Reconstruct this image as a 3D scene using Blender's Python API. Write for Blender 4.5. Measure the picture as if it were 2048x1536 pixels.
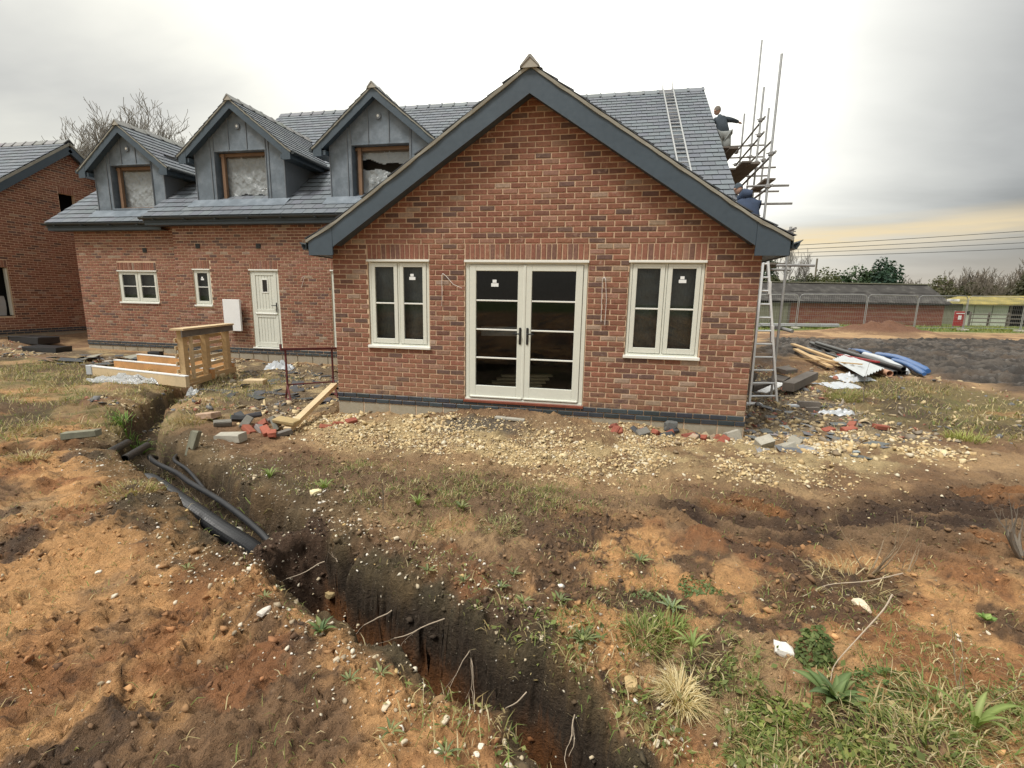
import bpy, bmesh, math, random
import numpy as np
from mathutils import Vector, Matrix, Euler

# ------------------------------------------------------------------ scene, camera, sky, sun
for o in list(bpy.data.objects):
    bpy.data.objects.remove(o, do_unlink=True)
scene = bpy.context.scene
C = scene.collection
rnd = random.Random(7)
nrs = np.random.RandomState(11)

FPX = 943.6
CAM = np.array([4.2286, -6.882, 1.5327])
PITCH, YAW, ROLL = 0.176703, -0.193194, 0.0191469
fw = np.array([math.sin(YAW) * math.cos(PITCH), math.cos(YAW) * math.cos(PITCH), -math.sin(PITCH)])
rt = np.array([math.cos(YAW), -math.sin(YAW), 0.0])
up = np.cross(rt, fw)
rt, up = math.cos(ROLL) * rt + math.sin(ROLL) * up, -math.sin(ROLL) * rt + math.cos(ROLL) * up
cam_data = bpy.data.cameras.new('camera')
cam_data.sensor_width = 36.0
cam_data.lens = FPX / 2048 * 36.0
cam_data.clip_start = 0.05
cam_data.clip_end = 3000
cam = bpy.data.objects.new('camera', cam_data)
C.objects.link(cam)
cam.matrix_world = Matrix(((rt[0], up[0], -fw[0], CAM[0]), (rt[1], up[1], -fw[1], CAM[1]), (rt[2], up[2], -fw[2], CAM[2]), (0, 0, 0, 1)))
scene.camera = cam

SUN_EL, SUN_AZ = math.radians(58), math.radians(224)      # azimuth from +y towards +x
sun_dir = Vector((math.sin(SUN_AZ) * math.cos(SUN_EL), math.cos(SUN_AZ) * math.cos(SUN_EL), math.sin(SUN_EL)))
GLOW = Vector((-0.02, 0.93, 0.37)).normalized()

world = bpy.data.worlds.new('World')
scene.world = world
world.use_nodes = True


class NT:
    """small helper to write node trees"""
    def __init__(self, tree):
        self.t = tree
        for n in list(tree.nodes):
            tree.nodes.remove(n)

    def n(self, kind, **kw):
        nd = self.t.nodes.new(kind)
        ins = kw.pop('ins', None)
        for k, v in kw.items():
            setattr(nd, k, v)
        if ins:
            for k, v in ins.items():
                self.set(nd, k, v)
        return nd

    def set(self, nd, k, v):
        s = nd.inputs[k]
        if isinstance(v, bpy.types.NodeSocket):
            self.t.links.new(v, s)
        else:
            s.default_value = v

    def math(self, op, a, b=None, clamp=False):
        nd = self.n('ShaderNodeMath', operation=op, use_clamp=clamp)
        self.set(nd, 0, a)
        if b is not None:
            self.set(nd, 1, b)
        return nd.outputs[0]

    def mix(self, f, a, b, mode='MIX'):
        nd = self.n('ShaderNodeMix', data_type='RGBA', blend_type=mode)
        self.set(nd, 0, f)
        self.set(nd, 6, a if isinstance(a, bpy.types.NodeSocket) else (*a[:3], 1))
        self.set(nd, 7, b if isinstance(b, bpy.types.NodeSocket) else (*b[:3], 1))
        return nd.outputs[2]

    def ramp(self, fac, stops, interp='LINEAR'):
        nd = self.n('ShaderNodeValToRGB')
        cr = nd.color_ramp
        cr.interpolation = interp
        while len(cr.elements) < len(stops):
            cr.elements.new(0.5)
        for e, (p, c) in zip(cr.elements, stops):
            e.position = p
            e.color = (*c[:3], 1) if isinstance(c, (tuple, list)) else (c, c, c, 1)
        self.set(nd, 0, fac)
        return nd.outputs[0]

    def noise(self, vec, scale, detail=4, rough=0.55, dist=0.0):
        nd = self.n('ShaderNodeTexNoise')
        self.set(nd, 'Vector', vec)
        nd.inputs['Scale'].default_value = scale
        nd.inputs['Detail'].default_value = detail
        nd.inputs['Roughness'].default_value = rough
        nd.inputs['Distortion'].default_value = dist
        return nd.outputs[0]


w = NT(world.node_tree)
tc = w.n('ShaderNodeTexCoord').outputs['Generated']
sky = w.n('ShaderNodeTexSky', sky_type='NISHITA', sun_disc=False, sun_elevation=SUN_EL, sun_rotation=SUN_AZ, air_density=1.0, dust_density=3.0, ozone_density=1.0)
skyc = w.mix(1.0, sky.outputs[0], (0.10, 0.10, 0.10), 'MULTIPLY')
sep = w.n('ShaderNodeSeparateXYZ', ins={0: tc})
el = sep.outputs[2]
dot = w.n('ShaderNodeVectorMath', operation='DOT_PRODUCT', ins={0: tc, 1: GLOW}).outputs['Value']
# cloud sheet: the direction is projected on a flat layer so that the clouds stretch towards the horizon
den = w.math('ADD', w.math('MAXIMUM', el, 0.0), 0.12)
px = w.math('DIVIDE', sep.outputs[0], den)
py = w.math('DIVIDE', sep.outputs[1], den)
flat = w.n('ShaderNodeCombineXYZ', ins={0: w.math('MULTIPLY', px, 0.55), 1: py, 2: 0.0}).outputs[0]
cl = w.noise(flat, 0.75, 6, 0.5, 0.35)
cl2 = w.noise(flat, 0.33, 3, 0.5, 0.2)
glow = w.math('POWER', w.math('MAXIMUM', dot, 0.0), 12.0)
glow2 = w.math('POWER', w.math('MAXIMUM', dot, 0.0), 3.0)
bank = w.n('ShaderNodeVectorMath', operation='DOT_PRODUCT', ins={0: tc, 1: Vector((0.80, 0.52, 0.30)).normalized()}).outputs['Value']
bank = w.ramp(bank, [(0.40, 0.0), (0.70, 0.06), (0.86, 0.17), (1.0, 0.27)])
dens = w.math('ADD', bank, w.math('ADD', w.math('MULTIPLY', cl, 0.6), w.math('MULTIPLY', cl2, 0.5)))
bri = w.ramp(dens, [(0.36, 0.30), (0.48, 0.235), (0.58, 0.16), (0.80, 0.045)])
tint = w.ramp(dens, [(0.42, (1.04, 1.01, 0.87)), (0.60, (1.0, 0.99, 0.93)), (0.78, (0.94, 0.97, 1.0))])
cloud = w.mix(1.0, tint, bri, 'MULTIPLY')
# an overcast sky brightens towards the zenith, and round the hidden sun
zen = w.math('ADD', 0.92, w.math('MULTIPLY', w.math('MAXIMUM', el, 0.0), 1.9))
cloud = w.mix(1.0, cloud, zen, 'MULTIPLY')
gsum = w.math('ADD', w.math('MULTIPLY', glow, 0.60), w.math('MULTIPLY', glow2, 0.075))
gl = w.n('ShaderNodeCombineXYZ', ins={0: gsum, 1: w.math('MULTIPLY', gsum, 0.975), 2: w.math('MULTIPLY', gsum, 0.86)}).outputs[0]
cloud = w.mix(1.0, cloud, gl, 'ADD')
# clear golden strip below the cloud deck at the horizon, broken into streaks
stv = w.n('ShaderNodeCombineXYZ', ins={0: w.math('MULTIPLY', sep.outputs[0], 2.2), 1: w.math('MULTIPLY', sep.outputs[1], 2.2), 2: w.math('MULTIPLY', el, 30.0)}).outputs[0]
strk = w.noise(stv, 1.0, 4, 0.55, 0.3)
band_c = w.math('ADD', 0.118, w.math('MULTIPLY', w.math('SUBTRACT', sep.outputs[0], 0.5), 0.05))
bnd = w.math('SUBTRACT', 1.15, w.math('MULTIPLY', w.math('ABSOLUTE', w.math('SUBTRACT', el, band_c)), 34.0), clamp=True)
bnd = w.math('MULTIPLY', bnd, w.ramp(strk, [(0.36, 0.1), (0.56, 1.0)]))
bnd = w.math('MULTIPLY', bnd, w.math('ADD', 0.25, w.math('MULTIPLY', glow2, 1.0)), clamp=True)
low = w.math('SUBTRACT', 1.0, w.math('MULTIPLY', w.math('ABSOLUTE', el), 9.0), clamp=True)
cloud = w.mix(w.math('MULTIPLY', low, 0.9), cloud, (0.27, 0.235, 0.19))
cloud = w.mix(w.math('MULTIPLY', bnd, 0.95, clamp=True), cloud, (0.40, 0.31, 0.17))
fin = w.mix(0.93, skyc, cloud)
bg = w.n('ShaderNodeBackground', ins={0: fin, 1: 1.0})
w.n('ShaderNodeOutputWorld', ins={0: bg.outputs[0]})

sl = bpy.data.lights.new('sun', 'SUN')
sl.energy = 1.5
sl.angle = math.radians(16)
sl.color = (1.0, 0.96, 0.90)
sun = bpy.data.objects.new('sun', sl)
C.objects.link(sun)
sun.location = (0, -30, 60)
sun.rotation_euler = (-sun_dir).to_track_quat('-Z', 'Y').to_euler()

vs = scene.view_settings
vs.view_transform = 'Standard'
vs.look = 'None'
vs.gamma = 1.0
vs.exposure = 1.25
scene.render.resolution_x, scene.render.resolution_y = 1024, 768
scene.render.engine = 'CYCLES'
scene.cycles.max_bounces = 6
scene.cycles.transparent_max_bounces = 12

# ------------------------------------------------------------------ materials
M = {}


def mat(name, col, rough=0.8, var=0.25, scale=6.0, bump=0.0, bscale=40.0, col2=None, f2=0.5, metal=0.0, attr=False, spec=0.5, stretch=None, hue=None, trans=0.0):
    """procedural surface: base colour (or the mesh's own piece colour) broken up by two noises in world space"""
    m = bpy.data.materials.new(name)
    m.use_nodes = True
    t = NT(m.node_tree)
    pos = t.n('ShaderNodeNewGeometry').outputs['Position']
    if stretch:
        mp = t.n('ShaderNodeMapping')
        mp.inputs['Scale'].default_value = stretch
        t.set(mp, 'Vector', pos)
        pos = mp.outputs[0]
    n1 = t.noise(pos, scale, 5, 0.6)
    n2 = t.noise(pos, scale * 7.3, 4, 0.65)
    if attr:
        base = t.n('ShaderNodeAttribute', attribute_name='Col').outputs['Color']
    else:
        base = t.n('ShaderNodeRGB')
        base.outputs[0].default_value = (*col, 1)
        base = base.outputs[0]
    if col2:
        base = t.mix(t.ramp(n1, [(f2 - 0.1, 0.0), (f2 + 0.1, 1.0)]), base, col2)
    v = t.math('ADD', t.math('MULTIPLY', n1, 0.55), t.math('MULTIPLY', n2, 0.45))
    g = t.ramp(v, [(0.3, 1 - var), (0.7, 1 + var)])
    c = t.mix(1.0, base, g, 'MULTIPLY')
    b = t.n('ShaderNodeBsdfPrincipled', ins={'Base Color': c, 'Metallic': metal})
    t.set(b, 'Roughness', t.ramp(n2, [(0.3, max(0.02, rough - 0.1)), (0.7, min(1, rough + 0.1))]))
    b.inputs['Specular IOR Level'].default_value = spec
    if trans:
        b.inputs['Subsurface Weight'].default_value = 0.0
    if bump:
        nb = t.noise(pos, bscale, 5, 0.65)
        bn = t.n('ShaderNodeBump', ins={'Height': nb, 'Strength': min(1.0, bump * 20), 'Distance': bump})
        t.set(b, 'Normal', bn.outputs[0])
    t.n('ShaderNodeOutputMaterial', ins={0: b.outputs[0]})
    M[name] = m
    return m


def leaf_mat(name, attr=True, col=(0.1, 0.2, 0.03)):
    m = bpy.data.materials.new(name)
    m.use_nodes = True
    t = NT(m.node_tree)
    base = t.n('ShaderNodeAttribute', attribute_name='Col').outputs['Color']
    d = t.n('ShaderNodeBsdfPrincipled', ins={'Base Color': base, 'Roughness': 0.6})
    d.inputs['Specular IOR Level'].default_value = 0.3
    tr = t.n('ShaderNodeBsdfTranslucent', ins={'Color': t.mix(1.0, base, (0.9, 1.0, 0.5), 'MULTIPLY')})
    mx = t.n('ShaderNodeMixShader', ins={0: 0.3, 1: d.outputs[0], 2: tr.outputs[0]})
    t.n('ShaderNodeOutputMaterial', ins={0: mx.outputs[0]})
    M[name] = m


def glass_mat(name, tint=(0.75, 0.8, 0.8)):
    m = bpy.data.materials.new(name)
    m.use_nodes = True
    t = NT(m.node_tree)
    fr = t.n('ShaderNodeFresnel', ins={'IOR': 1.45}).outputs[0]
    a = t.n('ShaderNodeBsdfTransparent', ins={'Color': (*tint, 1)})
    g = t.n('ShaderNodeBsdfGlossy', ins={'Color': (0.9, 0.95, 1, 1), 'Roughness': 0.015})
    mx = t.n('ShaderNodeMixShader', ins={0: fr, 1: a.outputs[0], 2: g.outputs[0]})
    t.n('ShaderNodeOutputMaterial', ins={0: mx.outputs[0]})
    M[name] = m


def film_mat(name, col, alpha):
    """milky polythene"""
    m = bpy.data.materials.new(name)
    m.use_nodes = True
    t = NT(m.node_tree)
    pos = t.n('ShaderNodeNewGeometry').outputs['Position']
    nb = t.noise(pos, 7, 4, 0.6, 1.5)
    bn = t.n('ShaderNodeBump', ins={'Height': nb, 'Strength': 0.6, 'Distance': 0.05})
    p = t.n('ShaderNodeBsdfPrincipled', ins={'Base Color': (*col, 1), 'Roughness': 0.16, 'Normal': bn.outputs[0]})
    a = t.n('ShaderNodeBsdfTransparent')
    mx = t.n('ShaderNodeMixShader', ins={0: alpha, 1: a.outputs[0], 2: p.outputs[0]})
    t.n('ShaderNodeOutputMaterial', ins={0: mx.outputs[0]})
    M[name] = m


def brick_mat(name):
    m = bpy.data.materials.new(name)
    m.use_nodes = True
    t = NT(m.node_tree)
    pos = t.n('ShaderNodeNewGeometry').outputs['Position']
    base = t.n('ShaderNodeAttribute', attribute_name='Col').outputs['Color']
    n1 = t.noise(pos, 22, 5, 0.65)
    n2 = t.noise(pos, 95, 4, 0.7)
    n3 = t.noise(pos, 6.5, 4, 0.6, 0.6)
    g = t.ramp(t.math('ADD', t.math('MULTIPLY', n1, 0.5), t.math('MULTIPLY', n2, 0.5)), [(0.32, 0.62), (0.5, 1.0), (0.68, 1.32)])
    c = t.mix(1.0, base, g, 'MULTIPLY')
    smear = t.math('MULTIPLY', t.ramp(n3, [(0.58, 0.0), (0.72, 1.0)]), t.ramp(n1, [(0.45, 0.0), (0.62, 1.0)]))
    c = t.mix(t.math('MULTIPLY', smear, 0.65), c, (0.50, 0.39, 0.31))
    zz = t.n('ShaderNodeSeparateXYZ', ins={0: pos}).outputs[2]
    spl = t.math('MULTIPLY', t.ramp(zz, [(0.02, 1.0), (0.45, 0.0)]), t.ramp(t.noise(pos, 14, 5, 0.7), [(0.42, 0.0), (0.62, 1.0)]))
    c = t.mix(t.math('MULTIPLY', spl, 0.5), c, (0.36, 0.24, 0.14))
    b = t.n('ShaderNodeBsdfPrincipled', ins={'Base Color': c, 'Roughness': 0.9})
    b.inputs['Specular IOR Level'].default_value = 0.25
    bn = t.n('ShaderNodeBump', ins={'Height': t.math('ADD', n2, n1), 'Strength': 0.7, 'Distance': 0.004})
    t.set(b, 'Normal', bn.outputs[0])
    t.n('ShaderNodeOutputMaterial', ins={0: b.outputs[0]})
    M[name] = m


def ground_mat(name):
    m = bpy.data.materials.new(name)
    m.use_nodes = True
    t = NT(m.node_tree)
    pos = t.n('ShaderNodeNewGeometry').outputs['Position']
    base = t.n('ShaderNodeAttribute', attribute_name='Col').outputs['Color']
    wet = t.n('ShaderNodeAttribute', attribute_name='Wet').outputs['Fac']
    n1 = t.noise(pos, 9, 6, 0.68)
    n2 = t.noise(pos, 48, 5, 0.7)
    n3 = t.noise(pos, 160, 3, 0.7)
    v = t.math('ADD', t.math('MULTIPLY', n1, 0.4), t.math('ADD', t.math('MULTIPLY', n2, 0.35), t.math('MULTIPLY', n3, 0.25)))
    g = t.ramp(v, [(0.3, 0.32), (0.44, 0.82), (0.56, 1.12), (0.7, 1.5)])
    c = t.mix(1.0, base, g, 'MULTIPLY')
    dk = t.ramp(t.noise(pos, 26, 4, 0.75), [(0.62, 0.0), (0.7, 1.0)])
    c = t.mix(t.math('MULTIPLY', dk, 0.6), c, (0.06, 0.036, 0.022))
    gr = t.ramp(t.noise(pos, 70, 2, 0.5), [(0.70, 0.0), (0.74, 1.0)])
    c = t.mix(t.math('MULTIPLY', gr, 0.55), c, (0.55, 0.48, 0.36))
    b = t.n('ShaderNodeBsdfPrincipled', ins={'Base Color': c})
    t.set(b, 'Roughness', t.math('SUBTRACT', t.math('ADD', 0.78, t.math('MULTIPLY', n2, 0.3)), t.math('MULTIPLY', wet, 0.62), clamp=True))
    b.inputs['Specular IOR Level'].default_value = 0.35
    hgt = t.math('ADD', t.math('MULTIPLY', n1, 1.2), t.math('ADD', t.math('MULTIPLY', n2, 0.7), t.math('MULTIPLY', n3, 0.3)))
    bn = t.n('ShaderNodeBump', ins={'Height': hgt, 'Strength': 1.0, 'Distance': 0.045})
    t.set(b, 'Normal', bn.outputs[0])
    t.n('ShaderNodeOutputMaterial', ins={0: b.outputs[0]})
    M[name] = m


brick_mat('brick')
ground_mat('ground')
mat('mortar', (0.58, 0.425, 0.29), 0.95, 0.22, 5, 0.003, 120)
mat('piece', (1, 1, 1), 0.85, 0.22, 14, 0.003, 90, attr=True)
mat('slate', (1, 1, 1), 0.6, 0.10, 7, 0.0015, 60, attr=True, spec=0.28)
mat('blue_brick', (1, 1, 1), 0.5, 0.25, 20, 0.002, 90, attr=True)
mat('block', (0.36, 0.325, 0.25), 0.95, 0.22, 5, 0.004, 110, col2=(0.27, 0.23, 0.16), f2=0.56)
mat('anthracite', (0.054, 0.078, 0.100), 0.45, 0.16, 2.2, 0.0012, 14)
mat('gutter', (0.035, 0.045, 0.05), 0.35, 0.1, 3)
mat('undercloak', (0.30, 0.295, 0.25), 0.9, 0.2, 9, 0.004, 60)
mat('lead', (0.135, 0.168, 0.20), 0.45, 0.2, 3.5, 0.002, 20, col2=(0.18, 0.215, 0.25), f2=0.55)
mat('lead_dark', (0.15, 0.17, 0.19), 0.5, 0.15, 3)
mat('sage', (0.665, 0.68, 0.60), 0.42, 0.05, 4)
mat('sage_edge', (0.78, 0.79, 0.73), 0.4, 0.05, 4)
mat('black', (0.015, 0.015, 0.015), 0.35, 0.2, 5)
mat('rubber', (0.022, 0.023, 0.025), 0.45, 0.3, 8)
mat('stud', (0.20, 0.12, 0.07), 0.8, 0.25, 5)
mat('hardwood', (0.20, 0.055, 0.03), 0.5, 0.3, 8)
mat('white', (0.78, 0.79, 0.78), 0.6, 0.06, 3)
mat('sticker', (0.8, 0.83, 0.82), 0.6, 0.03, 3)
mat('interior', (0.10, 0.10, 0.095), 0.9, 0.3, 1.5)
mat('sheet_grey', (0.13, 0.135, 0.125), 0.35, 0.55, 5, 0.03, 6, stretch=(1.0, 1.0, 0.45))
mat('pine', (0.56, 0.39, 0.20), 0.75, 0.22, 3, 0.002, 40, stretch=(2, 2, 9))
mat('pine_pale', (0.62, 0.48, 0.29), 0.75, 0.18, 3, 0.002, 40)
mat('pine_orange', (0.56, 0.30, 0.12), 0.75, 0.22, 3, 0.002, 40)
mat('dark_wood', (0.15, 0.13, 0.11), 0.85, 0.3, 4, 0.003, 30)
mat('oxide_red', (0.13, 0.03, 0.03), 0.65, 0.35, 12, 0.001, 60)
mat('galv', (0.42, 0.43, 0.43), 0.42, 0.22, 8, metal=0.6)
mat('galv_dark', (0.30, 0.30, 0.295), 0.6, 0.3, 8, metal=0.3)
mat('alu', (0.78, 0.80, 0.80), 0.35, 0.1, 6, metal=0.35)
mat('fibre_cement', (0.046, 0.042, 0.038), 0.9, 0.5, 1.6, 0.01, 30, col2=(0.085, 0.082, 0.072), f2=0.62)
mat('barn_brick', (0.21, 0.075, 0.05), 0.95, 0.4, 1.6, 0.02, 9, col2=(0.19, 0.12, 0.078), f2=0.58, stretch=(0.6, 0.6, 3.0))
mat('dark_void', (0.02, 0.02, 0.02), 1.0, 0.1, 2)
mat('old_timber', (0.20, 0.195, 0.14), 0.9, 0.35, 2, 0.004, 25, stretch=(6, 6, 0.6))
mat('concrete', (0.38, 0.36, 0.30), 0.95, 0.25, 8, 0.005, 80)
mat('shed_wall', (0.46, 0.50, 0.40), 0.9, 0.2, 0.8)
mat('moss_roof', (0.22, 0.19, 0.06), 0.95, 0.5, 0.9, 0.02, 10, col2=(0.30, 0.24, 0.07), f2=0.5)
mat('red_plastic', (0.34, 0.03, 0.03), 0.45, 0.1, 4)
mat('blue_plastic', (0.03, 0.11, 0.30), 0.35, 0.2, 6)
mat('white_plastic', (0.50, 0.53, 0.55), 0.35, 0.08, 6)
mat('salmon', (0.50, 0.28, 0.18), 0.6, 0.15, 6)
mat('corrugated', (0.46, 0.49, 0.50), 0.4, 0.15, 5, metal=0.3)
mat('bark', (0.16, 0.135, 0.105), 0.95, 0.3, 6, 0.01, 30)
mat('bark_pale', (0.25, 0.235, 0.21), 0.95, 0.25, 6)
mat('twig', (0.30, 0.23, 0.15), 0.9, 0.3, 20)
mat('root', (0.42, 0.34, 0.25), 0.85, 0.2, 30)
mat('stone', (1, 1, 1), 0.75, 0.3, 30, 0.003, 120, attr=True)
mat('soil', (1, 1, 1), 0.95, 0.45, 18, 0.012, 60, attr=True)
mat('cloth_dark', (0.045, 0.06, 0.075), 0.9, 0.3, 9, 0.01, 25)
mat('cloth_grey', (0.22, 0.235, 0.225), 0.9, 0.25, 9, 0.01, 25)
mat('cloth_navy', (0.035, 0.055, 0.10), 0.85, 0.3, 9, 0.01, 25)
mat('skin', (0.45, 0.27, 0.19), 0.6, 0.08, 9)
mat('hair', (0.05, 0.04, 0.03), 0.8, 0.3, 30)
mat('cable', (0.12, 0.12, 0.12), 0.6, 0.1, 3)
mat('cable_white', (0.62, 0.58, 0.54), 0.6, 0.1, 3)
leaf_mat('leaf')
glass_mat('glass')
film_mat('film', (0.36, 0.39, 0.40), 0.86)
film_mat('wrap', (0.52, 0.54, 0.54), 0.7)

# ------------------------------------------------------------------ mesh helpers


class MB:
    """collects shapes into one mesh, with a colour for each vertex"""
    def __init__(self):
        self.v, self.f, self.c = [], [], []

    def add(self, vs_, fs_, col=(1, 1, 1)):
        o = len(self.v)
        self.v.extend([tuple(p) for p in vs_])
        self.f.extend([tuple(i + o for i in q) for q in fs_])
        if len(vs_) and isinstance(col, list):
            self.c.extend(col)
        else:
            self.c.extend([tuple(col)] * len(vs_))
        return self

    def box(self, x0, x1, y0, y1, z0, z1, col=(1, 1, 1)):
        return self.add([(x0, y0, z0), (x1, y0, z0), (x1, y1, z0), (x0, y1, z0), (x0, y0, z1), (x1, y0, z1), (x1, y1, z1), (x0, y1, z1)],
                        [(0, 3, 2, 1), (4, 5, 6, 7), (0, 1, 5, 4), (1, 2, 6, 5), (2, 3, 7, 6), (3, 0, 4, 7)], col)

    def bbox(self, x0, x1, y0, y1, z0, z1, b=0.004, col=(1, 1, 1)):
        """box with chamfered long edges on every side"""
        bm = bmesh.new()
        bmesh.ops.create_cube(bm, size=1)
        for q in bm.verts:
            q.co = Vector((x0 + (q.co.x + .5) * (x1 - x0), y0 + (q.co.y + .5) * (y1 - y0), z0 + (q.co.z + .5) * (z1 - z0)))
        bmesh.ops.bevel(bm, geom=list(bm.edges), offset=b, segments=1, affect='EDGES')
        bm.verts.index_update()
        self.add([q.co[:] for q in bm.verts], [[q.index for q in fc.verts] for fc in bm.faces], col)
        bm.free()
        return self

    def beam(self, a, b, wd, ht, upv=(0, 0, 1), col=(1, 1, 1), roll=0.0):
        a, b = Vector(a), Vector(b)
        d = (b - a).normalized()
        s = d.cross(Vector(upv))
        if s.length < 1e-4:
            s = d.cross(Vector((1, 0, 0)))
        s.normalize()
        u = s.cross(d)
        if roll:
            q = Matrix.Rotation(roll, 3, d)
            s, u = q @ s, q @ u
        vs_ = []
        for p in (a, b):
            for i, j in ((-1, -1), (1, -1), (1, 1), (-1, 1)):
                vs_.append(p + s * (i * wd / 2) + u * (j * ht / 2))
        return self.add(vs_, [(0, 1, 2, 3), (4, 7, 6, 5), (0, 4, 5, 1), (1, 5, 6, 2), (2, 6, 7, 3), (3, 7, 4, 0)], col)

    def tube(self, pts, rad, seg=10, cap=True, col=(1, 1, 1), hollow=0.0):
        pts = [Vector(p) for p in pts]
        n = len(pts)
        if not hasattr(rad, '__len__'):
            rad = [rad] * n
        o = len(self.v)
        ref = Vector((0, 0, 1))
        for i, p in enumerate(pts):
            d = (pts[min(i + 1, n - 1)] - pts[max(i - 1, 0)])
            if d.length < 1e-9:
                d = Vector((0, 0, 1))
            d.normalize()
            s = d.cross(ref)
            if s.length < 0.05:
                s = d.cross(Vector((1, 0, 0)))
            s.normalize()
            u = s.cross(d)
            for k in range(seg):
                a = 2 * math.pi * k / seg
                self.v.append(tuple(p + (s * math.cos(a) + u * math.sin(a)) * rad[i]))
                self.c.append(tuple(col))
        for i in range(n - 1):
            for k in range(seg):
                k2 = (k + 1) % seg
                self.f.append((o + i * seg + k, o + i * seg + k2, o + (i + 1) * seg + k2, o + (i + 1) * seg + k))
        if cap:
            self.f.append(tuple(o + k for k in range(seg))[::-1])
            self.f.append(tuple(o + (n - 1) * seg + k for k in range(seg)))
        return self

    def pipe(self, a, b, ro, ri, seg=16, col=(1, 1, 1)):
        """open pipe with a wall"""
        a, b = Vector(a), Vector(b)
        d = (b - a).normalized()
        s = d.cross(Vector((0, 0, 1)))
        if s.length < 0.05:
            s = d.cross(Vector((1, 0, 0)))
        s.normalize()
        u = s.cross(d)
        vs_ = []
        for p, r in ((a, ro), (b, ro), (b, ri), (a, ri)):
            for k in range(seg):
                t = 2 * math.pi * k / seg
                vs_.append(p + (s * math.cos(t) + u * math.sin(t)) * r)
        fs_ = []
        for i in range(4):
            j = (i + 1) % 4
            for k in range(seg):
                k2 = (k + 1) % seg
                fs_.append((i * seg + k, i * seg + k2, j * seg + k2, j * seg + k))
        return self.add(vs_, fs_, col)

    def mesh(self, name, off=(0, 0, 0)):
        me = bpy.data.meshes.new(name)
        ox, oy, oz = off
        me.from_pydata([(p[0] - ox, p[1] - oy, p[2] - oz) for p in self.v], [], self.f)
        ca = me.color_attributes.new('Col', 'FLOAT_COLOR', 'POINT')
        arr = np.ones((len(self.v), 4), dtype=np.float32)
        arr[:, :3] = np.array(self.c, dtype=np.float32).reshape(-1, 3)
        ca.data.foreach_set('color', arr.ravel())
        return me


def smooth(o, angle=40):
    me = o.data
    me.polygons.foreach_set('use_smooth', [True] * len(me.polygons))
    try:
        me.set_sharp_from_angle(angle=math.radians(angle))
    except Exception:
        pass


def link(name, me, m, parent=None, loc=(0, 0, 0)):
    o = bpy.data.objects.new(name, me)
    C.objects.link(o)
    o.location = loc
    if m is not None and len(me.materials) == 0:
        me.materials.append(M[m] if isinstance(m, str) else m)
    if parent is not None:
        o.parent = parent
        o.matrix_parent_inverse = inv_of(parent)
    return o


_inv = {}


def world_of(o):
    mtx = Matrix.LocRotScale(o.location, o.rotation_euler, o.scale)
    if o.parent is not None:
        return world_of(o.parent) @ o.matrix_parent_inverse @ mtx
    return mtx


def inv_of(p):
    k = p.name
    if k not in _inv:
        _inv[k] = world_of(p).inverted()
    return _inv[k]


def tag(o, label, cat, group=None):
    o['label'] = label
    o['category'] = cat
    if group:
        o['group'] = group
    return o


def thing(name, label, cat, loc, group=None):
    o = bpy.data.objects.new(name, None)
    C.objects.link(o)
    o.location = loc
    o.empty_display_size = 0.2
    return tag(o, label, cat, group)


def part(name, mb, m, parent, sm=False, kind=None, label=None):
    o = link(name, mb.mesh(name), m, parent)
    if sm:
        smooth(o)
    if kind:
        o['kind'] = kind
    if label:
        o['label'] = label
    return o


def single(name, mb, m, label, cat, group=None, sm=False):
    """a thing that is one mesh, its origin at its base"""
    a = np.array(mb.v)
    base = ((a[:, 0].min() + a[:, 0].max()) / 2, (a[:, 1].min() + a[:, 1].max()) / 2, a[:, 2].min())
    o = link(name, mb.mesh(name, base), m, None, base)
    if sm:
        smooth(o)
    return tag(o, label, cat, group)


def cvar(c, k, r=rnd):
    j = 1 + r.uniform(-k, k)
    return tuple(max(0.0, q * j * (1 + r.uniform(-k * .3, k * .3))) for q in c)


def project(p):
    d = np.asarray(p, dtype=float) - CAM
    z = d @ fw
    return 1024 + FPX * (d @ rt) / z, 768 - FPX * (d @ up) / z, z


# noise on arrays
_tab = nrs.rand(256, 256)


def vnoise(x, y):
    xi = np.floor(x).astype(int)
    yi = np.floor(y).astype(int)
    fx = x - xi
    fy = y - yi
    fx = fx * fx * (3 - 2 * fx)
    fy = fy * fy * (3 - 2 * fy)
    a = _tab[xi & 255, yi & 255]
    b = _tab[(xi + 1) & 255, yi & 255]
    c = _tab[xi & 255, (yi + 1) & 255]
    d = _tab[(xi + 1) & 255, (yi + 1) & 255]
    return (a * (1 - fx) + b * fx) * (1 - fy) + (c * (1 - fx) + d * fx) * fy


def fbm(x, y, octv=5, gain=0.5, s=0.0):
    x = np.asarray(x, dtype=float) + s * 17.3
    y = np.asarray(y, dtype=float) + s * 31.7
    r = np.zeros_like(x)
    a, t = 1.0, 0.0
    for i in range(octv):
        r += a * vnoise(x, y)
        t += a
        a *= gain
        x = x * 2.03 + 11.1
        y = y * 2.03 + 5.7
    return r / t


def sstep(a, b, x):
    t = np.clip((x - a) / (b - a), 0, 1)
    return t * t * (3 - 2 * t)
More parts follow.
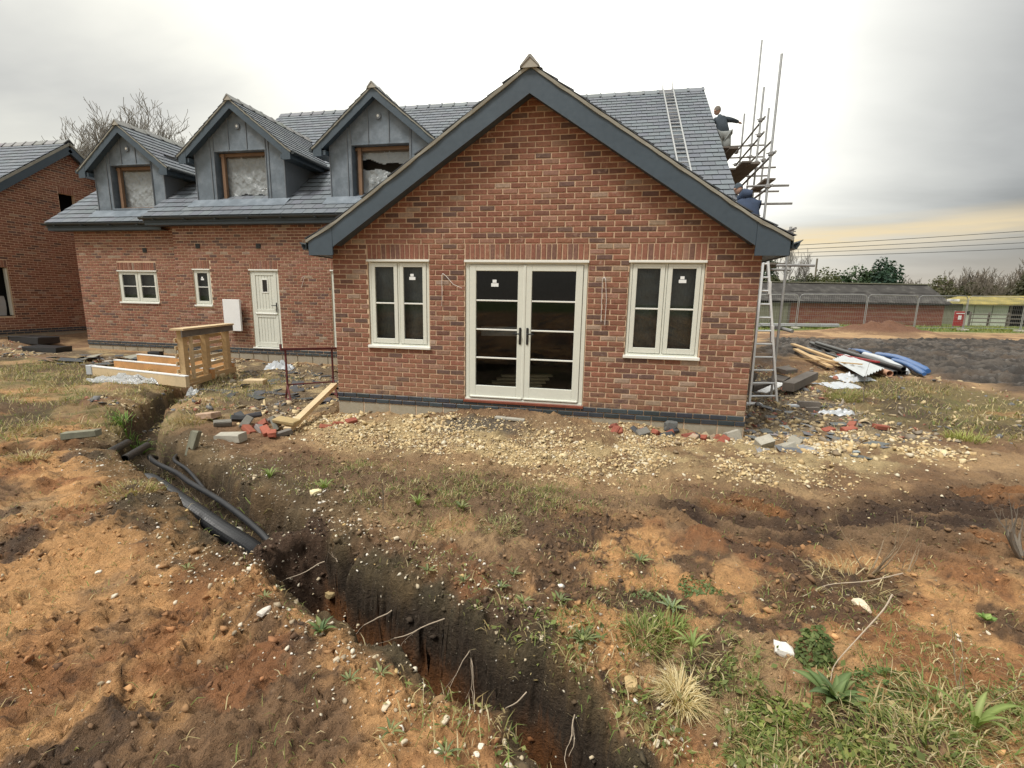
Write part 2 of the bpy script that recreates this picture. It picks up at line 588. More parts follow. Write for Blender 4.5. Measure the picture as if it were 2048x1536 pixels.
# ------------------------------------------------------------------ the ground
CTRL = np.array([
    (4.2, -7.4, -.06), (2.5, -6.3, -.05), (1, -5.6, -.05), (-1, -6, -.03), (6, -6.2, -.02), (8, -5.2, .02), (10, -5, .05),
    (3, -3.6, -.11), (5.5, -3.4, -.12), (7.5, -3.1, -.1), (4.6, -4.4, -.10), (5.6, -4.6, -.05), (6.6, -4.4, .0),
    (0, -.3, -.35), (1.3, -.25, -.33), (3, -.2, -.20), (4.4, -.25, -.25), (6.2, -.3, -.31), (1, -1.8, -.30), (4, -1.8, -.26), (6.5, -1.8, -.25), (9, -1, -.15),
    (8, 2.5, -.3), (6.9, 2.4, -.3), (7.5, 5, -.28), (-3, -1, -.24), (-2, 2, -.3), (-1, 3, -.3), (-4, 4, -.24), (-8, 4, -.2), (-6, 1, -.2), (-11, 4.2, -.17), (-14, 4, .08),
    (-14, 9, .12), (-13, 1, -.1), (-5, -3, -.1), (-2, -4.5, -.08), (-8, -2, -.05), (11, 7, -.15), (14, 12, -.05), (12, 16, 0), (18, 22, .15), (26, 27, .2), (35, 40, .08),
    (20, 8, 0), (15, 0, -.05), (20, 33, .05), (31, 37, .05), (50, 60, .1), (0, 20, -.1), (-25, 20, .2), (-25, 5, .1), (0, 60, .1), (-60, 40, .2), (60, 0, .1), (0, -40, .1), (80, 100, .1)])


def base_h(x, y):
    num = np.zeros_like(x)
    den = np.zeros_like(x)
    for cx, cy, cz in CTRL:
        d2 = (x - cx) ** 2 + (y - cy) ** 2
        wgt = 1.0 / (d2 + 0.25) ** 1.6
        num += wgt * cz
        den += wgt
    return num / den


def seg_d(x, y, pts):
    """distance to a polyline and the position along it"""
    best = np.full_like(x, 1e9)
    par = np.zeros_like(x)
    acc = 0.0
    for (ax, ay), (bx, by) in zip(pts[:-1], pts[1:]):
        dx, dy = bx - ax, by - ay
        L2 = dx * dx + dy * dy
        t = np.clip(((x - ax) * dx + (y - ay) * dy) / L2, 0, 1)
        d = np.hypot(x - ax - t * dx, y - ay - t * dy)
        k = d < best
        best = np.where(k, d, best)
        par = np.where(k, acc + t * math.sqrt(L2), par)
        acc += math.sqrt(L2)
    return best, par


def poly_sd(x, y, P):
    """signed distance to a polygon, positive inside"""
    d, _ = seg_d(x, y, list(P) + [P[0]])
    ins = np.zeros(x.shape, dtype=bool)
    n = len(P)
    for i in range(n):
        x1, y1 = P[i]
        x2, y2 = P[(i + 1) % n]
        c = ((y1 > y) != (y2 > y)) & (x < (x2 - x1) * (y - y1) / (y2 - y1 + 1e-12) + x1)
        ins ^= c
    return np.where(ins, d, -d)


TR_A = [(5.1, -6.6), (4.42, -5.75), (4.26, -5.38), (4.02, -5.12), (3.58, -4.96), (3.19, -4.78), (2.75, -4.63), (2.38, -4.42)]
TR_B = [(1.98, -4.22), (1.2, -3.74), (.35, -3.2), (-.5, -2.78), (-1.25, -2.35)]
TR_C = [(-1.25, -2.35), (-2.05, -1.62), (-2.75, -.85), (-3.4, .05), (-3.9, .9)]
TR_D = [(-.9, -2.75), (-1.9, -3.25), (-3.2, -3.95)]
TRACK = [(4.2, -2.85), (5.5, -2.5), (7.0, -1.95), (8.9, -.9), (11, -.3), (10.5, -1.6), (8.3, -3.0), (6.4, -3.75), (5.2, -3.65), (4.5, -3.3)]
GRAVEL = [(-.2, -1.0), (.1, -.1), (1.5, -.05), (2.3, -.5), (3.1, -.75), (4.1, -.5), (4.6, -.05), (6.2, -.05), (7.2, .9), (7.9, .6), (8.4, -.5), (7.0, -1.5), (5.7, -2.1), (4.25, -2.35), (2.7, -2.3), (.9, -1.75)]
FARMUD = [(8.8, 7.5), (9.5, 12), (11.5, 17.2), (22, 19.3), (34, 22), (34, 12), (18, 5.4), (12.9, 4.4), (11.6, 7.8), (10.6, 10)]


def trench(x, y):
    """how far the ground is cut down, and a 0..1 mask of each trench"""
    wob = (fbm(x * 5, y * 5, 4, .55, 1) - .5) * .22 + (fbm(x * 17, y * 17, 3, .5, 2) - .5) * .03
    dA, pA = seg_d(x, y, TR_A)
    dB, _ = seg_d(x, y, TR_B)
    dC, _ = seg_d(x, y, TR_C)
    dD, _ = seg_d(x, y, TR_D)
    mA = sstep(-.03, .075, .175 - dA + wob)
    mB = sstep(-.04, .07, .28 - dB + wob)
    mC = sstep(-.04, .08, .22 - dC + wob)
    mD = sstep(-.06, .12, .24 - dD + wob)
    shA = sstep(-.20, .02, .155 - dA + wob * 1.5)
    shC = sstep(-.25, .02, .27 - dC + wob * 1.5)
    cut = np.maximum.reduce([mA * .66 + shA * .04, mB * .38, mC * .42 + shC * .08, mD * .27])
    return cut, mA, mB, mC, mD, dA, dB


def hgt(x, y, detail=True):
    x = np.asarray(x, dtype=float)
    y = np.asarray(y, dtype=float)
    h = base_h(x, y)
    cut, mA, mB, mC, mD, dA, dB = trench(x, y)
    near = sstep(26, 8, np.hypot(x - 4.2, y + 6.9))
    # low banks of spoil beside the trench
    h += .05 * np.exp(-((dA - .42) / .16) ** 2) * (0.3 + fbm(x * 3, y * 3, 3, .5, 3)) * near
    h += .04 * np.exp(-((dB - .55) / .2) ** 2) * near
    # rolling lumps
    h += (fbm(x * .9, y * .9, 4, .5, 4) - .5) * .14 * near
    h += (fbm(x * 3.3, y * 3.3, 4, .55, 5) - .5) * .10 * near
    # bank that drops towards the trench in the right foreground
    h += -.20 * sstep(.95, .25, np.abs(dA - .12)) * sstep(4.0, 4.7, x) * sstep(-4.4, -5.2, y)
    # dumped earth that closes the trench
    dl = np.hypot((x - 2.16) / .30, (y + 4.30) / .26)
    lump = np.exp(-dl ** 2.4)
    h -= cut * (1 - .9 * lump)
    h += lump * (.02 + .16 * (fbm(x * 9, y * 9, 4, .6, 6) - .42))
    # soil heap by the far fence
    dm = np.hypot((x - 18.6) / 1.9, (y - 21.8) / 1.1)
    h += np.exp(-dm ** 1.7) * (.62 + .5 * (fbm(x * 2.2, y * 2.2, 4, .6, 7) - .5))
    # heap of earth under the french doors
    dh = np.hypot((x - 3.0) / 1.1, (y + .35) / .5)
    h += np.exp(-dh ** 2) * .07
    if detail:
        flat = 1 - np.maximum.reduce([mA, mB, mC, mD])
        h += (fbm(x * 11, y * 11, 5, .6, 8) - .5) * .05 * near
        h += (fbm(x * 37, y * 37, 3, .6, 9) - .5) * .026 * sstep(9, 3, np.hypot(x - 4.2, y + 6.9))
        # smeared bucket marks in the left foreground
        u = x * .83 + y * .56
        v = -x * .56 + y * .83
        v = v + (fbm(x * 1.1, y * 1.1, 4, .6, 10) - .5) * 1.7
        rid = fbm(u * 1.0, v * 4.6, 5, .62, 11)
        fl = sstep(-3.3, -4.6, y + .35 * (x - 2)) * flat * near
        crack = np.exp(-((rid - .47) / .010) ** 2) + np.exp(-((rid - .60) / .012) ** 2)
        h += (np.abs(rid - .5) * -.05 + sstep(.57, .59, rid) * .035 - crack * .030) * fl
        mnd = sstep(.56, .74, fbm(x * 1.3 + 4, y * 1.3, 4, .55, 19))
        h += mnd * (.03 + .10 * np.abs(fbm(x * 7, y * 7, 4, .6, 55) - .5)) * near * flat * sstep(-.5, -2.2, y)
        clod = sstep(.58, .78, fbm(x * 6, y * 6, 4, .6, 12))
        h += clod * .035 * near * flat
        h += sstep(.55, .75, fbm(x * 19, y * 19, 3, .6, 18)) * .022 * sstep(12, 4, np.hypot(x - 4.2, y + 6.9)) * flat
        cr = sstep(.40, .60, fbm(x * 2.1 + 3, y * 2.1, 4, .55, 93))
        h += (.5 - 2.2 * np.abs(fbm(x * 21, y * 21, 3, .55, 94) - .5)) * .045 * cr * sstep(9, 4, np.hypot(x - 4.2, y + 6.9)) * flat
        # tyre tracks
        sd = poly_sd(x + (fbm(x * 2, y * 2, 3, .5, 13) - .5) * .5, y, TRACK)
        mt = sstep(0, .25, sd)
        a = x * .88 + y * .47
        b = -x * .47 + y * .88
        h += mt * ((.75 - np.abs(np.sin((x * .45 + y * .9) * 12 + 3.5 * fbm(x * 1.1, y * 1.1, 3, .5, 14)))) * .12 - .06 + np.sin(b * 5.0) * .05)
        sf = poly_sd(x + (fbm(x * .8, y * .8, 3, .5, 15) - .5) * 1.6, y, FARMUD)
        mf = sstep(0, .9, sf)
        h += mf * ((.6 - np.abs(np.sin(a * 5.5 + b * 2 + 7 * fbm(x * .7, y * .7, 3, .5, 16)))) * .22 + (np.abs(fbm(x * 1.4, y * 2.2, 4, .6, 17) - .5) * -.5 + .05))
    return h


def H(x, y):
    return float(hgt(np.array([x]), np.array([y]))[0])


def lerp(a, b, m):
    return a + (b - a) * np.clip(m, 0, 1)[..., None]


def axis(*segs):
    out = []
    for a, b, n in segs:
        out.extend(np.linspace(a, b, n, endpoint=False))
    return out


xs = np.array(axis((-700, -120, 12), (-120, -30, 18), (-30, -14, 32), (-14, -4, 110), (-4, 0, 105), (0, 2.2, 95), (2.2, 4.8, 215), (4.8, 8, 140), (8, 12, 95), (12, 24, 115), (24, 48, 60), (48, 140, 24), (140, 700, 12)) + [700])
ys = np.array(axis((-300, -40, 10), (-40, -9, 14), (-9, -6.4, 40), (-6.4, -5.7, 34), (-5.7, -4.2, 125), (-4.2, -2.2, 92), (-2.2, 1.5, 105), (1.5, 6, 70), (6, 22, 130), (22, 46, 60), (46, 140, 24), (140, 900, 14)) + [900])
GX, GY = np.meshgrid(xs, ys)
GZ = hgt(GX, GY)
# undercut and crumble the trench sides
_c, _a, *_r = trench(GX, GY)
_w = np.clip(4 * _a * (1 - _a), 0, 1)
PX = GX + (fbm(GX * 6 + GZ * 11, GY * 6 - GZ * 9, 4, .62, 90) - .5) * .07 * _w
PY = GY + (fbm(GX * 6 - GZ * 9, GY * 6 + GZ * 11, 4, .62, 91) - .5) * .07 * _w
PZ = GZ + (fbm(GX * 9 + 5, GY * 9, 3, .6, 92) - .5) * .03 * _w


def ground_colour(x, y):
    n = lambda s, o, k, g=.55: fbm(x * s, y * s, o, g, k)
    brown = np.array((.235, .14, .075))
    tan = np.array((.44, .285, .148))
    orange = np.array((.62, .345, .148))
    mud = np.array((.10, .062, .038))
    red = np.array((.33, .145, .06))
    straw = np.array((.32, .245, .125))
    green = np.array((.105, .115, .036))
    grav = np.array((.55, .42, .22))
    wetm = np.array((.045, .038, .032))
    field = np.array((.115, .155, .035))
    col = np.broadcast_to(brown, x.shape + (3,)).copy()
    cut, mA, mB, mC, mD, dA, dB = trench(x, y)
    col = lerp(col, tan, sstep(.42, .62, n(1.1, 5, 20)))
    # sandy subsoil in the foreground and in the middle
    fg = sstep(-3.1, -4.3, y + .45 * (x - 1.5) * (x < 3) + (n(.8, 3, 21) - .5) * 1.6)
    fg = np.maximum(fg, sstep(1.3, .5, np.hypot((x - 4.6) / 1.5, (y + 3.75) / .55) + (n(2, 3, 22) - .5) * .8))
    fg = np.maximum(fg, sstep(1.2, .6, np.hypot((x - 6.6) / 1.4, (y + 4.3) / .8) + (n(2, 3, 23) - .5) * .8))
    col = lerp(col, orange, fg * sstep(.36, .56, n(1.6, 5, 24)))
    u = x * .83 + y * .56
    v = -x * .56 + y * .83 + (fbm(x * 1.1, y * 1.1, 4, .6, 10) - .5) * 1.7
    rid = fbm(u * 1.0, v * 4.6, 5, .62, 11)
    col = lerp(col, red, fg * sstep(.54, .66, n(1.9, 5, 26)) * .8)
    col = lerp(col, mud, fg * (.8 * np.exp(-((rid - .60) / .014) ** 2) + .5 * np.exp(-((rid - .47) / .010) ** 2) + .85 * sstep(.56, .66, n(2.7, 5, 27)) * (y < -3)))
    dkm = sstep(-.2, .35, poly_sd(x + (n(2.2, 4, 58) - .5) * 1.0, y + (n(2.2, 4, 59) - .5) * .8, [(.2, -2.95), (1.1, -2.3), (3.2, -2.65), (4.6, -3.0), (4.0, -3.55), (3.1, -4.0), (2.2, -3.7)]))
    col = lerp(col, np.array((.155, .098, .058)), dkm * .8)
    # topsoil left lying along the trench
    lip = np.maximum(sstep(.36, .22, dA + (n(4, 4, 28) - .5) * .30) * sstep(1.5, 2.6, x), sstep(.85, .45, dB + (n(3, 4, 29) - .5) * .5) * .8)
    soilc = np.array((.080, .066, .036))
    col = lerp(col, soilc, lip * .85)
    # grass and dead straw on the left and on the right
    gl = sstep(.3, -.6, x + 1.0 + (n(.7, 4, 30) - .5) * 1.8 + .35 * np.abs(y + 1.5)) * sstep(3.4, 2.0, y + (n(.8, 3, 31) - .5) * 2)
    col = lerp(col, straw, gl * sstep(.38, .6, n(1.5, 5, 32)) * .8)
    col = lerp(col, green, gl * sstep(.54, .68, n(2.2, 5, 33)) * .6)
    gr = sstep(0, 1.2, poly_sd(x + (n(.8, 3, 34) - .5) * 1.5, y, [(7.6, .6), (9.0, 6.5), (11.5, 7.2), (12.6, 4.2), (18, 5.0), (30, 9), (30, -2), (12, -1.2)]))
    col = lerp(col, np.array((.20, .155, .07)), gr)
    col = lerp(col, green, gr * sstep(.56, .7, n(1.9, 5, 35)) * .4)
    col = lerp(col, np.array((.36, .20, .09)), gr * sstep(.58, .7, n(1.1, 4, 36)) * .8)
    pat = np.maximum(gl, gr) * sstep(.46, .60, n(1.25, 5, 57))
    col = lerp(col, np.array((.10, .07, .042)), pat * .85)
    # building rubble and dust beside the walls
    sl = sstep(0, .5, poly_sd(x + (n(1.2, 3, 37) - .5) * 1.0, y, [(6.3, -.2), (6.3, 6), (8.6, 6), (8.9, 2), (8.4, -.4)]))
    col = lerp(col, np.array((.22, .17, .11)), sl)
    sl2 = sstep(0, .6, poly_sd(x + (n(1.2, 3, 38) - .5) * 1.2, y, [(-.1, -.6), (-.1, 4.3), (-12, 4.6), (-13, 2.8), (-4.6, 2.4), (-3.2, .6), (-1.6, -1.3)]))
    col = lerp(col, np.array((.19, .14, .085)), sl2)
    col = lerp(col, grav, sl2 * sstep(.55, .66, n(2.5, 5, 39)) * .7)
    # spread limestone
    sg = poly_sd(x + (n(1.7, 4, 40) - .5) * .8, y + (n(1.7, 4, 41) - .5) * .6, GRAVEL)
    mg = sstep(-.35, .5, sg)
    col = lerp(col, grav, mg * (.15 + .75 * sstep(.35, .55, n(3, 4, 42))))
    col = lerp(col, brown, mg * sstep(.54, .66, n(1.8, 4, 43)) * .7)
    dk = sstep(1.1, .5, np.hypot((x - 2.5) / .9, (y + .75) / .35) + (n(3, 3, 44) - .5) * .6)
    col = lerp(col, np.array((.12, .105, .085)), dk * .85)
    tn = sstep(1.1, .5, np.hypot((x - 3.7) / .9, (y + .5) / .4) + (n(3, 3, 45) - .5) * .6)
    col = lerp(col, np.array((.33, .22, .12)), tn * .8)
    # tracks
    sd = poly_sd(x + (n(2, 3, 13) - .5) * .5, y, TRACK)
    mt = sstep(-.1, .35, sd)
    col = lerp(col, np.array((.075, .046, .03)), mt * (.55 + .45 * sstep(.4, .55, n(1.8, 4, 46))))
    col = lerp(col, np.array((.33, .15, .055)), mt * sstep(.57, .66, fbm(x * 1.1, y * 2.8, 5, .55, 47)) * .75)
    a_ = x * .88 + y * .47
    b_ = -x * .47 + y * .88
    top = sstep(.45, .05, np.abs(np.sin((x * .45 + y * .9) * 12 + 3.5 * fbm(x * 1.1, y * 1.1, 3, .5, 14))))
    col = lerp(col, np.array((.30, .185, .10)), mt * top * .75 * sstep(.35, .6, n(2.4, 4, 87)))
    sf = poly_sd(x + (n(.8, 3, 15) - .5) * 1.6, y, FARMUD)
    mf = sstep(-.3, .9, sf)
    col = lerp(col, wetm, mf)
    topf = sstep(.5, .05, np.abs(np.sin(a_ * 5.5 + b_ * 2 + 7 * fbm(x * .7, y * .7, 3, .5, 16))))
    col = lerp(col, np.array((.20, .17, .14)), mf * topf * .7 * sstep(.36, .6, n(1.6, 4, 88)))
    col = lerp(col, np.array((.12, .09, .065)), mf * sstep(.54, .68, fbm(x * 1.2, y * 2.0, 5, .6, 56)) * .8)
    # the fields beyond the fence
    far = sstep(-.6, .8, (y - 22.6 - (x - 15.5) * .16) + (n(.5, 3, 48) - .5) * 1.2) * (y > 10)
    far = np.maximum(far, sstep(40, 60, np.hypot(x, y)))
    col = lerp(col, field, far)
    col = lerp(col, np.array((.20, .19, .055)), far * sstep(.5, .7, n(.35, 4, 49)) * .7)
    dm = np.hypot((x - 18.6) / 2.2, (y - 21.8) / 1.4)
    col = lerp(col, np.array((.17, .085, .05)), sstep(1.25, .8, dm))
    # strata seen in the trench sides: topsoil over orange sand
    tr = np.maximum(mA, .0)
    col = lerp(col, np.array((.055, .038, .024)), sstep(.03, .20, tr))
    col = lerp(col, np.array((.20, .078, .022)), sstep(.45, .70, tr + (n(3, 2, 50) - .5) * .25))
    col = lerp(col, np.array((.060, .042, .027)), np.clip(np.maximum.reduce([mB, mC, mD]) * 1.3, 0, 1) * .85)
    dl = np.hypot((x - 2.16) / .34, (y + 4.30) / .30)
    col = lerp(col, np.array((.085, .05, .03)), sstep(1.25, .8, dl + (n(7, 3, 52) - .5) * .4))
    wet = np.clip(mf * (.35 + .6 * sstep(.42, .6, n(1.1, 4, 53))) + .35 * mt + .35 * fg * sstep(.54, .68, n(2.7, 5, 27)), 0, 1)
    return np.clip(col, 0, 1), wet


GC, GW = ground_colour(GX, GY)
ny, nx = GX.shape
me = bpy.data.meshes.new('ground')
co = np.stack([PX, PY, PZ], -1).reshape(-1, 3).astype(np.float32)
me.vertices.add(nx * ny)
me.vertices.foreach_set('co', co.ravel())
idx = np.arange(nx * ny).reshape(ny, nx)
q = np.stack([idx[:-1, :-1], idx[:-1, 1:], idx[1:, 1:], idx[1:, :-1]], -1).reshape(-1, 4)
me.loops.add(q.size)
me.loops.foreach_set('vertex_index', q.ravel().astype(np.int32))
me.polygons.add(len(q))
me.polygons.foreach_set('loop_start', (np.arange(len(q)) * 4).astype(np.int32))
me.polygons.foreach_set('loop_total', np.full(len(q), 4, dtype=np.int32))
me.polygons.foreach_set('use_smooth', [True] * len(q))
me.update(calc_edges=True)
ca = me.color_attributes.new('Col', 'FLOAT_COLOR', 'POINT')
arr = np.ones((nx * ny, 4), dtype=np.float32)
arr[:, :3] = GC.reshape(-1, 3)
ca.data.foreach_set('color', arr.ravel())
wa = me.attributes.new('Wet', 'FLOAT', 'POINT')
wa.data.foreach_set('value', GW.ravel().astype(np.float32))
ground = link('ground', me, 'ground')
ground['kind'] = 'structure'
# ------------------------------------------------------------------ brickwork
PALETTE = [((.255, .118, .078), 34), ((.275, .135, .092), 26), ((.225, .102, .069), 18), ((.29, .165, .120), 8), ((.145, .090, .074), 7), ((.180, .096, .072), 8), ((.33, .240, .180), 3)]
_pal = [c for c, n_ in PALETTE for _ in range(n_)]


def brick_col(r=rnd):
    return cvar(r.choice(_pal), .10, r)


def brick_shape(wd, ht, r=rnd, deep=.03, j=.0028):
    """hand-made brick face: slightly proud of the mortar, edges worn; local x = length, z = height, y = into the wall"""
    vs_ = []
    e = .004
    for y, ins in ((deep, 0), (-.004, 0), (-.0085, .006)):
        for sx, sz in ((-1, -1), (1, -1), (1, 1), (-1, 1)):
            k = 1 if y < 0 else 0
            vs_.append((sx * (wd / 2 - ins) + k * r.uniform(-j, j), y + k * r.uniform(-.0012, .0012), sz * (ht / 2 - ins) + k * r.uniform(-j, j)))
    fs_ = [(8, 9, 10, 11)]
    for a in (0, 4):
        for i in range(4):
            k = (i + 1) % 4
            fs_.append((a + i, a + k, a + 4 + k, a + 4 + i))
    return vs_, fs_


BRV = []          # shared brick meshes for the bricks that stand as pieces of their own
for i in range(36):
    m_ = MB()
    vv, ff = brick_shape(.208, .0605)
    m_.add(vv, ff, brick_col())
    me_ = m_.mesh('brick')
    me_.materials.append(M['brick'])
    BRV.append(me_)
SOV = []
for i in range(14):
    m_ = MB()
    vv, ff = brick_shape(.0635, .209)
    c_ = brick_col()
    m_.add(vv, ff, cvar((c_[0] * 1.05, c_[1] * 1.05, c_[2] * 1.05), .05))
    me_ = m_.mesh('brick')
    me_.materials.append(M['brick'])
    SOV.append(me_)
BLV = []
for i in range(8):
    m_ = MB()
    vv, ff = brick_shape(.211, .063, j=.0012)
    m_.add(vv, ff, cvar((.040, .050, .060), .25))
    me_ = m_.mesh('engineering_brick')
    me_.materials.append(M['blue_brick'])
    BLV.append(me_)


def courses(x0, x1, z0, n, openings, top=None, first=0, gap=.010):
    """stretcher bond: yields (x centre, z centre, width) of every brick"""
    out = []
    for k in range(n):
        zc = z0 + .075 * k + .0375
        off = 0 if (k + first) % 2 == 0 else -.1125
        a = x0 + off
        while a < x1 - .02:
            l, r_ = max(a, x0), min(a + .215, x1)
            a += .225
            if r_ - l < .03:
                continue
            spans = [(l, r_)]
            for (ox0, ox1, oz0, oz1) in openings:
                if oz0 - .01 < zc < oz1 + .01:
                    ns = []
                    for s, e in spans:
                        if e <= ox0 or s >= ox1:
                            ns.append((s, e))
                        else:
                            if ox0 - .006 - s > .03:
                                ns.append((s, ox0 - .006))
                            if e - ox1 - .006 > .03:
                                ns.append((ox1 + .006, e))
                    spans = ns
            for s, e in spans:
                if top is None or zc < top((s + e) / 2):
                    out.append(((s + e) / 2, zc, e - s))
    return out


def to_world(frame, x, y, z):
    """frame = (origin, x axis): the wall's own plane"""
    o, ax = frame
    ay = Vector((-ax[1], ax[0], 0))
    return Vector(o) + Vector(ax) * x + ay * y + Vector((0, 0, z))


def bricks_stuff(mb, frame, lst, ht=.0605, col=brick_col):
    for (xc, zc, wd) in lst:
        vv, ff = brick_shape(wd - .006, ht)
        mb.add([to_world(frame, xc + p[0], p[1], zc + p[2]) for p in vv], ff, col())


def backing(mb, frame, x0, x1, z0, top, openings, breaks=(), depth=.12, y=0.0, reveal=True):
    """mortar face of a wall with its openings and their reveals"""
    cuts = sorted({x0, x1, *breaks, *[o[0] for o in openings], *[o[1] for o in openings]})
    cuts = [c for c in cuts if x0 <= c <= x1]
    for a, b in zip(cuts[:-1], cuts[1:]):
        mid = (a + b) / 2
        ops = sorted([o for o in openings if o[0] < mid < o[1]], key=lambda o: o[2])
        zl = z0
        zs = []
        for o in ops:
            zs.append(((zl, zl), (o[2], o[2])))
            zl = o[3]
        zs.append(((zl, zl), (top(a + 1e-5), top(b - 1e-5))))
        for (la, lb), (ha, hb) in zs:
            if max(ha - la, hb - lb) > .001:
                mb.add([to_world(frame, a, y, la), to_world(frame, b, y, lb), to_world(frame, b, y, hb), to_world(frame, a, y, ha)], [(0, 1, 2, 3)])
    if reveal:
        for (a, b, l, h) in openings:
            for p, q in (((a, l), (a, h)), ((b, h), (b, l)), ((a, h), (b, h)), ((b, l), (a, l))):
                mb.add([to_world(frame, p[0], y, p[1]), to_world(frame, q[0], y, q[1]), to_world(frame, q[0], y + depth, q[1]), to_world(frame, p[0], y + depth, p[1])], [(0, 1, 2, 3)])


def soldiers(a, b):
    n_ = max(1, round((b - a) / .0765))
    p = (b - a) / n_
    return [a + p * (i + .5) for i in range(n_)], p


# ------------------------------------------------------------------ slates
def slate_piece(wd, ln, th=.018, lift=.026, r=rnd):
    """local x = along the eaves, y = up the slope, z = out of the roof; the thick tail is a dark cut edge that also carries the shadow line as colour"""
    j = lambda: r.uniform(-.002, .002)
    lo, hi = lift + j(), .004
    w2 = wd / 2 - .005
    a = [(-w2, 0 + j(), lo), (w2, 0 + j(), lo), (w2, ln, hi), (-w2, ln, hi)]
    a += [(-w2, a[0][1] + .001, lo - .001), (w2, a[1][1] + .001, lo - .001), (w2, .012, lo - th), (-w2, .012, lo - th), (w2, ln, hi - .004), (-w2, ln, hi - .004)]
    return a, [(0, 1, 2, 3), (7, 6, 5, 4), (5, 6, 8, 2), (7, 4, 3, 9)]


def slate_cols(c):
    e = tuple(q * .32 for q in c)  # dark cut edge, deepened to paint in the shadow gap under the tail
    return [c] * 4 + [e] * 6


def slate_col(r=rnd, base=(.150, .168, .188)):
    return cvar(base, .10, r)


SLV = []
for i in range(16):
    m_ = MB()
    vv, ff = slate_piece(.30, .30)
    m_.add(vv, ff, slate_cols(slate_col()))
    me_ = m_.mesh('slate')
    me_.materials.append(M['slate'])
    SLV.append(me_)


def slate_grid(wd_total, length, wd=.30, ex=.25):
    out = []
    nrow = int(length / ex + .75)
    for k in range(nrow):
        off = 0 if k % 2 == 0 else -wd / 2
        a = off
        while a < wd_total - .02:
            l, r_ = max(a, 0), min(a + wd, wd_total)
            a += wd
            if r_ - l > .04:
                out.append(((l + r_) / 2, k * ex, r_ - l))
    return out


def roof_matrix(o, ex_, ev):
    ex_, ev = Vector(ex_).normalized(), Vector(ev).normalized()
    n_ = ex_.cross(ev)
    mtx = Matrix((ex_, ev, n_)).transposed().to_4x4()
    mtx.translation = Vector(o)
    return mtx


def slates_stuff(mb, mtx, lst, ln=.30, skip=None, length=None):
    top = length or max(q[1] for q in lst) + .25
    ln0 = ln
    for (a, b, wd) in lst:
        ln = min(ln0, top - b)
        if ln < .03:
            continue
        c = mtx @ Vector((a, b + .12, 0))
        if skip and skip(c):
            continue
        vv, ff = slate_piece(wd, ln)
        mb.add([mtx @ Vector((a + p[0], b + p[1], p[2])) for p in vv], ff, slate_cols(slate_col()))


def ridge_tiles(name, parent, a, b, n_, r_=.12, drop=.09, m='slate', col=(.23, .235, .235), lift=.05):
    """angled ridge tiles with a roll at each joint, one piece each"""
    a, b = Vector(a), Vector(b)
    d = (b - a) / n_
    s = d.normalized().cross(Vector((0, 0, 1))).normalized()
    for i in range(n_):
        mb = MB()
        p0, p1 = a + d * i, a + d * (i + 1.0)
        c = cvar(col, .12)
        for (u0, u1, g) in ((0, .86, 0.0), (.86, 1.0, .018)):
            q0, q1 = p0 + d * u0, p0 + d * u1
            vs_ = []
            for q in (q0, q1):
                for k, (sx, sz) in enumerate(((-1, -drop), (-.12, lift - .008), (.12, lift - .008), (1, -drop))):
                    vs_.append(q + s * (sx * (r_ + g)) + Vector((0, 0, sz + g)))
                for k, (sx, sz) in enumerate(((-1, -drop - .02), (0, lift - .04), (1, -drop - .02))):
                    vs_.append(q + s * (sx * (r_ + g)) + Vector((0, 0, sz + g)))
            mb.add(vs_, [(0, 7, 8, 1), (1, 8, 9, 2), (2, 9, 10, 3), (0, 1, 5, 4), (2, 3, 6, 5), (1, 2, 5), (7, 11, 12, 8), (9, 12, 13, 10), (8, 12, 9), (0, 4, 11, 7), (3, 10, 13, 6)], c)
        if i == 0:          # mortar bedding that fills the open end
            q = p0 + d * .02
            mb.add([q + s * (-r_ * .96) + Vector((0, 0, -drop - .02)), q + Vector((0, 0, lift - .012)), q + s * (r_ * .96) + Vector((0, 0, -drop - .02))], [(0, 2, 1)], cvar((.38, .36, .30), .05))
        part(name, mb, m, parent)
# ------------------------------------------------------------------ the new house
house = thing('brick_house', 'new red brick house with gable wing, slate roof and three lead dormers', 'house', (3.09, 2.0, -.35))
WF = ((0, 0, 0), (1, 0, 0))
APEX, WS, WX = 4.55, .668, 3.09


def verge(x):
    d = abs(x - WX)
    return APEX - WS * d if d < 2.85 else APEX - WS * 2.85 - (d - 2.85) * .54


W_OPEN = [(.585, 1.58, .75, 2.1), (2.144, 3.944, 0.0, 2.1), (4.505, 5.5, .75, 2.1)]
W_SOLD = [(a - .004, b + .004, 2.1, 2.325) for a, b, _, _ in W_OPEN]
wall = MB()
backing(wall, WF, 0, 6.18, 0, lambda x: verge(x) - .20, W_OPEN, breaks=(WX,))
wall_o = part('wall', wall, 'mortar', house, label='red brick gable wall of the wing')
lst = courses(0, 6.18, 0, 64, W_OPEN + W_SOLD, top=lambda x: verge(x) - .22)
full = sorted([b for b in lst if b[2] > .2], key=lambda b: math.hypot(b[0] - CAM[0], b[1] - CAM[2] + .6))
nsold = sum(len(soldiers(o[0], o[1])[0]) for o in W_OPEN)
solo = set(full[:300 - nsold])
for (xc, zc, wd) in solo:
    o = link('brick', rnd.choice(BRV), None, wall_o, (xc, 0, zc))
    o.scale.x = wd / .215
for a, b, _, zt in W_OPEN:
    xs_, p_ = soldiers(a, b)
    for x_ in xs_:
        link('brick', rnd.choice(SOV), None, wall_o, (x_, 0, 2.2125)).scale.x = (p_ - .011) / .066
mb = MB()
bricks_stuff(mb, WF, [b for b in lst if b not in solo])
part('bricks', mb, 'brick', wall_o, kind='stuff')

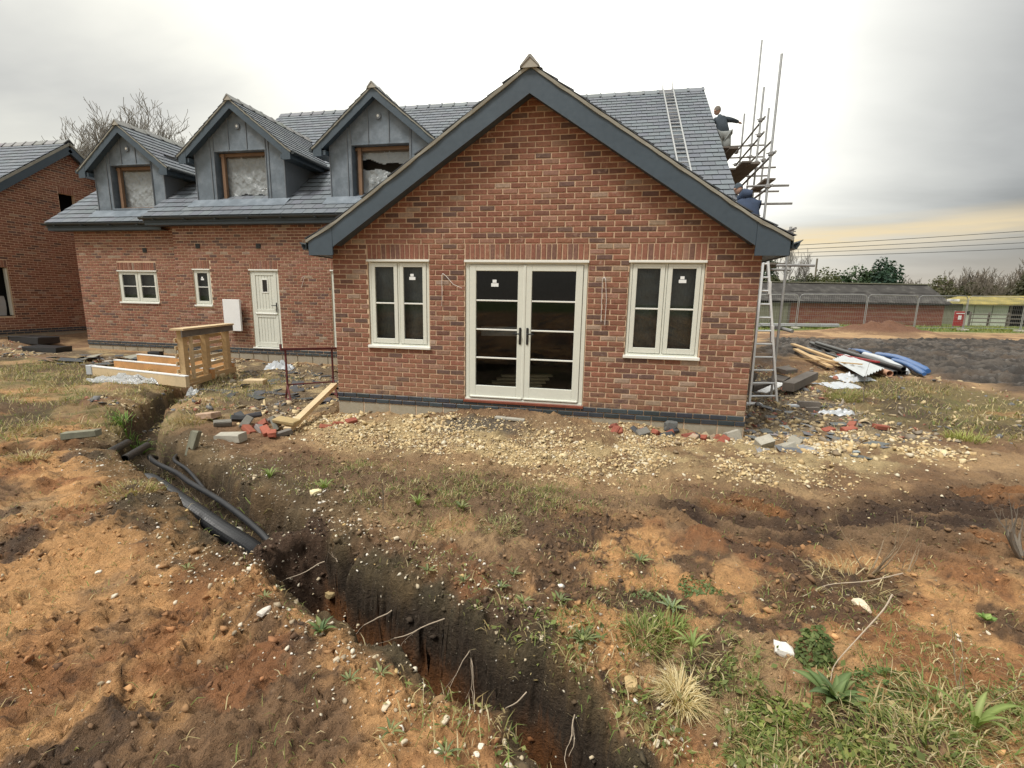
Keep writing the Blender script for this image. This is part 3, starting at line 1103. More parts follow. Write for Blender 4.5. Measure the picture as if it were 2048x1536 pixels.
# side walls of the wing
for nm, fr, L in (('side_wall', ((6.18, 0, 0), (0, 1, 0)), 4.4), ('side_wall', ((0, 4.4, 0), (0, -1, 0)), 4.4)):
    mb = MB()
    backing(mb, fr, 0, L, -.5, lambda x: 2.3, [])
    so = part(nm, mb, 'mortar', house)
    mb = MB()
    bricks_stuff(mb, fr, courses(0, L, 0, 30, [], first=1))
    part('bricks', mb, 'brick', so, kind='stuff')

# plinth: two courses of engineering brick over concrete blocks
pl = MB()
pl.box(-.006, 6.186, .0, .1, -.62, .0)
pl_o = part('plinth', pl, 'mortar', house)
for k in range(2):
    for (xc, zc, wd) in courses(-.008, 6.188, -.15 + .075 * k, 1, [], first=k):
        o = link('engineering_brick', rnd.choice(BLV), None, pl_o, (xc, -.010, zc))
        o.scale.x = wd / .213
xb = -.002
while xb < 6.17:
    e_ = min(xb + .44, 6.182)
    mb = MB().bbox(xb, e_ - .008, -.006, .06, -.365, -.157, .004)
    part('concrete_block', mb, 'block', pl_o)
    xb += .45
mb = MB().box(-.002, 6.182, -.003, .06, -.64, -.372)
part('foundation', mb, 'block', pl_o)


def hyp(pts, y0, y1):
    """a raked board: outline in x-z pushed between two depths"""
    n_ = len(pts)
    vs_ = [(x, y0, z) for x, z in pts] + [(x, y1, z) for x, z in pts]
    return vs_, [tuple(range(n_))[::-1], tuple(range(n_, 2 * n_))] + [(i, (i + 1) % n_, n_ + (i + 1) % n_, n_ + i) for i in range(n_)]


def gable_trim(parent, cx, apex, slope, half, kink, kslope, y0, y1, ywall, bd=.285, strip=.055, boxw=.40, boxz=None, mname='anthracite', inner=None):
    """bargeboards with box ends, mortar strip under the verge slates and raking soffit"""
    zt = lambda d: apex - slope * d if d < kink else apex - slope * kink - (d - kink) * kslope
    for s in (-1, 1):
        bi = half - boxw
        zend = boxz if boxz is not None else zt(half) - strip - bd + .03
        zi = zt(bi) - strip - bd
        P = [(0, zt(0) - strip), (0, zt(0) - strip - bd * 1.06)]
        P += [(bi - .002, max(zi, zend + .01))]
        P += [(bi - .002, zt(bi) - strip)]
        pts = [(cx + s * x, z) for x, z in P]
        if s > 0:
            pts = pts[::-1]
        vs_, fs_ = hyp(pts, y0, y0 + .022)
        part('bargeboard', MB().add(vs_, fs_), mname, parent)
        P = [(bi + .002, zt(bi) - strip), (bi + .002, zend), (half - .03, zend - .0), (half - .03, zt(half - .03) - strip)]
        if bi < kink < half - .03:
            P.insert(0, (kink, zt(kink) - strip))
            P = [P[1], P[2], P[3], P[4], P[0]]
        pts = [(cx + s * x, z) for x, z in P]
        if s > 0:
            pts = pts[::-1]
        vs_, fs_ = hyp(pts, y0 - .003, y0 + .022)
        part('box_end', MB().add(vs_, fs_), mname, parent)
        # mortar bed on undercloak, uneven along its length
        mb = MB()
        n_ = 26
        ring = []
        for i in range(n_ + 1):
            d = half * i / n_
            j = rnd.uniform(-.008, .008)
            x = cx + s * d
            ring.append([(x, y0 - .02 + j * .5, zt(d) - strip + j), (x, y0 - .024 + j, zt(d) - .012 + j * .6), (x, y1, zt(d) - .012), (x, y1, zt(d) - strip)])
        for a_, b_ in zip(ring[:-1], ring[1:]):
            mb.add(a_ + b_, [(0, 1, 5, 4), (1, 2, 6, 5), (3, 0, 4, 7)])
        part('verge_mortar', mb, 'undercloak', parent)
        mb = MB()
        zs_ = lambda d: zt(d) - strip - bd + .03
        A, B = (cx, zs_(0)), (cx + s * bi, zs_(bi))
        vs_ = [(A[0], y0 + .02, A[1]), (B[0], y0 + .02, B[1]), (B[0], ywall + .06, B[1]), (A[0], ywall + .06, A[1])]
        mb.add(vs_, [(0, 1, 2, 3)])
        part('soffit', mb, mname, parent)
    return zt


roof = MB()
R0, R1 = -.27, 5.9
YR = (R0 + .01, R1)
for s in (-1, 1):
    P = [(WX, APEX - .02), (WX + s * 2.85, APEX - WS * 2.85 - .02), (WX + s * 3.36, verge(WX + 3.36) - .02)]
    for (a, b) in zip(P[:-1], P[1:]):
        roof.add([(a[0], YR[0], a[1]), (b[0], YR[0], b[1]), (b[0], YR[1], b[1]), (a[0], YR[1], a[1])], [(0, 1, 2, 3)])
roof_o = part('roof', roof, 'lead_dark', house, label='slate roof of the gable wing')
gable_trim(roof_o, WX, APEX, WS, 3.36, 2.85, .54, -.25, .1, 0.0, boxw=.43, boxz=2.14)
mb = MB()
for s in (-1, 1):
    ev = Vector((-s * 1.0, 0, WS))
    o_ = Vector((WX + s * 2.85, R0 if s > 0 else R1, verge(WX + 2.85)))
    slates_stuff(mb, roof_matrix(o_, (0, s, 0), ev), slate_grid(R1 - R0, 3.42), length=3.42)
    ev = Vector((-s * 1.0, 0, .54))
    o_ = Vector((WX + s * 3.38, R0 if s > 0 else R1, verge(WX + 3.36) - .01))
    slates_stuff(mb, roof_matrix(o_, (0, s, 0), ev), slate_grid(R1 - R0, .6), length=.6)
part('slates', mb, 'slate', roof_o, kind='stuff')
ridge_tiles('ridge_tile', roof_o, (WX, -.30, APEX + .035), (WX, 5.75, APEX + .035), 13, r_=.13, drop=.085, col=(.27, .265, .24), lift=.055)
mb = MB()
for s in (-1, 1):
    x0, x1 = sorted((WX + s * 3.09, WX + s * 3.33))
    mb.box(x0, x1, -.225, 4.39, 2.15, 2.165)
    xf = WX + s * 3.33
    mb.box(min(xf, xf + s * .02), max(xf, xf + s * .02), -.22, 4.39, 2.14, 2.34)
part('eaves_box', mb, 'anthracite', roof_o)
for s in (-1, 1):
    mb = MB()
    prof = [(.0, .10), (.0, .0), (.05, -.012), (.075, .03), (.085, .07), (.115, .10), (.108, .104), (.078, .078), (.065, .035), (.045, .0), (.008, .012), (.008, .10)]
    ya, yb = -.275, 4.38
    vs_ = [(WX + s * (3.352 + p), ya, 2.225 + z) for p, z in prof] + [(WX + s * (3.352 + p), yb, 2.225 + z) for p, z in prof]
    n_ = len(prof)
    mb.add(vs_, [(i, (i + 1) % n_, n_ + (i + 1) % n_, n_ + i) for i in range(n_)] + [tuple(range(n_))])
    part('gutter', mb, 'gutter', roof_o)


# ------------------------------------------------------------------ windows and doors
def slab(mb, x0, x1, y0, y1, z0, z1, fr, b=.003, col=(1, 1, 1)):
    t_ = MB().bbox(x0, x1, y0, y1, z0, z1, b)
    mb.add([to_world(fr, *p) for p in t_.v], t_.f, col)


def film_sheet(fr, x0, x1, z0, z1, y, amp=.02, nx_=18, nz_=22, hole=None, seed=0):
    """loose polythene hung behind an opening"""
    gx = np.linspace(x0, x1, nx_ + 1)
    gz = np.linspace(z0, z1, nz_ + 1)
    A, B = np.meshgrid(gx, gz)
    D = (fbm(A * 5 + B * 3, B * 4 - A * 6, 4, .6, 60 + seed) - .5) * 2 * amp + np.abs(fbm(A * 9 + B * 7, B * 3, 3, .5, 61 + seed) - .5) * -2.2 * amp
    mb = MB()
    vs_ = [to_world(fr, float(a), y + float(d), float(b)) for a, b, d in zip(A.ravel(), B.ravel(), D.ravel())]
    fs_ = []
    for j in range(nz_):
        for i in range(nx_):
            if hole and hole((gx[i] + gx[i + 1]) / 2, (gz[j] + gz[j + 1]) / 2):
                continue
            k = j * (nx_ + 1) + i
            fs_.append((k, k + 1, k + nx_ + 2, k + nx_ + 1))
    return mb.add(vs_, fs_)


def stickers(parent, fr, x, z, y, k=1.0):
    mb = MB()
    slab(mb, x - .035 * k, x + .025 * k, y - .002, y, z, z + .045 * k, fr, .0005)
    slab(mb, x - .055 * k, x + .055 * k, y - .002, y, z - .055 * k, z - .006 * k, fr, .0005)
    part('sticker', mb, 'sticker', parent)


def casement_window(fr, x0, x1, z0, z1, n=2, sheet=True, sticker=None, fwid=.045, st=.06, seed=0, bar=True):
    mb = MB()
    y0 = .018
    g = .006
    slab(mb, x0 + g, x0 + fwid, y0, .1, z0 + .03, z1, fr)
    slab(mb, x1 - fwid, x1 - g, y0, .1, z0 + .03, z1, fr)
    slab(mb, x0 + fwid, x1 - fwid, y0, .1, z1 - fwid, z1 - g, fr)
    slab(mb, x0 + fwid, x1 - fwid, y0, .1, z0 + .03, z0 + .07, fr)
    cw = (x1 - x0 - 2 * fwid) / n
    for i in range(1, n):
        xm = x0 + fwid + cw * i
        slab(mb, xm - .014, xm + .014, y0, .1, z0 + .07, z1 - fwid, fr)
    win = part('window', mb, 'sage', house)
    mb = MB()
    slab(mb, x0 - .02, x1 + .02, -.042, .1, z0 - .002, z0 + .042, fr, .006)
    part('sill', mb, 'sage_edge', win)
    mb = MB()
    slab(mb, x0 - .012, x1 + .012, -.026, .05, z1 - .034, z1 - .002, fr, .004)
    part('head_drip', mb, 'sage_edge', win)
    for i in range(n):
        a = x0 + fwid + cw * i + (.005 if i == 0 else .019)
        b = x0 + fwid + cw * (i + 1) - (.005 if i == n - 1 else .019)
        l, h = z0 + .075, z1 - fwid - .005
        mb = MB()
        slab(mb, a, a + st, .010, .06, l, h, fr, .004)
        slab(mb, b - st, b, .010, .06, l, h, fr, .004)
        slab(mb, a + st, b - st, .010, .06, h - st, h, fr, .004)
        slab(mb, a + st, b - st, .010, .06, l, l + st * 1.25, fr, .004)
        part('casement', mb, 'sage', win)
        zm = (l + st * 1.25 + h - st) / 2
        if bar:
            mb = MB()
            slab(mb, a + st, b - st, .016, .04, zm - .011, zm + .011, fr, .003)
            part('glazing_bar', mb, 'sage_edge', win)
            spans = ((l + st * 1.25, zm - .011), (zm + .011, h - st))
        else:
            spans = ((l + st * 1.25, h - st),)
        for (q0, q1) in spans:
            mb = MB().add([to_world(fr, a + st, .032, q0), to_world(fr, b - st, .032, q0), to_world(fr, b - st, .032, q1), to_world(fr, a + st, .032, q1)], [(0, 1, 2, 3)])
            part('pane', mb, 'glass', win)
        if sticker and i == sticker[0]:
            stickers(win, fr, a + st + (b - a - 2 * st) * .45, h - st - .14, .030, .9)
    if sheet:
        part('plastic_sheet', film_sheet(fr, x0 + .03, x1 - .03, z0 + .04, z1 - .03, .17, .03, seed=seed), 'sheet_grey', win, sm=True)
    return win


casement_window(WF, .585, 1.58, .75, 2.1, 2, True, (1,), seed=1)
casement_window(WF, 4.505, 5.5, .75, 2.1, 2, True, (1,), seed=2)

# french doors
x0, x1, z0, z1 = 2.144, 3.944, 0.0, 2.1
mb = MB()
for a, b in ((x0 + .006, x0 + .062), (x1 - .062, x1 - .006)):
    slab(mb, a, b, .016, .1, .035, z1 - .004, WF)
slab(mb, x0 + .062, x1 - .062, .016, .1, z1 - .066, z1 - .004, WF)
slab(mb, x0 + .006, x1 - .006, -.004, .1, .008, .036, WF)
fdoor = part('door', mb, 'sage', house, label='pair of glazed french doors')
part('threshold', (lambda q: (slab(q, x0 - .015, x1 + .015, -.035, .09, -.032, .010, WF, .005), q)[1])(MB()), 'hardwood', fdoor)
part('head_drip', (lambda q: (slab(q, x0 - .01, x1 + .01, -.026, .05, z1 - .040, z1 - .004, WF, .004), q)[1])(MB()), 'sage_edge', fdoor)
xm = (x0 + x1) / 2
for k, (a, b) in enumerate(((x0 + .068, xm - .004), (xm + .004, x1 - .068))):
    l, h = .044, z1 - .072
    st, br = .098, .19
    mb = MB()
    slab(mb, a, a + st, .004, .07, l, h, WF, .004)
    slab(mb, b - st, b, .004, .07, l, h, WF, .004)
    slab(mb, a + st, b - st, .004, .07, h - .085, h, WF, .004)
    slab(mb, a + st, b - st, .004, .07, l, l + br, WF, .004)
    slab(mb, a + .01, b - .01, -.018, .02, l + .002, l + .032, WF, .008)
    part('door_leaf', mb, 'sage', fdoor)
    g0, g1 = l + br, h - .085
    for i in range(4):
        q0, q1 = g0 + (g1 - g0) * i / 4 + (.011 if i else 0), g0 + (g1 - g0) * (i + 1) / 4 - (.011 if i < 3 else 0)
        mb = MB().add([to_world(WF, a + st, .036, q0), to_world(WF, b - st, .036, q0), to_world(WF, b - st, .036, q1), to_world(WF, a + st, .036, q1)], [(0, 1, 2, 3)])
        part('pane', mb, 'glass', fdoor)
        if i:
            zb = g0 + (g1 - g0) * i / 4
            mb = MB()
            slab(mb, a + st, b - st, .014, .045, zb - .011, zb + .011, WF, .003)
            part('glazing_bar', mb, 'sage_edge', fdoor)
    xh = b - .05 if k == 0 else a + .05
    mb = MB()
    slab(mb, xh - .018, xh + .018, -.010, .006, .88, 1.13, WF, .008)
    mb.tube([to_world(WF, xh, -.008, 1.04), to_world(WF, xh, -.05, 1.04), to_world(WF, xh + (-.10 if k == 0 else .10), -.052, 1.04)], .010, 8)
    part('handle', mb, 'black', fdoor)
    if k == 0:
        stickers(fdoor, WF, a + st + .28, g1 - .17, .034, 1.0)
mb = MB()
slab(mb, xm - .02, xm + .02, -.004, .02, .05, z1 - .075, WF, .006)
part('astragal', mb, 'sage', fdoor)
# boards and crumpled polythene lying on the floor behind the doors
mb = MB()
for i in range(4):
    mb.beam((2.3 + .05 * i, .75 + .15 * i, .10 + .035 * i), (3.2 + .04 * i, 1.0 + .16 * i, .10 + .035 * i), .16, .03)
part('stored_boards', mb, 'pine_pale', house)
fs_m = film_sheet(((2.25, .55, 0), (1, .25, 0)), 0, .8, .95, 1.1, .0, .05, 16, 6, seed=5)
part('plastic_sheet', fs_m, 'wrap', house, sm=True)
# the room behind
mb = MB()
mb.add([(.05, .22, -.02), (6.13, .22, -.02), (6.13, 4.3, -.02), (.05, 4.3, -.02), (.05, .22, 2.38), (6.13, .22, 2.38), (6.13, 4.3, 2.38), (.05, 4.3, 2.38)], [(0, 1, 2, 3), (4, 7, 6, 5), (1, 5, 6, 2), (2, 6, 7, 3), (3, 7, 4, 0)])
part('interior', mb, 'interior', house)

# electric tails left hanging on the wing wall
for (pts) in ([(1.80, -.004, 1.90), (1.79, -.03, 1.86), (1.795, -.028, 1.6), (1.785, -.02, 1.42)], [(1.80, -.004, 1.90), (1.86, -.035, 1.86), (1.97, -.03, 1.74), (2.10, -.03, 1.69)],
              [(4.17, -.004, 1.87), (4.145, -.03, 1.84), (4.15, -.03, 1.6), (4.155, -.03, 1.25)], [(4.17, -.004, 1.87), (4.19, -.035, 1.83), (4.215, -.03, 1.55), (4.21, -.03, 1.2)]):
    part('cable_tail', MB().tube(pts, .0045, 6), 'cable_white', house, sm=True)

# ------------------------------------------------------------------ main range, set back behind the wing
D0 = .10
MF = ((0, 4.4, 0), (1, 0, 0))
LF = ((0, 4.7, 0), (1, 0, 0))
OPM = [(-6.93, -6.39, 1.19, 2.2), (-5.16, -4.31, D0, 2.2), (-2.78, -1.95, D0 + .05, 2.2)]
OPL = [(-9.80, -8.45, 1.22, 2.16)]
for fr, xa, xb_, ops, nm in ((MF, -7.47, .3, OPM, 'wall'), (LF, -11.2, -7.3, OPL, 'wall')):
    mb = MB()
    backing(mb, fr, xa, xb_, D0, lambda x: 3.5, ops)
    wo = part(nm, mb, 'mortar', house)
    sold = [(a, b, h, h + .225) for a, b, l, h in ops]
    mb = MB()
    bricks_stuff(mb, fr, courses(xa, xb_, D0, 45, ops + sold))
    for a, b, l, h in ops:
        xs_, p_ = soldiers(a, b)
        for x_ in xs_:
            vv, ff = brick_shape(p_ - .011, .213)
            mb.add([to_world(fr, x_ + q[0], q[1], h + .1125 + q[2]) for q in vv], ff, brick_col())
    part('bricks', mb, 'brick', wo, kind='stuff')
    # plinth
    mb = MB()
    o, _ = fr
    mb.box(xa - .006, xb_, o[1] - .012, o[1] + .1, D0 - .15, D0 - .002)
    po = part('plinth', mb, 'mortar', house)
    mb = MB()
    for k in range(2):
        bricks_stuff(mb, ((0, o[1] - .016, 0), (1, 0, 0)), courses(xa - .006, xb_, D0 - .15 + .075 * k, 1, [], first=k), col=lambda: cvar((.05, .06, .068), .2))
    part('engineering_bricks', mb, 'blue_brick', po, kind='stuff')
    x_ = xa
    while x_ < xb_ - .1:
        part('concrete_block', MB().bbox(x_, min(x_ + .442, xb_) - .008, o[1] - .006, o[1] + .08, D0 - .37, D0 - .157, .004), 'block', po)
        x_ += .45
    part('foundation', MB().box(xa, xb_, o[1] - .002, o[1] + .08, -.7, D0 - .375), 'block', po)
# return where the main range steps forward, outer corner, and the far sides
mb = MB()
mb.box(-7.47, -7.40, 4.404, 4.8, -.6, 3.5)
mb.box(-11.2, -11.1, 4.704, 10.5, -.6, 3.5)
mb.box(6.55, 6.66, 4.41, 16.0, -.6, 3.55)
mb.box(-7.4, 6.55, 15.9, 16.0, -.6, 3.55)
mb.add([(6.66, 4.41, 3.5), (6.66, 16.0, 3.5), (6.66, 10.2, 7.95)], [(0, 1, 2)])
mb.add([(-7.95, 4.41, 3.5), (-7.95, 16.0, 3.5), (-7.95, 10.2, 7.95)], [(2, 1, 0)])
mb.add([(-11.2, 4.7, 3.45), (-11.2, 11.9, 3.45), (-11.2, 8.3, 6.2)], [(2, 1, 0)])
part('wall', mb, 'barn_brick', house, label='plain return and back walls of the main range')
for a, b, l, h in [(-6.93, -6.39, 1.19, 2.2), (-9.80, -8.45, 1.22, 2.16), (-2.78, -1.95, .15, 2.2)]:
    part('interior', MB().add([(a - .2, 5.0, l - .3), (b + .2, 5.0, l - .3), (b + .2, 5.0, h + .2), (a - .2, 5.0, h + .2)], [(0, 1, 2, 3)]), 'interior', house)
casement_window(MF, -6.93, -6.39, 1.19, 2.2, 1, True, (0,), seed=3)
casement_window(LF, -9.80, -8.45, 1.22, 2.16, 2, True, None, seed=4, st=.07)
casement_window(MF, -2.78, -1.95, D0 + .05, 2.2, 1, True, None, seed=6, fwid=.06, st=.08)

# stable door
x0, x1, z0, z1 = -5.16, -4.31, D0, 2.2
mb = MB()
slab(mb, x0 + .006, x0 + .062, .012, .1, z0 + .03, z1 - .004, MF)
slab(mb, x1 - .062, x1 - .006, .012, .1, z0 + .03, z1 - .004, MF)
slab(mb, x0 + .062, x1 - .062, .012, .1, z1 - .066, z1 - .004, MF)
sdoor = part('door', mb, 'sage', house, label='pale green boarded stable door')
part('threshold', (lambda q: (slab(q, x0 - .03, x1 + .03, -.05, .09, z0 - .005, z0 + .032, MF, .005), q)[1])(MB()), 'sage_edge', sdoor)
part('head_drip', (lambda q: (slab(q, x0 - .02, x1 + .02, -.03, .05, z1 - .036, z1 - .002, MF, .004), q)[1])(MB()), 'sage_edge', sdoor)
a, b = x0 + .068, x1 - .068
for l, h in ((z0 + .045, 1.02), (1.035, z1 - .072)):
    st = .085
    mb = MB()
    slab(mb, a, a + st, .002, .05, l, h, MF, .005)
    slab(mb, b - st, b, .002, .05, l, h, MF, .005)
    slab(mb, a + st, b - st, .002, .05, h - st, h, MF, .005)
    slab(mb, a + st, b - st, .002, .05, l, l + st * 1.5, MF, .005)
    part('rail', mb, 'sage', sdoor)
    nb = 6
    for i in range(nb):
        p0 = a + st + (b - a - 2 * st) * i / nb
        p1 = a + st + (b - a - 2 * st) * (i + 1) / nb
        zl, zh = l + st * 1.5, h - st
        mid = i in (2, 3) and l > 1
        for (q0, q1) in (((zl, 1.60), (1.94, zh)) if mid else ((zl, zh),)):
            mb = MB()
            slab(mb, p0 + .002, p1 - .002, .014, .04, q0, q1, MF, .005)
            part('board', mb, 'sage', sdoor)
wa_, wb_ = a + .085 + (b - a - .17) * 2 / 6, a + .085 + (b - a - .17) * 4 / 6
mb = MB()
for q in ((wa_ - .012, wa_ + .02, 1.585, 1.955), (wb_ - .02, wb_ + .012, 1.585, 1.955), (wa_ + .02, wb_ - .02, 1.585, 1.615), (wa_ + .02, wb_ - .02, 1.925, 1.955)):
    slab(mb, q[0], q[1], .004, .045, q[2], q[3], MF, .003)
part('light_frame', mb, 'sage_edge', sdoor)
part('pane', MB().add([to_world(MF, wa_, .024, 1.6), to_world(MF, wb_, .024, 1.6), to_world(MF, wb_, .024, 1.94), to_world(MF, wa_, .024, 1.94)], [(0, 1, 2, 3)]), 'black', sdoor)
mb = MB()
slab(mb, a + .03, b - .03, -.018, .01, 1.02, 1.06, MF, .008)
part('weather_bar', mb, 'sage_edge', sdoor)
mb = MB()
slab(mb, b - .052, b - .022, -.012, .006, 1.08, 1.34, MF, .006)
mb.tube([to_world(MF, b - .037, -.01, 1.26), to_world(MF, b - .037, -.05, 1.26), to_world(MF, b - .15, -.052, 1.26)], .010, 8)
part('handle', mb, 'black', sdoor)
# ventilation openings and a stray cable
for fr, xc, zc in ((MF, -6.69, 2.80), (MF, -4.83, 2.795), (LF, -8.76, 2.72)):
    mb = MB()
    slab(mb, xc - .07, xc + .07, -.022, .02, zc - .065, zc + .065, fr, .006)
    for i in range(4):
        slab(mb, xc - .05, xc + .05, -.03, -.02, zc - .048 + .028 * i, zc - .036 + .028 * i, fr, .002)
    part('vent', mb, 'black', house)
part('cable_tail', MB().tube([(-3.62, 4.39, 1.93), (-3.58, 4.36, 2.0), (-3.50, 4.36, 2.04), (-3.62, 4.37, 1.75)], .006, 6), 'cable_white', house, sm=True)

# main roof
TS = .76
EY, EZ = 4.13, 3.53
RY = 10.2
RZ = EZ + TS * (RY - EY)
XL, XR = -8.12, 6.86
mb = MB()
mb.add([(XL, EY, EZ - .01), (XR, EY, EZ - .01), (XR, RY, RZ - .01), (XL, RY, RZ - .01), (XL, 2 * RY - EY, EZ), (XR, 2 * RY - EY, EZ)], [(0, 1, 2, 3), (3, 2, 5, 4)])
mb.add([(XL, EY, EZ - .14), (XR, EY, EZ - .14), (XR, RY, RZ - .14), (XL, RY, RZ - .14), (XL, 2 * RY - EY, EZ - .14), (XR, 2 * RY - EY, EZ - .14)], [(3, 2, 1, 0), (4, 5, 2, 3)])
mroof = part('roof', mb, 'lead_dark', house, label='large slate roof of the main range')
DORM = [(-9.24, 1.19, 3.50), (-5.52, 1.37, 3.60), (-1.55, 1.33, 3.60)]
mtx = roof_matrix((XL, EY, EZ), (1, 0, 0), (0, 1, TS))


def in_dormer(c):
    for cx, hw, _ in DORM:
        if abs(c.x - cx) < hw - .02 and 4.85 < c.y < 7.0:
            return True
    d = abs(c.x - WX)
    return c.z < APEX - WS * d - .12 and d < 3.0


ml = [s for s in slate_grid(XR - XL, (RY - EY) * math.hypot(1, TS)) if not in_dormer(mtx @ Vector((s[0], s[1] + .12, 0)))]
vis = []
for s in ml:
    c = mtx @ Vector((s[0], s[1], 0))
    u_, v_, z_ = project(c)
    if s[2] > .28 and s[1] < (RY - EY) * math.hypot(1, TS) - .31 and u_ > 1062 and v_ < 122 + (u_ - 1061) * .678:
        vis.append((z_, s))
vis = {s for _, s in sorted(vis)[:300]}
rot = mtx.to_euler()
for s in vis:
    o = link('slate', rnd.choice(SLV), None, mroof, mtx @ Vector((s[0], s[1], 0)))
    o.rotation_euler = rot
mb = MB()
slates_stuff(mb, mtx, [s for s in ml if s not in vis], length=(RY - EY) * math.hypot(1, TS))
slates_stuff(mb, roof_matrix((XR, 2 * RY - EY, EZ), (-1, 0, 0), (0, -1, TS)), slate_grid(XR - XL, (RY - EY) * math.hypot(1, TS), .6, .5), ln=.6, length=(RY - EY) * math.hypot(1, TS))
part('slates', mb, 'slate', mroof, kind='stuff')
ridge_tiles('ridge_tile', mroof, (XL, RY, RZ + .03), (XR, RY, RZ + .03), 33, r_=.14, drop=.10, col=(.19, .205, .22))
mb = MB()
for x_ in (XL, XR):
    mb.beam((x_ + (.012 if x_ < 0 else -.012), EY + .02, EZ - .07), (x_ + (.012 if x_ < 0 else -.012), RY, RZ - .07), .03, .12)
part('verge_trim', mb, 'undercloak', mroof)

# lower roof at the left end
LY, LZ, LRY = 4.44, 3.46, 8.25
LX0, LX1 = -11.86, -8.0
LRZ = LZ + TS * (LRY - LY)
mb = MB()
mb.add([(LX0, LY, LZ - .01), (LX1, LY, LZ - .01), (LX1, LRY, LRZ - .01), (LX0, LRY, LRZ - .01), (LX0, 2 * LRY - LY, LZ), (LX1, 2 * LRY - LY, LZ)], [(0, 1, 2, 3), (3, 2, 5, 4)])
mb.add([(LX0, LY, LZ - .13), (LX1, LY, LZ - .13), (LX1, LRY, LRZ - .13), (LX0, LRY, LRZ - .13)], [(3, 2, 1, 0)])
lroof = part('roof', mb, 'lead_dark', house, label='lower slate roof at the end of the main range')
mtl = roof_matrix((LX0, LY, LZ), (1, 0, 0), (0, 1, TS))
mb = MB()
slates_stuff(mb, mtl, slate_grid(LX1 - LX0 - .1, (LRY - LY) * math.hypot(1, TS)), length=(LRY - LY) * math.hypot(1, TS), skip=lambda c: abs(c.x - DORM[0][0]) < 1.15 and 5.05 < c.y < 7.2)
part('slates', mb, 'slate', lroof, kind='stuff')
ridge_tiles('ridge_tile', lroof, (LX0, LRY, LRZ + .03), (LX1, LRY, LRZ + .03), 9, r_=.14, drop=.10, col=(.19, .205, .22))
part('verge_trim', MB().beam((LX0 + .012, LY + .02, LZ - .07), (LX0 + .012, LRY, LRZ - .07), .03, .12), 'undercloak', lroof)
# eaves: fascia, soffit, gutter with brackets
for (xa, xb_, ye, ze, yw, ro) in ((XL + .05, -.2, EY, EZ, 4.4, mroof), (LX0 + .06, -7.9, LY, LZ, 4.7, lroof)):
    part('fascia', MB().box(xa, xb_, ye + .03, ye + .05, ze - .21, ze - .03), 'anthracite', ro)
    part('soffit', MB().box(xa, xb_, ye + .05, yw + .05, ze - .21, ze - .20), 'anthracite', ro)
    mb = MB()
    n_ = 8
    ring = [(.055 * math.cos(math.pi + math.pi * i / n_), .055 * math.sin(math.pi + math.pi * i / n_)) for i in range(n_ + 1)]
    ring = ring + [(p * .88, q * .88) for p, q in ring[::-1]]
    k = len(ring)
    gy, gz = ye - .035, ze - .025
    vs_ = [(xa - .08, gy + p, gz + q) for p, q in ring] + [(xb_, gy + p, gz + q) for p, q in ring]
    mb.add(vs_, [(i, (i + 1) % k, k + (i + 1) % k, k + i) for i in range(k)] + [tuple(range(k))])
    g_o = part('gutter', mb, 'gutter', ro)
    x_ = xa + .4
    while x_ < xb_:
        part('bracket', MB().box(x_ - .025, x_ + .025, ye - .098, ye + .03, ze - .092, ze - .078), 'gutter', g_o)
        x_ += .95
part('gutter_end', MB().box(-8.14, -8.125, 4.40, 4.44, 3.33, 3.50), 'white', lroof)


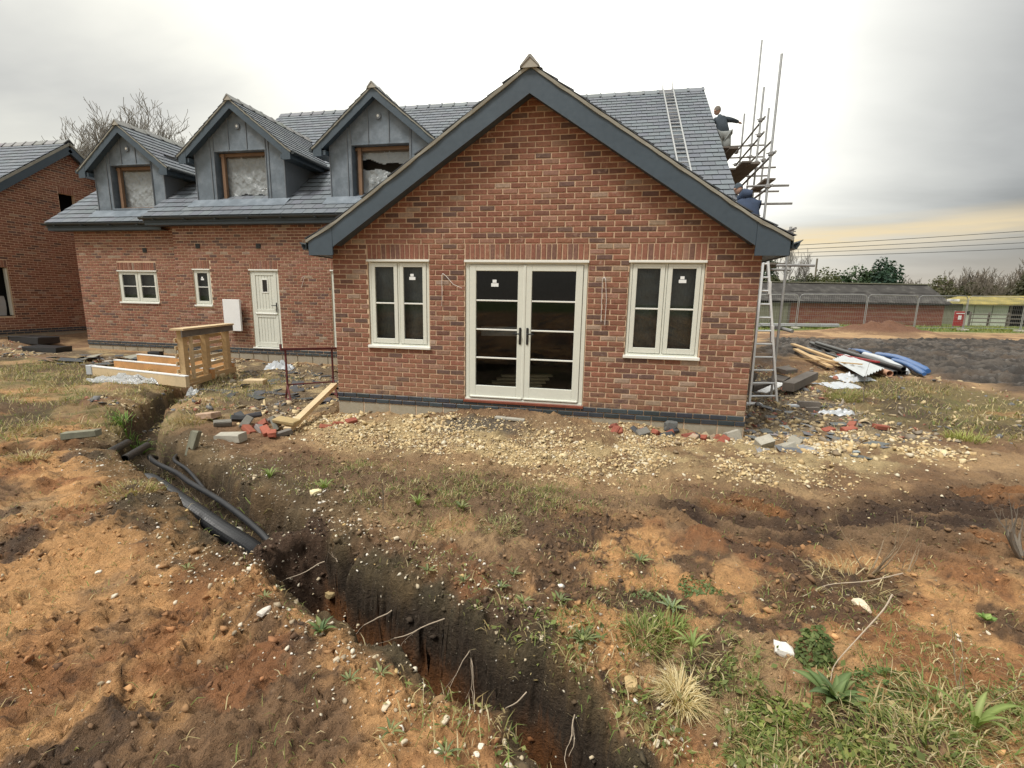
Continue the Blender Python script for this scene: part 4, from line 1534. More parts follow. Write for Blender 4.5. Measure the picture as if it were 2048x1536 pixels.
# ------------------------------------------------------------------ dormers
def dormer(cx, hw, zb, apex, half, slope, yw, yv, opening, torn, seed, eave_back):
    fr = ((0, yw, 0), (1, 0, 0))
    zt = lambda x: apex - slope * abs(x - cx) - .1
    mb = MB()
    backing(mb, fr, cx - hw, cx + hw, zb, zt, [opening], breaks=(cx,), depth=.22)
    d_o = part('dormer', mb, 'lead', house)
    ox0, ox1, oz0, oz1 = opening
    # welted seams of the lead sheets, each sheet edge a strip of its own
    seams = []
    for x_ in (cx - hw * .62, ox0 - .02 - (ox0 - cx + hw) * .0, ox1 + .02, cx + hw * .66, cx + hw - .02, cx - hw + .02):
        if x_ < ox0 or x_ > ox1:
            seams.append((x_, zb + .02, min(zt(x_), apex) - .03))
    for x_ in (ox0 + (ox1 - ox0) * .30, ox0 + (ox1 - ox0) * .66):
        seams.append((x_, oz1 + .01, zt(x_) - .03))
    for (x_, a, b) in seams:
        part('seam', MB().bbox(x_ - .014, x_ + .014, yw - .018, yw + .005, a, b, .005), 'lead_dark', d_o)
    part('seam', MB().bbox(ox0 - .05, ox1 + .05, yw - .012, yw + .004, oz1 + .005, oz1 + .04, .004), 'lead', d_o)
    # cheeks
    for s in (-1, 1):
        x_ = cx + s * (hw + .001)
        zr = lambda y: EZ + TS * (y - EY)
        ztop = zt(x_)
        yb = EY + (ztop - EZ) / TS + .25
        part('cheek', MB().add([(x_, yw, zb - .1), (x_, yw, ztop), (x_, yb, ztop + .02), (x_, yb, zr(yb) - .2)], [(0, 1, 2, 3)]), 'lead_dark', d_o)
    # apron flashing dressed over the slates
    zr = EZ + TS * (yw - EY)
    mb = MB()
    n_ = 14
    for i in range(n_):
        a = cx - hw - .1 + (2 * hw + .2) * i / n_
        b = cx - hw - .1 + (2 * hw + .2) * (i + 1) / n_
        y_a, y_b = yw - .27 + rnd.uniform(-.012, .012), yw - .27 + rnd.uniform(-.012, .012)
        zz = lambda y: max(EZ + TS * (y - EY) if cx > -8 else LZ + TS * (y - LY), -9) + .03
        mb.add([(a, y_a, zz(y_a)), (b, y_b, zz(y_b)), (b, yw - .01, zz(yw) + .02), (a, yw - .01, zz(yw) + .02), (b, yw - .012, zb + .10), (a, yw - .012, zb + .10)], [(0, 1, 2, 3), (3, 2, 4, 5)])
    part('flashing', mb, 'lead', d_o, sm=True)
    part('opening_sill', MB().bbox(ox0 - .06, ox1 + .06, yw - .03, yw + .2, oz0 - .05, oz0 + .005, .006), 'lead', d_o)
    gable_trim(d_o, cx, apex, slope, half, half * .93, slope * .85, yv, yw + .1, yw, bd=.19, strip=.05, boxw=.26)
    # roof
    ycheek = EY + (apex - slope * half - EZ) / TS
    yrb = EY + (apex - EZ) / TS + .1
    mb = MB()
    for s in (-1, 1):
        mb.add([(cx, yv - .02, apex - .02), (cx + s * half, yv - .02, apex - slope * half - .02), (cx + s * half, yrb, apex - slope * half - .02), (cx, yrb, apex - .02)], [(0, 1, 2, 3)])
    part('roof_deck', mb, 'lead_dark', d_o)
    mb = MB()
    zs_ = lambda c: (EZ + TS * (c.y - EY)) > c.z + .10
    for s in (-1, 1):
        o_ = Vector((cx + s * (half + .02), yv - .03 if s > 0 else yrb, apex - slope * (half + .02)))
        slates_stuff(mb, roof_matrix(o_, (0, s, 0), (-s, 0, slope)), slate_grid(yrb - yv + .03, half * math.hypot(1, slope), .3, .20), ln=.25, skip=zs_, length=half * math.hypot(1, slope))
    part('slates', mb, 'slate', d_o, kind='stuff')
    nr = max(3, int((yrb - yv) / .42))
    ridge_tiles('ridge_tile', d_o, (cx, yv - .05, apex + .03), (cx, yrb - .2, apex + .03), nr, r_=.12, drop=.085, col=(.27, .27, .26))
    for s in (-1, 1):
        xf = cx + s * (half - .03)
        zf = apex - slope * half
        part('gutter', MB().tube([(xf + s * .07, yv + .0, zf - .03), (xf + s * .07, ycheek + .1, zf - .03)], .05, 8), 'gutter', d_o)
        part('eaves_box', MB().box(min(xf, cx + s * hw), max(xf, cx + s * hw), yv + .03, ycheek + .1, zf - .16, zf - .05), 'anthracite', d_o)
    # vent disc in the gable
    zc = apex - .62
    part('vent_disc', MB().tube([(cx + .04, yw + .0, zc), (cx + .04, yw - .03, zc)], [.085, .075], 14), 'lead_dark', d_o)
    part('vent_ring', MB().tube([(cx + .04, yw - .028, zc), (cx + .04, yw - .036, zc)], [.035, .03], 10), 'sage_edge', d_o)
    # timber lining and polythene
    part('stud', MB().box(ox0 + .10, ox0 + .19, yw + .10, yw + .18, oz0, oz1 - .02), 'stud', d_o)
    part('stud', MB().box(ox1 - .06, ox1 - .02, yw + .14, yw + .20, oz0, oz1 - .02), 'stud', d_o)
    part('head_plate', MB().box(ox0 + .02, ox1 - .02, yw + .14, yw + .20, oz1 - .09, oz1 - .01), 'stud', d_o)
    part('sole_plate', MB().box(ox0 + .02, ox1 - .02, yw + .12, yw + .20, oz0 + .006, oz0 + .05), 'stud', d_o)
    part('lining', MB().box(ox0 - .3, ox0 + .03, yw + .22, yw + .25, oz0 - .2, oz1 + .2).box(ox1 - .03, ox1 + .3, yw + .22, yw + .25, oz0 - .2, oz1 + .2).box(ox0 + .03, ox1 - .03, yw + .22, yw + .25, oz1 - .12, oz1 + .2), 'dark_wood', d_o)
    part('plastic_sheet', film_sheet(fr, ox0 + .02, ox1 - .01, oz0 + .0, oz1 - .08, .24, .034, 44, 44, hole=torn, seed=seed), 'film', d_o, sm=True)
    mb = MB()
    mb.add([(ox0 - .3, yw + .9, oz0 - .3), (ox1 + .3, yw + .9, oz0 - .3), (ox1 + .3, yw + .9, oz1 + .3), (ox0 - .3, yw + .9, oz1 + .3)], [(0, 1, 2, 3)])
    for (p, q) in (((ox0 - .3, oz0 - .3), (ox1 + .3, oz0 - .3)), ((ox1 + .3, oz0 - .3), (ox1 + .3, oz1 + .3)), ((ox1 + .3, oz1 + .3), (ox0 - .3, oz1 + .3)), ((ox0 - .3, oz1 + .3), (ox0 - .3, oz0 - .3))):
        mb.add([(p[0], yw + .23, p[1]), (q[0], yw + .23, q[1]), (q[0], yw + .9, q[1]), (p[0], yw + .9, p[1])], [(0, 1, 2, 3)])
    part('interior', mb, 'interior', d_o)
    return d_o


d1 = dormer(-9.24, 1.19, 3.78, 6.11, 1.52, .785, 4.9, 4.70, (-9.84, -8.48, 3.90, 5.06), None, 31, 0)
d2 = dormer(-5.52, 1.37, 3.84, 6.47, 1.70, .785, 4.75, 4.55, (-6.24, -4.72, 4.0, 5.25), lambda x, z: z < 4.21 - .16 * ((x + 5.42) / .6) ** 4 + .02 * math.sin(x * 11) and -5.98 < x < -4.88, 32, 0)
d3 = dormer(-1.55, 1.33, 3.84, 6.52, 1.68, .80, 4.75, 4.55, (-2.25, -.72, 4.0, 5.25), lambda x, z: abs(z - 4.80 + .05 * math.sin(x * 4)) < .10 + .03 * math.sin(x * 9), 33, 0)
# ------------------------------------------------------------------ neighbouring house
nb_o = thing('neighbouring_house', 'brick house at the edge of the site with bare dark window openings', 'house', (-19, 7, 0))
NF = ((-14.3, 0, 0), (0, 1, 0))
NA, NS, NC, NH = 6.55, .785, 7.13, 4.2
OPN = [(6.71, 7.21, 3.70, 4.82), (3.7, 4.95, .72, 2.23)]
ntop = lambda y: NA - NS * abs(y - NC) - .16
mb = MB()
backing(mb, NF, 3.1, 11.1, .3, ntop, OPN, breaks=(NC,))
nw = part('wall', mb, 'mortar', nb_o)
mb = MB()
bricks_stuff(mb, NF, courses(3.1, 11.1, .3, 86, OPN + [(a, b, h, h + .225) for a, b, l, h in OPN], top=lambda y: ntop(y) - .02))
for a, b, l, h in OPN:
    xs_, p_ = soldiers(a, b)
    for x_ in xs_:
        vv, ff = brick_shape(p_ - .011, .213)
        mb.add([to_world(NF, x_ + q[0], q[1], h + .1125 + q[2]) for q in vv], ff, brick_col())
part('bricks', mb, 'brick', nw, kind='stuff')
mb = MB()
mb.box(-14.4, -14.292, 3.09, 11.1, .15, .298)
npl = part('plinth', mb, 'mortar', nb_o)
mb = MB()
for k in range(2):
    bricks_stuff(mb, ((-14.288, 0, 0), (0, 1, 0)), courses(3.09, 11.1, .15 + .075 * k, 1, [], first=k), col=lambda: cvar((.05, .06, .068), .2))
part('engineering_bricks', mb, 'blue_brick', npl, kind='stuff')
part('foundation', MB().box(-14.4, -14.295, 3.1, 11.1, -.5, .148), 'block', npl)
mb = MB()
mb.box(-26, -14.31, 3.1, 3.2, -.5, 3.3).box(-26, -14.31, 11.0, 11.1, -.5, 3.3).box(-26, -25.9, 3.1, 11.1, -.5, 3.3)
part('wall', mb, 'barn_brick', nb_o, label='plain side walls')
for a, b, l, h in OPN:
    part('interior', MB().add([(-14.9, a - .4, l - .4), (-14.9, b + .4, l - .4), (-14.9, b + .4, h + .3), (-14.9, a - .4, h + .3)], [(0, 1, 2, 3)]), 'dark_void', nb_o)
part('plastic_sheet', film_sheet(NF, 3.72, 4.85, .74, 1.35, .18, .05, 12, 8, seed=41), 'wrap', nw, sm=True)
part('frame', MB().box(-14.42, -14.33, 4.90, 4.94, .75, 2.2), 'sage', nw)
mb = MB()
xa, xb_ = -26, -14.08
zr_ = lambda y: NA - NS * abs(y - NC)
for s in (-1, 1):
    mb.add([(xa, NC, NA - .01), (xb_, NC, NA - .01), (xb_, NC + s * NH, NA - NS * NH - .01), (xa, NC + s * NH, NA - NS * NH - .01)], [(0, 1, 2, 3)])
nr_o = part('roof', mb, 'lead_dark', nb_o)
mb = MB()
slates_stuff(mb, roof_matrix((xa, NC - NH, NA - NS * NH), (1, 0, 0), (0, 1, NS)), slate_grid(xb_ - xa, NH * math.hypot(1, NS)), length=NH * math.hypot(1, NS))
part('slates', mb, 'slate', nr_o, kind='stuff')
ridge_tiles('ridge_tile', nr_o, (xa, NC, NA + .03), (xb_, NC, NA + .03), 26, r_=.14, drop=.10, col=(.25, .25, .25))
for s in (-1, 1):
    A, B = Vector((xb_ - .02, NC, NA - .22)), Vector((xb_ - .02, NC + s * NH, NA - NS * NH - .22))
    part('bargeboard', MB().beam(A, B, .03, .24), 'anthracite', nr_o)
    part('verge_mortar', MB().beam(A + Vector((.005, 0, .16)), B + Vector((.005, 0, .16)), .05, .07), 'undercloak', nr_o)
    part('soffit', MB().add([A + Vector((0, 0, -.10)), B + Vector((0, 0, -.10)), B + Vector((-.25, 0, -.10)), A + Vector((-.25, 0, -.10))], [(0, 1, 2, 3)]), 'anthracite', nr_o)

# ------------------------------------------------------------------ scaffold at the end of the main range
sc = thing('scaffold', 'steel tube scaffold with plank decks at the gable end of the slate roof', 'scaffold', (7.8, 6.5, -.3))
TUBE = .0242


def tube_part(name, a, b, m='galv_dark', r=TUBE):
    return part(name, MB().tube([a, b], r, 8), m, sc, sm=True)


def coupler(p):
    mb = MB()
    mb.bbox(p[0] - .045, p[0] + .045, p[1] - .05, p[1] + .05, p[2] - .04, p[2] + .04, .012)
    mb.tube([(p[0] - .09, p[1], p[2] + .01), (p[0] + .09, p[1], p[2] + .01)], .012, 6)
    part('coupler', mb, 'galv_dark', sc)


STD = [(7.36, 4.3, 6.43), (7.66, 6.5, 6.69), (8.09, 7.5, 6.57), (8.12, 9.0, 8.88), (7.85, 9.0, 6.98), (7.47, 3.0, 2.95), (7.2, 9.6, 6.3)]
for x_, y_, t_ in STD:
    tube_part('standard', (x_, y_, H(x_, y_) - .05), (x_, y_, t_), 'galv')
for a, b in (((7.70, 6.3, 5.96), (7.75, 9.2, 5.96)), ((7.71, 6.3, 5.62), (7.78, 9.2, 5.62)), ((7.40, 4.15, 4.58), (7.60, 9.2, 4.58)), ((7.78, 5.9, 5.28), (7.8, 9.3, 5.28)), ((7.42, 4.2, 3.95), (7.5, 9.3, 3.95)),
             ((7.40, 2.55, 2.86), (7.44, 9.3, 2.86))):
    tube_part('ledger', a, b)
for a, b in (((7.25, 9.05, 6.12), (8.5, 9.05, 6.12)), ((7.05, 9.05, 5.80), (8.53, 9.05, 5.80)), ((7.0, 7.05, 4.99), (8.28, 7.05, 5.0)), ((7.0, 8.4, 5.12), (8.5, 8.4, 5.12)), ((7.0, 4.5, 4.0), (7.83, 4.5, 4.0)),
             ((7.1, 6.0, 4.2), (8.1, 6.0, 4.2)), ((7.25, 4.4, 3.62), (7.9, 4.4, 3.62)), ((7.25, 6.3, 3.4), (8.2, 6.3, 3.4)), ((6.95, 4.2, 2.26), (7.95, 4.2, 2.26)), ((7.3, 3.0, 2.26), (7.95, 3.0, 2.26))):
    tube_part('transom', a, b)
tube_part('transom', (7.44, 3.35, 1.12), (7.66, 2.85, 1.05), 'galv_dark', .034)
for p in ((7.66, 6.5, 5.96), (7.66, 6.5, 5.62), (7.36, 4.3, 4.58), (7.36, 4.3, 3.95), (8.12, 9.0, 6.12), (8.12, 9.0, 5.8), (7.85, 9.0, 5.28), (8.09, 7.5, 5.3), (7.75, 9.1, 5.96), (7.76, 9.1, 5.62), (7.47, 3.0, 2.86), (7.66, 6.5, 4.99), (7.47, 3.1, 1.1), (7.42, 6.0, 4.2)):
    coupler(p)
for (a, b, wd) in (((7.30, 5.9, 4.86), (7.30, 9.4, 4.86), .225), ((7.53, 6.05, 4.86), (7.53, 9.4, 4.86), .225), ((7.08, 6.5, 4.86), (7.08, 9.4, 4.86), .225), ((7.58, 4.95, 4.24), (7.58, 6.2, 4.24), .225),
                   ((7.0, 7.0, 5.52), (7.0, 9.6, 5.52), .225), ((7.24, 7.1, 5.52), (7.24, 9.6, 5.52), .225), ((6.98, 3.2, 2.31), (6.98, 5.3, 2.31), .225), ((7.22, 3.2, 2.31), (7.22, 5.3, 2.31), .225),
                   ((7.46, 3.3, 2.31), (7.46, 5.3, 2.31), .225), ((7.75, 6.2, 3.62), (7.75, 8.8, 3.62), .225)):
    part('plank', MB().beam(a, b, wd, .038), 'dark_wood', sc)

# ladders
def ladder(name, label, A0, A1, B0, B1, n_, m, r=.03, rr=.014, hooks=False):
    A0, A1, B0, B1 = map(Vector, (A0, A1, B0, B1))
    base = (A0 + B0) / 2
    t_ = thing(name, label, 'ladder', base)
    for a, b in ((A0, A1), (B0, B1)):
        part('rail', MB().beam(a, b, r, r * 1.9, upv=(0, 1, .2)), m, t_)
    for i in range(n_):
        f = (i + .6) / n_
        part('rung', MB().tube([A0.lerp(A1, f), B0.lerp(B1, f)], rr, 8), m, t_, sm=True)
    return t_


lad = ladder('ladder', 'tapering aluminium ladder leaning beside the eaves of the gable wing', (6.93, 2.45, -.30), (6.975, 2.72, 2.36), (7.46, 2.62, -.30), (7.05, 2.72, 2.36), 11, 'alu', .036, .017)
part('foot_board', MB().bbox(6.78, 7.12, 2.28, 2.44, -.31, -.26, .005), 'white', lad)
part('joint', MB().beam((7.27, 2.67, .85), (7.24, 2.67, 1.15), .05, .08, upv=(0, 1, 0)), 'alu', lad)
part('joint', MB().beam((7.135, 2.70, 1.72), (7.12, 2.70, 1.95), .05, .08, upv=(0, 1, 0)), 'alu', lad)
zr = lambda y: EZ + TS * (y - EY) + .07
rl = ladder('roof_ladder', 'long aluminium roof ladder hooked over the ridge tiles', (5.72, 5.2, zr(5.2)), (5.62, 10.25, zr(10.25)), (5.98, 5.2, zr(5.2)), (5.92, 10.25, zr(10.25)), 22, 'galv', .035, .016)
for x_ in (5.62, 5.92):
    part('hook', MB().tube([(x_, 10.2, zr(10.2)), (x_ - .01, 10.3, zr(10.2) + .34), (x_, 10.42, zr(10.2) + .1), (x_, 10.5, zr(10.2) - .15)], .018, 6), 'alu', rl)


# ------------------------------------------------------------------ people
def skinned(name, verts, edges, radii, m, parent=None, sub=2):
    me_ = bpy.data.meshes.new(name)
    me_.from_pydata(verts, edges, [])
    o = bpy.data.objects.new(name, me_)
    C.objects.link(o)
    md = o.modifiers.new('skin', 'SKIN')
    md.use_smooth_shade = True
    for i, sv in enumerate(me_.skin_vertices[0].data):
        r_ = radii[i]
        sv.radius = (r_, r_) if not hasattr(r_, '__len__') else r_
        sv.use_root = (i == 0)
    s = o.modifiers.new('sub', 'SUBSURF')
    s.levels = s.render_levels = sub
    me_.materials.append(M[m])
    if parent is not None:
        o.parent = parent
        o.matrix_parent_inverse = inv_of(parent)
    return o


def head(parent, c, face, hat=None):
    """head with nose, ears, hair or hat; face = direction it looks to"""
    face = Vector(face).normalized()
    side = face.cross(Vector((0, 0, 1))).normalized()
    u_ = side.cross(face).normalized()
    c = Vector(c)
    bm = bmesh.new()
    bmesh.ops.create_uvsphere(bm, u_segments=16, v_segments=12, radius=1)
    for v in bm.verts:
        x, y, z = v.co
        wx, wy, wz = .075, .095, .115
        if z < -.2:
            wx *= 1 - .25 * (-z - .2)
        p = Vector((x * wx, y * wy, z * wz))
        if y > .8 and -.35 < z < .1:
            p.y += .022 * (1 - abs(x) * 2.5)
        if y > .75 and .0 < z < .3 and .2 < abs(x) < .55:
            p.y -= .010
        v.co = c + side * p.x + face * p.y + u_ * p.z
    me_ = bpy.data.meshes.new('head')
    bm.to_mesh(me_)
    bm.free()
    o = link('head', me_, 'skin', parent)
    smooth(o)
    mb = MB()
    for s in (-1, 1):
        mb.tube([c + side * (s * .072) - u_ * .02, c + side * (s * .088) - u_ * .005 - face * .01], [.022, .026], 8)
    part('ear', mb, 'skin', parent, sm=True)
    bm = bmesh.new()
    bmesh.ops.create_uvsphere(bm, u_segments=14, v_segments=10, radius=1)
    for v in list(bm.verts):
        if v.co.z < -.05 and v.co.y > -.2 or v.co.z < -.55:
            bm.verts.remove(v)
    for v in bm.verts:
        x, y, z = v.co
        v.co = c + side * (x * .083) + face * (y * .104 - .006) + u_ * (z * .125 + .006)
    me_ = bpy.data.meshes.new('hat')
    bm.to_mesh(me_)
    bm.free()
    h_ = link('hat' if hat else 'hair', me_, hat or 'hair', parent)
    smooth(h_)


def hand(parent, w_, d, palm_n, curl=.7, m='skin'):
    """palm and five fingers as one skinned mesh; w_ = wrist, d = direction of the hand"""
    d = Vector(d).normalized()
    n_ = Vector(palm_n).normalized()
    s = d.cross(n_).normalized()
    w_ = Vector(w_)
    vs_, es_, rs_ = [w_, w_ + d * .045, w_ + d * .085], [(0, 1), (1, 2)], [(.026, .018), (.036, .016), (.036, .014)]
    for k, (off, ln) in enumerate(((-.03, .062), (-.010, .072), (.012, .068), (.032, .055))):
        i = len(vs_)
        p0 = w_ + d * .088 + s * off
        p1 = p0 + d * ln * .45 + n_ * ln * .12 * curl
        p2 = p1 + (d * (1 - curl * .6) + n_ * curl).normalized() * ln * .5
        vs_ += [p0, p1, p2]
        es_ += [(2, i), (i, i + 1), (i + 1, i + 2)]
        rs_ += [.0095, .009, .0075]
    i = len(vs_)
    p0 = w_ + d * .04 - s * .035
    vs_ += [p0, p0 + (d * .6 - s * .8) .normalized() * .03 + n_ * .012, p0 + (d * .9 - s * .5).normalized() * .058 + n_ * .026]
    es_ += [(1, i), (i, i + 1), (i + 1, i + 2)]
    rs_ += [.012, .0105, .009]
    return skinned('hand', vs_, es_, rs_, m, parent, 1)


# worker kneeling on the upper deck, reaching out to the upright
p1 = thing('person', 'worker in dark jumper and grey trousers kneeling on scaffold, arm stretched out', 'person', (7.1, 8.0, 5.54))
V = [(7.12, 8.05, 6.16), (7.10, 8.05, 6.32), (7.06, 8.05, 6.50), (7.02, 8.07, 6.60), (6.97, 8.09, 6.68),
     (7.19, 8.05, 6.53), (7.36, 8.08, 6.51), (7.55, 8.30, 6.53), (6.90, 8.05, 6.53), (6.80, 8.20, 6.35), (6.74, 8.40, 6.30),
     (7.21, 8.03, 6.10), (7.22, 7.88, 5.78), (7.26, 8.12, 5.62), (7.30, 8.36, 5.60), (7.02, 8.03, 6.10), (7.00, 7.85, 5.74), (7.04, 8.10, 5.62), (7.08, 8.33, 5.60)]
E_ = [(0, 1), (1, 2), (2, 3), (3, 4), (2, 5), (5, 6), (6, 7), (2, 8), (8, 9), (9, 10), (0, 11), (11, 12), (12, 13), (13, 14), (0, 15), (15, 16), (16, 17), (17, 18)]
R_ = [(.18, .15), (.185, .15), (.20, .15), .07, .06, .085, .062, .045, .085, .062, .045, .095, .075, .058, .045, .095, .075, .058, .045]
skinned('body', V, E_, R_, 'cloth_dark', p1)
VT = [V[0], V[11], V[12], V[13], V[15], V[16], V[17]]
skinned('trousers', VT, [(0, 1), (1, 2), (2, 3), (0, 4), (4, 5), (5, 6)], [(.20, .17), .14, .11, .08, .14, .11, .08], 'cloth_grey', p1)
for i in (14, 18):
    a = Vector(V[i])
    mb = MB()
    mb.tube([a + Vector((0, -.05, 0)), a + Vector((0, .03, .0)), a + Vector((.0, .12, -.01)), a + Vector((.0, .2, -.02))], [.05, .055, .048, .03], 8)
    part('boot', mb, 'black', p1, sm=True)
head(p1, (6.93, 8.10, 6.78), (-.55, .8, -.2), 'dark_wood')
hand(p1, (7.55, 8.30, 6.53), (.6, .8, .05), (0, .3, -1), .8)
hand(p1, V[10], (-.3, .9, -.3), (0, -.3, -1), .6)

# worker hunched over on the lower deck
p2 = thing('person', 'worker in navy hooded coat bent over at the roof edge beside the scaffold', 'person', (7.05, 4.2, 2.33))
V = [(7.06, 4.15, 3.17), (7.05, 4.18, 3.38), (7.00, 4.22, 3.62), (6.94, 4.28, 3.74), (6.88, 4.33, 3.82),
     (7.16, 4.22, 3.60), (7.20, 4.42, 3.40), (7.02, 4.62, 3.36), (6.84, 4.24, 3.62), (6.78, 4.42, 3.42), (6.84, 4.64, 3.40),
     (7.15, 4.15, 3.10), (7.18, 4.24, 2.76), (7.18, 4.12, 2.42), (6.97, 4.15, 3.10), (6.94, 4.26, 2.76), (6.94, 4.14, 2.42)]
E_ = [(0, 1), (1, 2), (2, 3), (3, 4), (2, 5), (5, 6), (6, 7), (2, 8), (8, 9), (9, 10), (0, 11), (11, 12), (12, 13), (0, 14), (14, 15), (15, 16)]
R_ = [(.175, .15), (.185, .165), (.20, .17), .075, .06, .085, .062, .045, .085, .062, .045, .10, .075, .055, .10, .075, .055]
skinned('body', V, E_, R_, 'cloth_navy', p2)
skinned('trousers', [V[0], V[11], V[12], V[13], V[14], V[15], V[16]], [(0, 1), (1, 2), (2, 3), (0, 4), (4, 5), (5, 6)], [(.17, .13), .112, .086, .068, .112, .086, .068], 'cloth_dark', p2)
mb = MB()
mb.tube([(6.86, 4.36, 3.72), (6.94, 4.24, 3.80), (7.06, 4.20, 3.80)], [.08, .12, .06], 10)
part('hood', mb, 'cloth_navy', p2, sm=True)
for i in (13, 16):
    a = Vector(V[i])
    part('boot', MB().tube([a + Vector((0, -.05, -.03)), a + Vector((0, .05, -.04)), a + Vector((0, .14, -.045)), a + Vector((0, .2, -.05))], [.05, .055, .045, .03], 8), 'black', p2, sm=True)
head(p2, (6.82, 4.40, 3.93), (-.3, .8, -.5), 'cloth_dark')
hand(p2, V[7], (-.4, .8, -.3), (-.3, 0, -1), .6)
hand(p2, V[10], (.3, .8, -.3), (.3, 0, -1), .6)

# ------------------------------------------------------------------ things on the ground by the house
def gz(x, y):
    return H(x, y)


# flat packing frame and upright crate end
pf = thing('packing_frame', 'long pine packing frame lying flat with white topped rails', 'pallet', (-5.2, 1.6, -.22))
A = Vector((-6.25, .97, .0)), Vector((-3.45, .60, .0))
ends = [((-6.25, .97), (-3.55, .62)), ((-6.72, 1.85), (-3.85, 1.55)), ((-7.25, 2.85), (-4.2, 2.50))]
for i, ((x0, y0), (x1, y1)) in enumerate(ends):
    part('rail', MB().beam((x0, y0, -.10), (x1, y1, -.13), .075, .20), 'pine_pale' if i == 0 else 'pine_orange', pf)
    part('strip', MB().beam((x0, y0, .012), (x1, y1, -.018), .085, .02), 'white', pf)
for f in (.03, .35, .68, .97):
    a = Vector((-6.25, .97, -.16)).lerp(Vector((-3.55, .62, -.19)), f)
    b = Vector((-7.25, 2.85, -.16)).lerp(Vector((-4.2, 2.50, -.19)), f)
    part('cross_board', MB().beam(a, b, .11, .022), 'pine_pale', pf)
part('wrapped_end', MB().bbox(-6.33, -6.18, .91, 1.03, -.17, .03, .01), 'white_plastic', pf)
cr = thing('upright_crate', 'pine crate end standing upright on the packing frame', 'crate', (-3.9, 1.5, -.24))
u0, u1 = Vector((-3.72, .72, 0)), Vector((-4.25, 2.45, 0))
du = (u1 - u0).normalized()
nx_ = Vector((du.y, -du.x, 0))
for f in (0.03, .47, .95):
    p = u0.lerp(u1, f)
    part('post', MB().beam(p + Vector((0, 0, -.26)), p + Vector((0, 0, .84)), .15, .10, upv=(nx_.x, nx_.y, 0)), 'pine', cr)
for z_ in (-.10, .05, .20, .35, .50, .65):
    for o_ in (-.085, ):
        part('slat', MB().beam(u0 - du * .05 + nx_ * o_ + Vector((0, 0, z_)), u1 + du * .05 + nx_ * o_ + Vector((0, 0, z_)), .022, .075), 'pine_pale', cr)
part('top_board', MB().beam(u0 - du * .1 + Vector((0, 0, .86)), u1 + du * .1 + Vector((0, 0, .86)), .24, .035), 'pine_pale', cr)
part('face_board', MB().beam(u0 - du * .1 + nx_ * .085 + Vector((0, 0, .78)), u1 + du * .1 + nx_ * .085 + Vector((0, 0, .78)), .02, .13), 'dark_wood', cr)
part('bottom_board', MB().beam(u0 - du * .1 + nx_ * .085 + Vector((0, 0, -.18)), u1 + du * .1 + nx_ * .085 + Vector((0, 0, -.18)), .02, .13), 'pine', cr)
part('inner_post', MB().beam(u0 + du * .22 + nx_ * .06 + Vector((0, 0, -.2)), u0 + du * .22 + nx_ * .06 + Vector((0, 0, .76)), .05, .05), 'pine_pale', cr)


def crumple(name, label, cx, cy, sx, sy, hh, m, cat, rz=0.0, seed=0):
    """crumpled sheet lying on the ground"""
    n_ = 16
    mb = MB()
    vs_ = []
    for j in range(n_ + 1):
        for i in range(n_ + 1):
            a, b = (i / n_ - .5), (j / n_ - .5)
            e = max(0, 1 - (2 * max(abs(a), abs(b))) ** 4)
            k = float(fbm(np.array([a * 9 + seed]), np.array([b * 9]), 4, .6, 70 + seed)[0])
            x = cx + (a * math.cos(rz) - b * math.sin(rz)) * sx * (1 + .3 * (k - .5))
            y = cy + (a * math.sin(rz) + b * math.cos(rz)) * sy * (1 + .3 * (k - .5))
            vs_.append([x, y, 0, e * hh * max(0, (k - .3) * 2.2)])
    zz = hgt(np.array([v[0] for v in vs_]), np.array([v[1] for v in vs_]))
    vs_ = [(v[0], v[1], float(z) + .012 + v[3]) for v, z in zip(vs_, zz)]
    mb.add(vs_, [(j * (n_ + 1) + i, j * (n_ + 1) + i + 1, (j + 1) * (n_ + 1) + i + 1, (j + 1) * (n_ + 1) + i) for j in range(n_) for i in range(n_)])
    return single(name, mb, m, label, cat, sm=True)


crumple('plastic_wrap', 'crumpled clear plastic wrap along the low side of the packing frame', -5.0, .55, 1.3, .35, .18, 'wrap', 'plastic wrap', -.1, 1)
crumple('plastic_wrap', 'scrap of clear plastic wrap under the foot of the upright crate', -3.45, .45, .55, .35, .16, 'wrap', 'plastic wrap', .6, 2)
crumple('plastic_bag', 'small pale blue plastic bag on rubble below the stable door', -3.6, 3.3, .7, .35, .22, 'white_plastic', 'plastic bag', .2, 3)

tag(link('meter_box', MB().bbox(-.26, .26, -.03, .03, 0, .84, .006).mesh('meter_box'), 'white', None, (-5.66, 4.25, .56)), 'white meter box with blank door fixed to wall beside stable door', 'meter box')

# red trestle
tr = thing('trestle', 'dark red steel trestle frame standing by the corner of the gable wing', 'trestle', (-.98, .7, -.3))
ta, tb = Vector((-1.24, .40, 0)), Vector((-.72, 1.0, 0))
for p in (ta, tb):
    zb = gz(p.x, p.y)
    part('post', MB().tube([(p.x, p.y, zb + .15), (p.x, p.y, .60)], .018, 8), 'oxide_red', tr, sm=True)
    d_ = Vector((.75, -.66, 0))
    for s in (-1, 1):
        part('leg', MB().tube([(p.x, p.y, zb + .30), (p.x + d_.x * s * .2, p.y + d_.y * s * .2, gz(p.x + d_.x * s * .2, p.y + d_.y * s * .2))], .016, 8), 'oxide_red', tr, sm=True)
    part('stay', MB().tube([(p.x - .15, p.y + .13, zb + .02), (p.x + .15, p.y - .13, zb + .02)], .014, 6), 'oxide_red', tr, sm=True)
e_ = (tb - ta).normalized()
part('top_rail', MB().beam(ta - e_ * .08 + Vector((0, 0, .61)), tb + e_ * .12 + Vector((0, 0, .58)), .045, .04), 'oxide_red', tr)
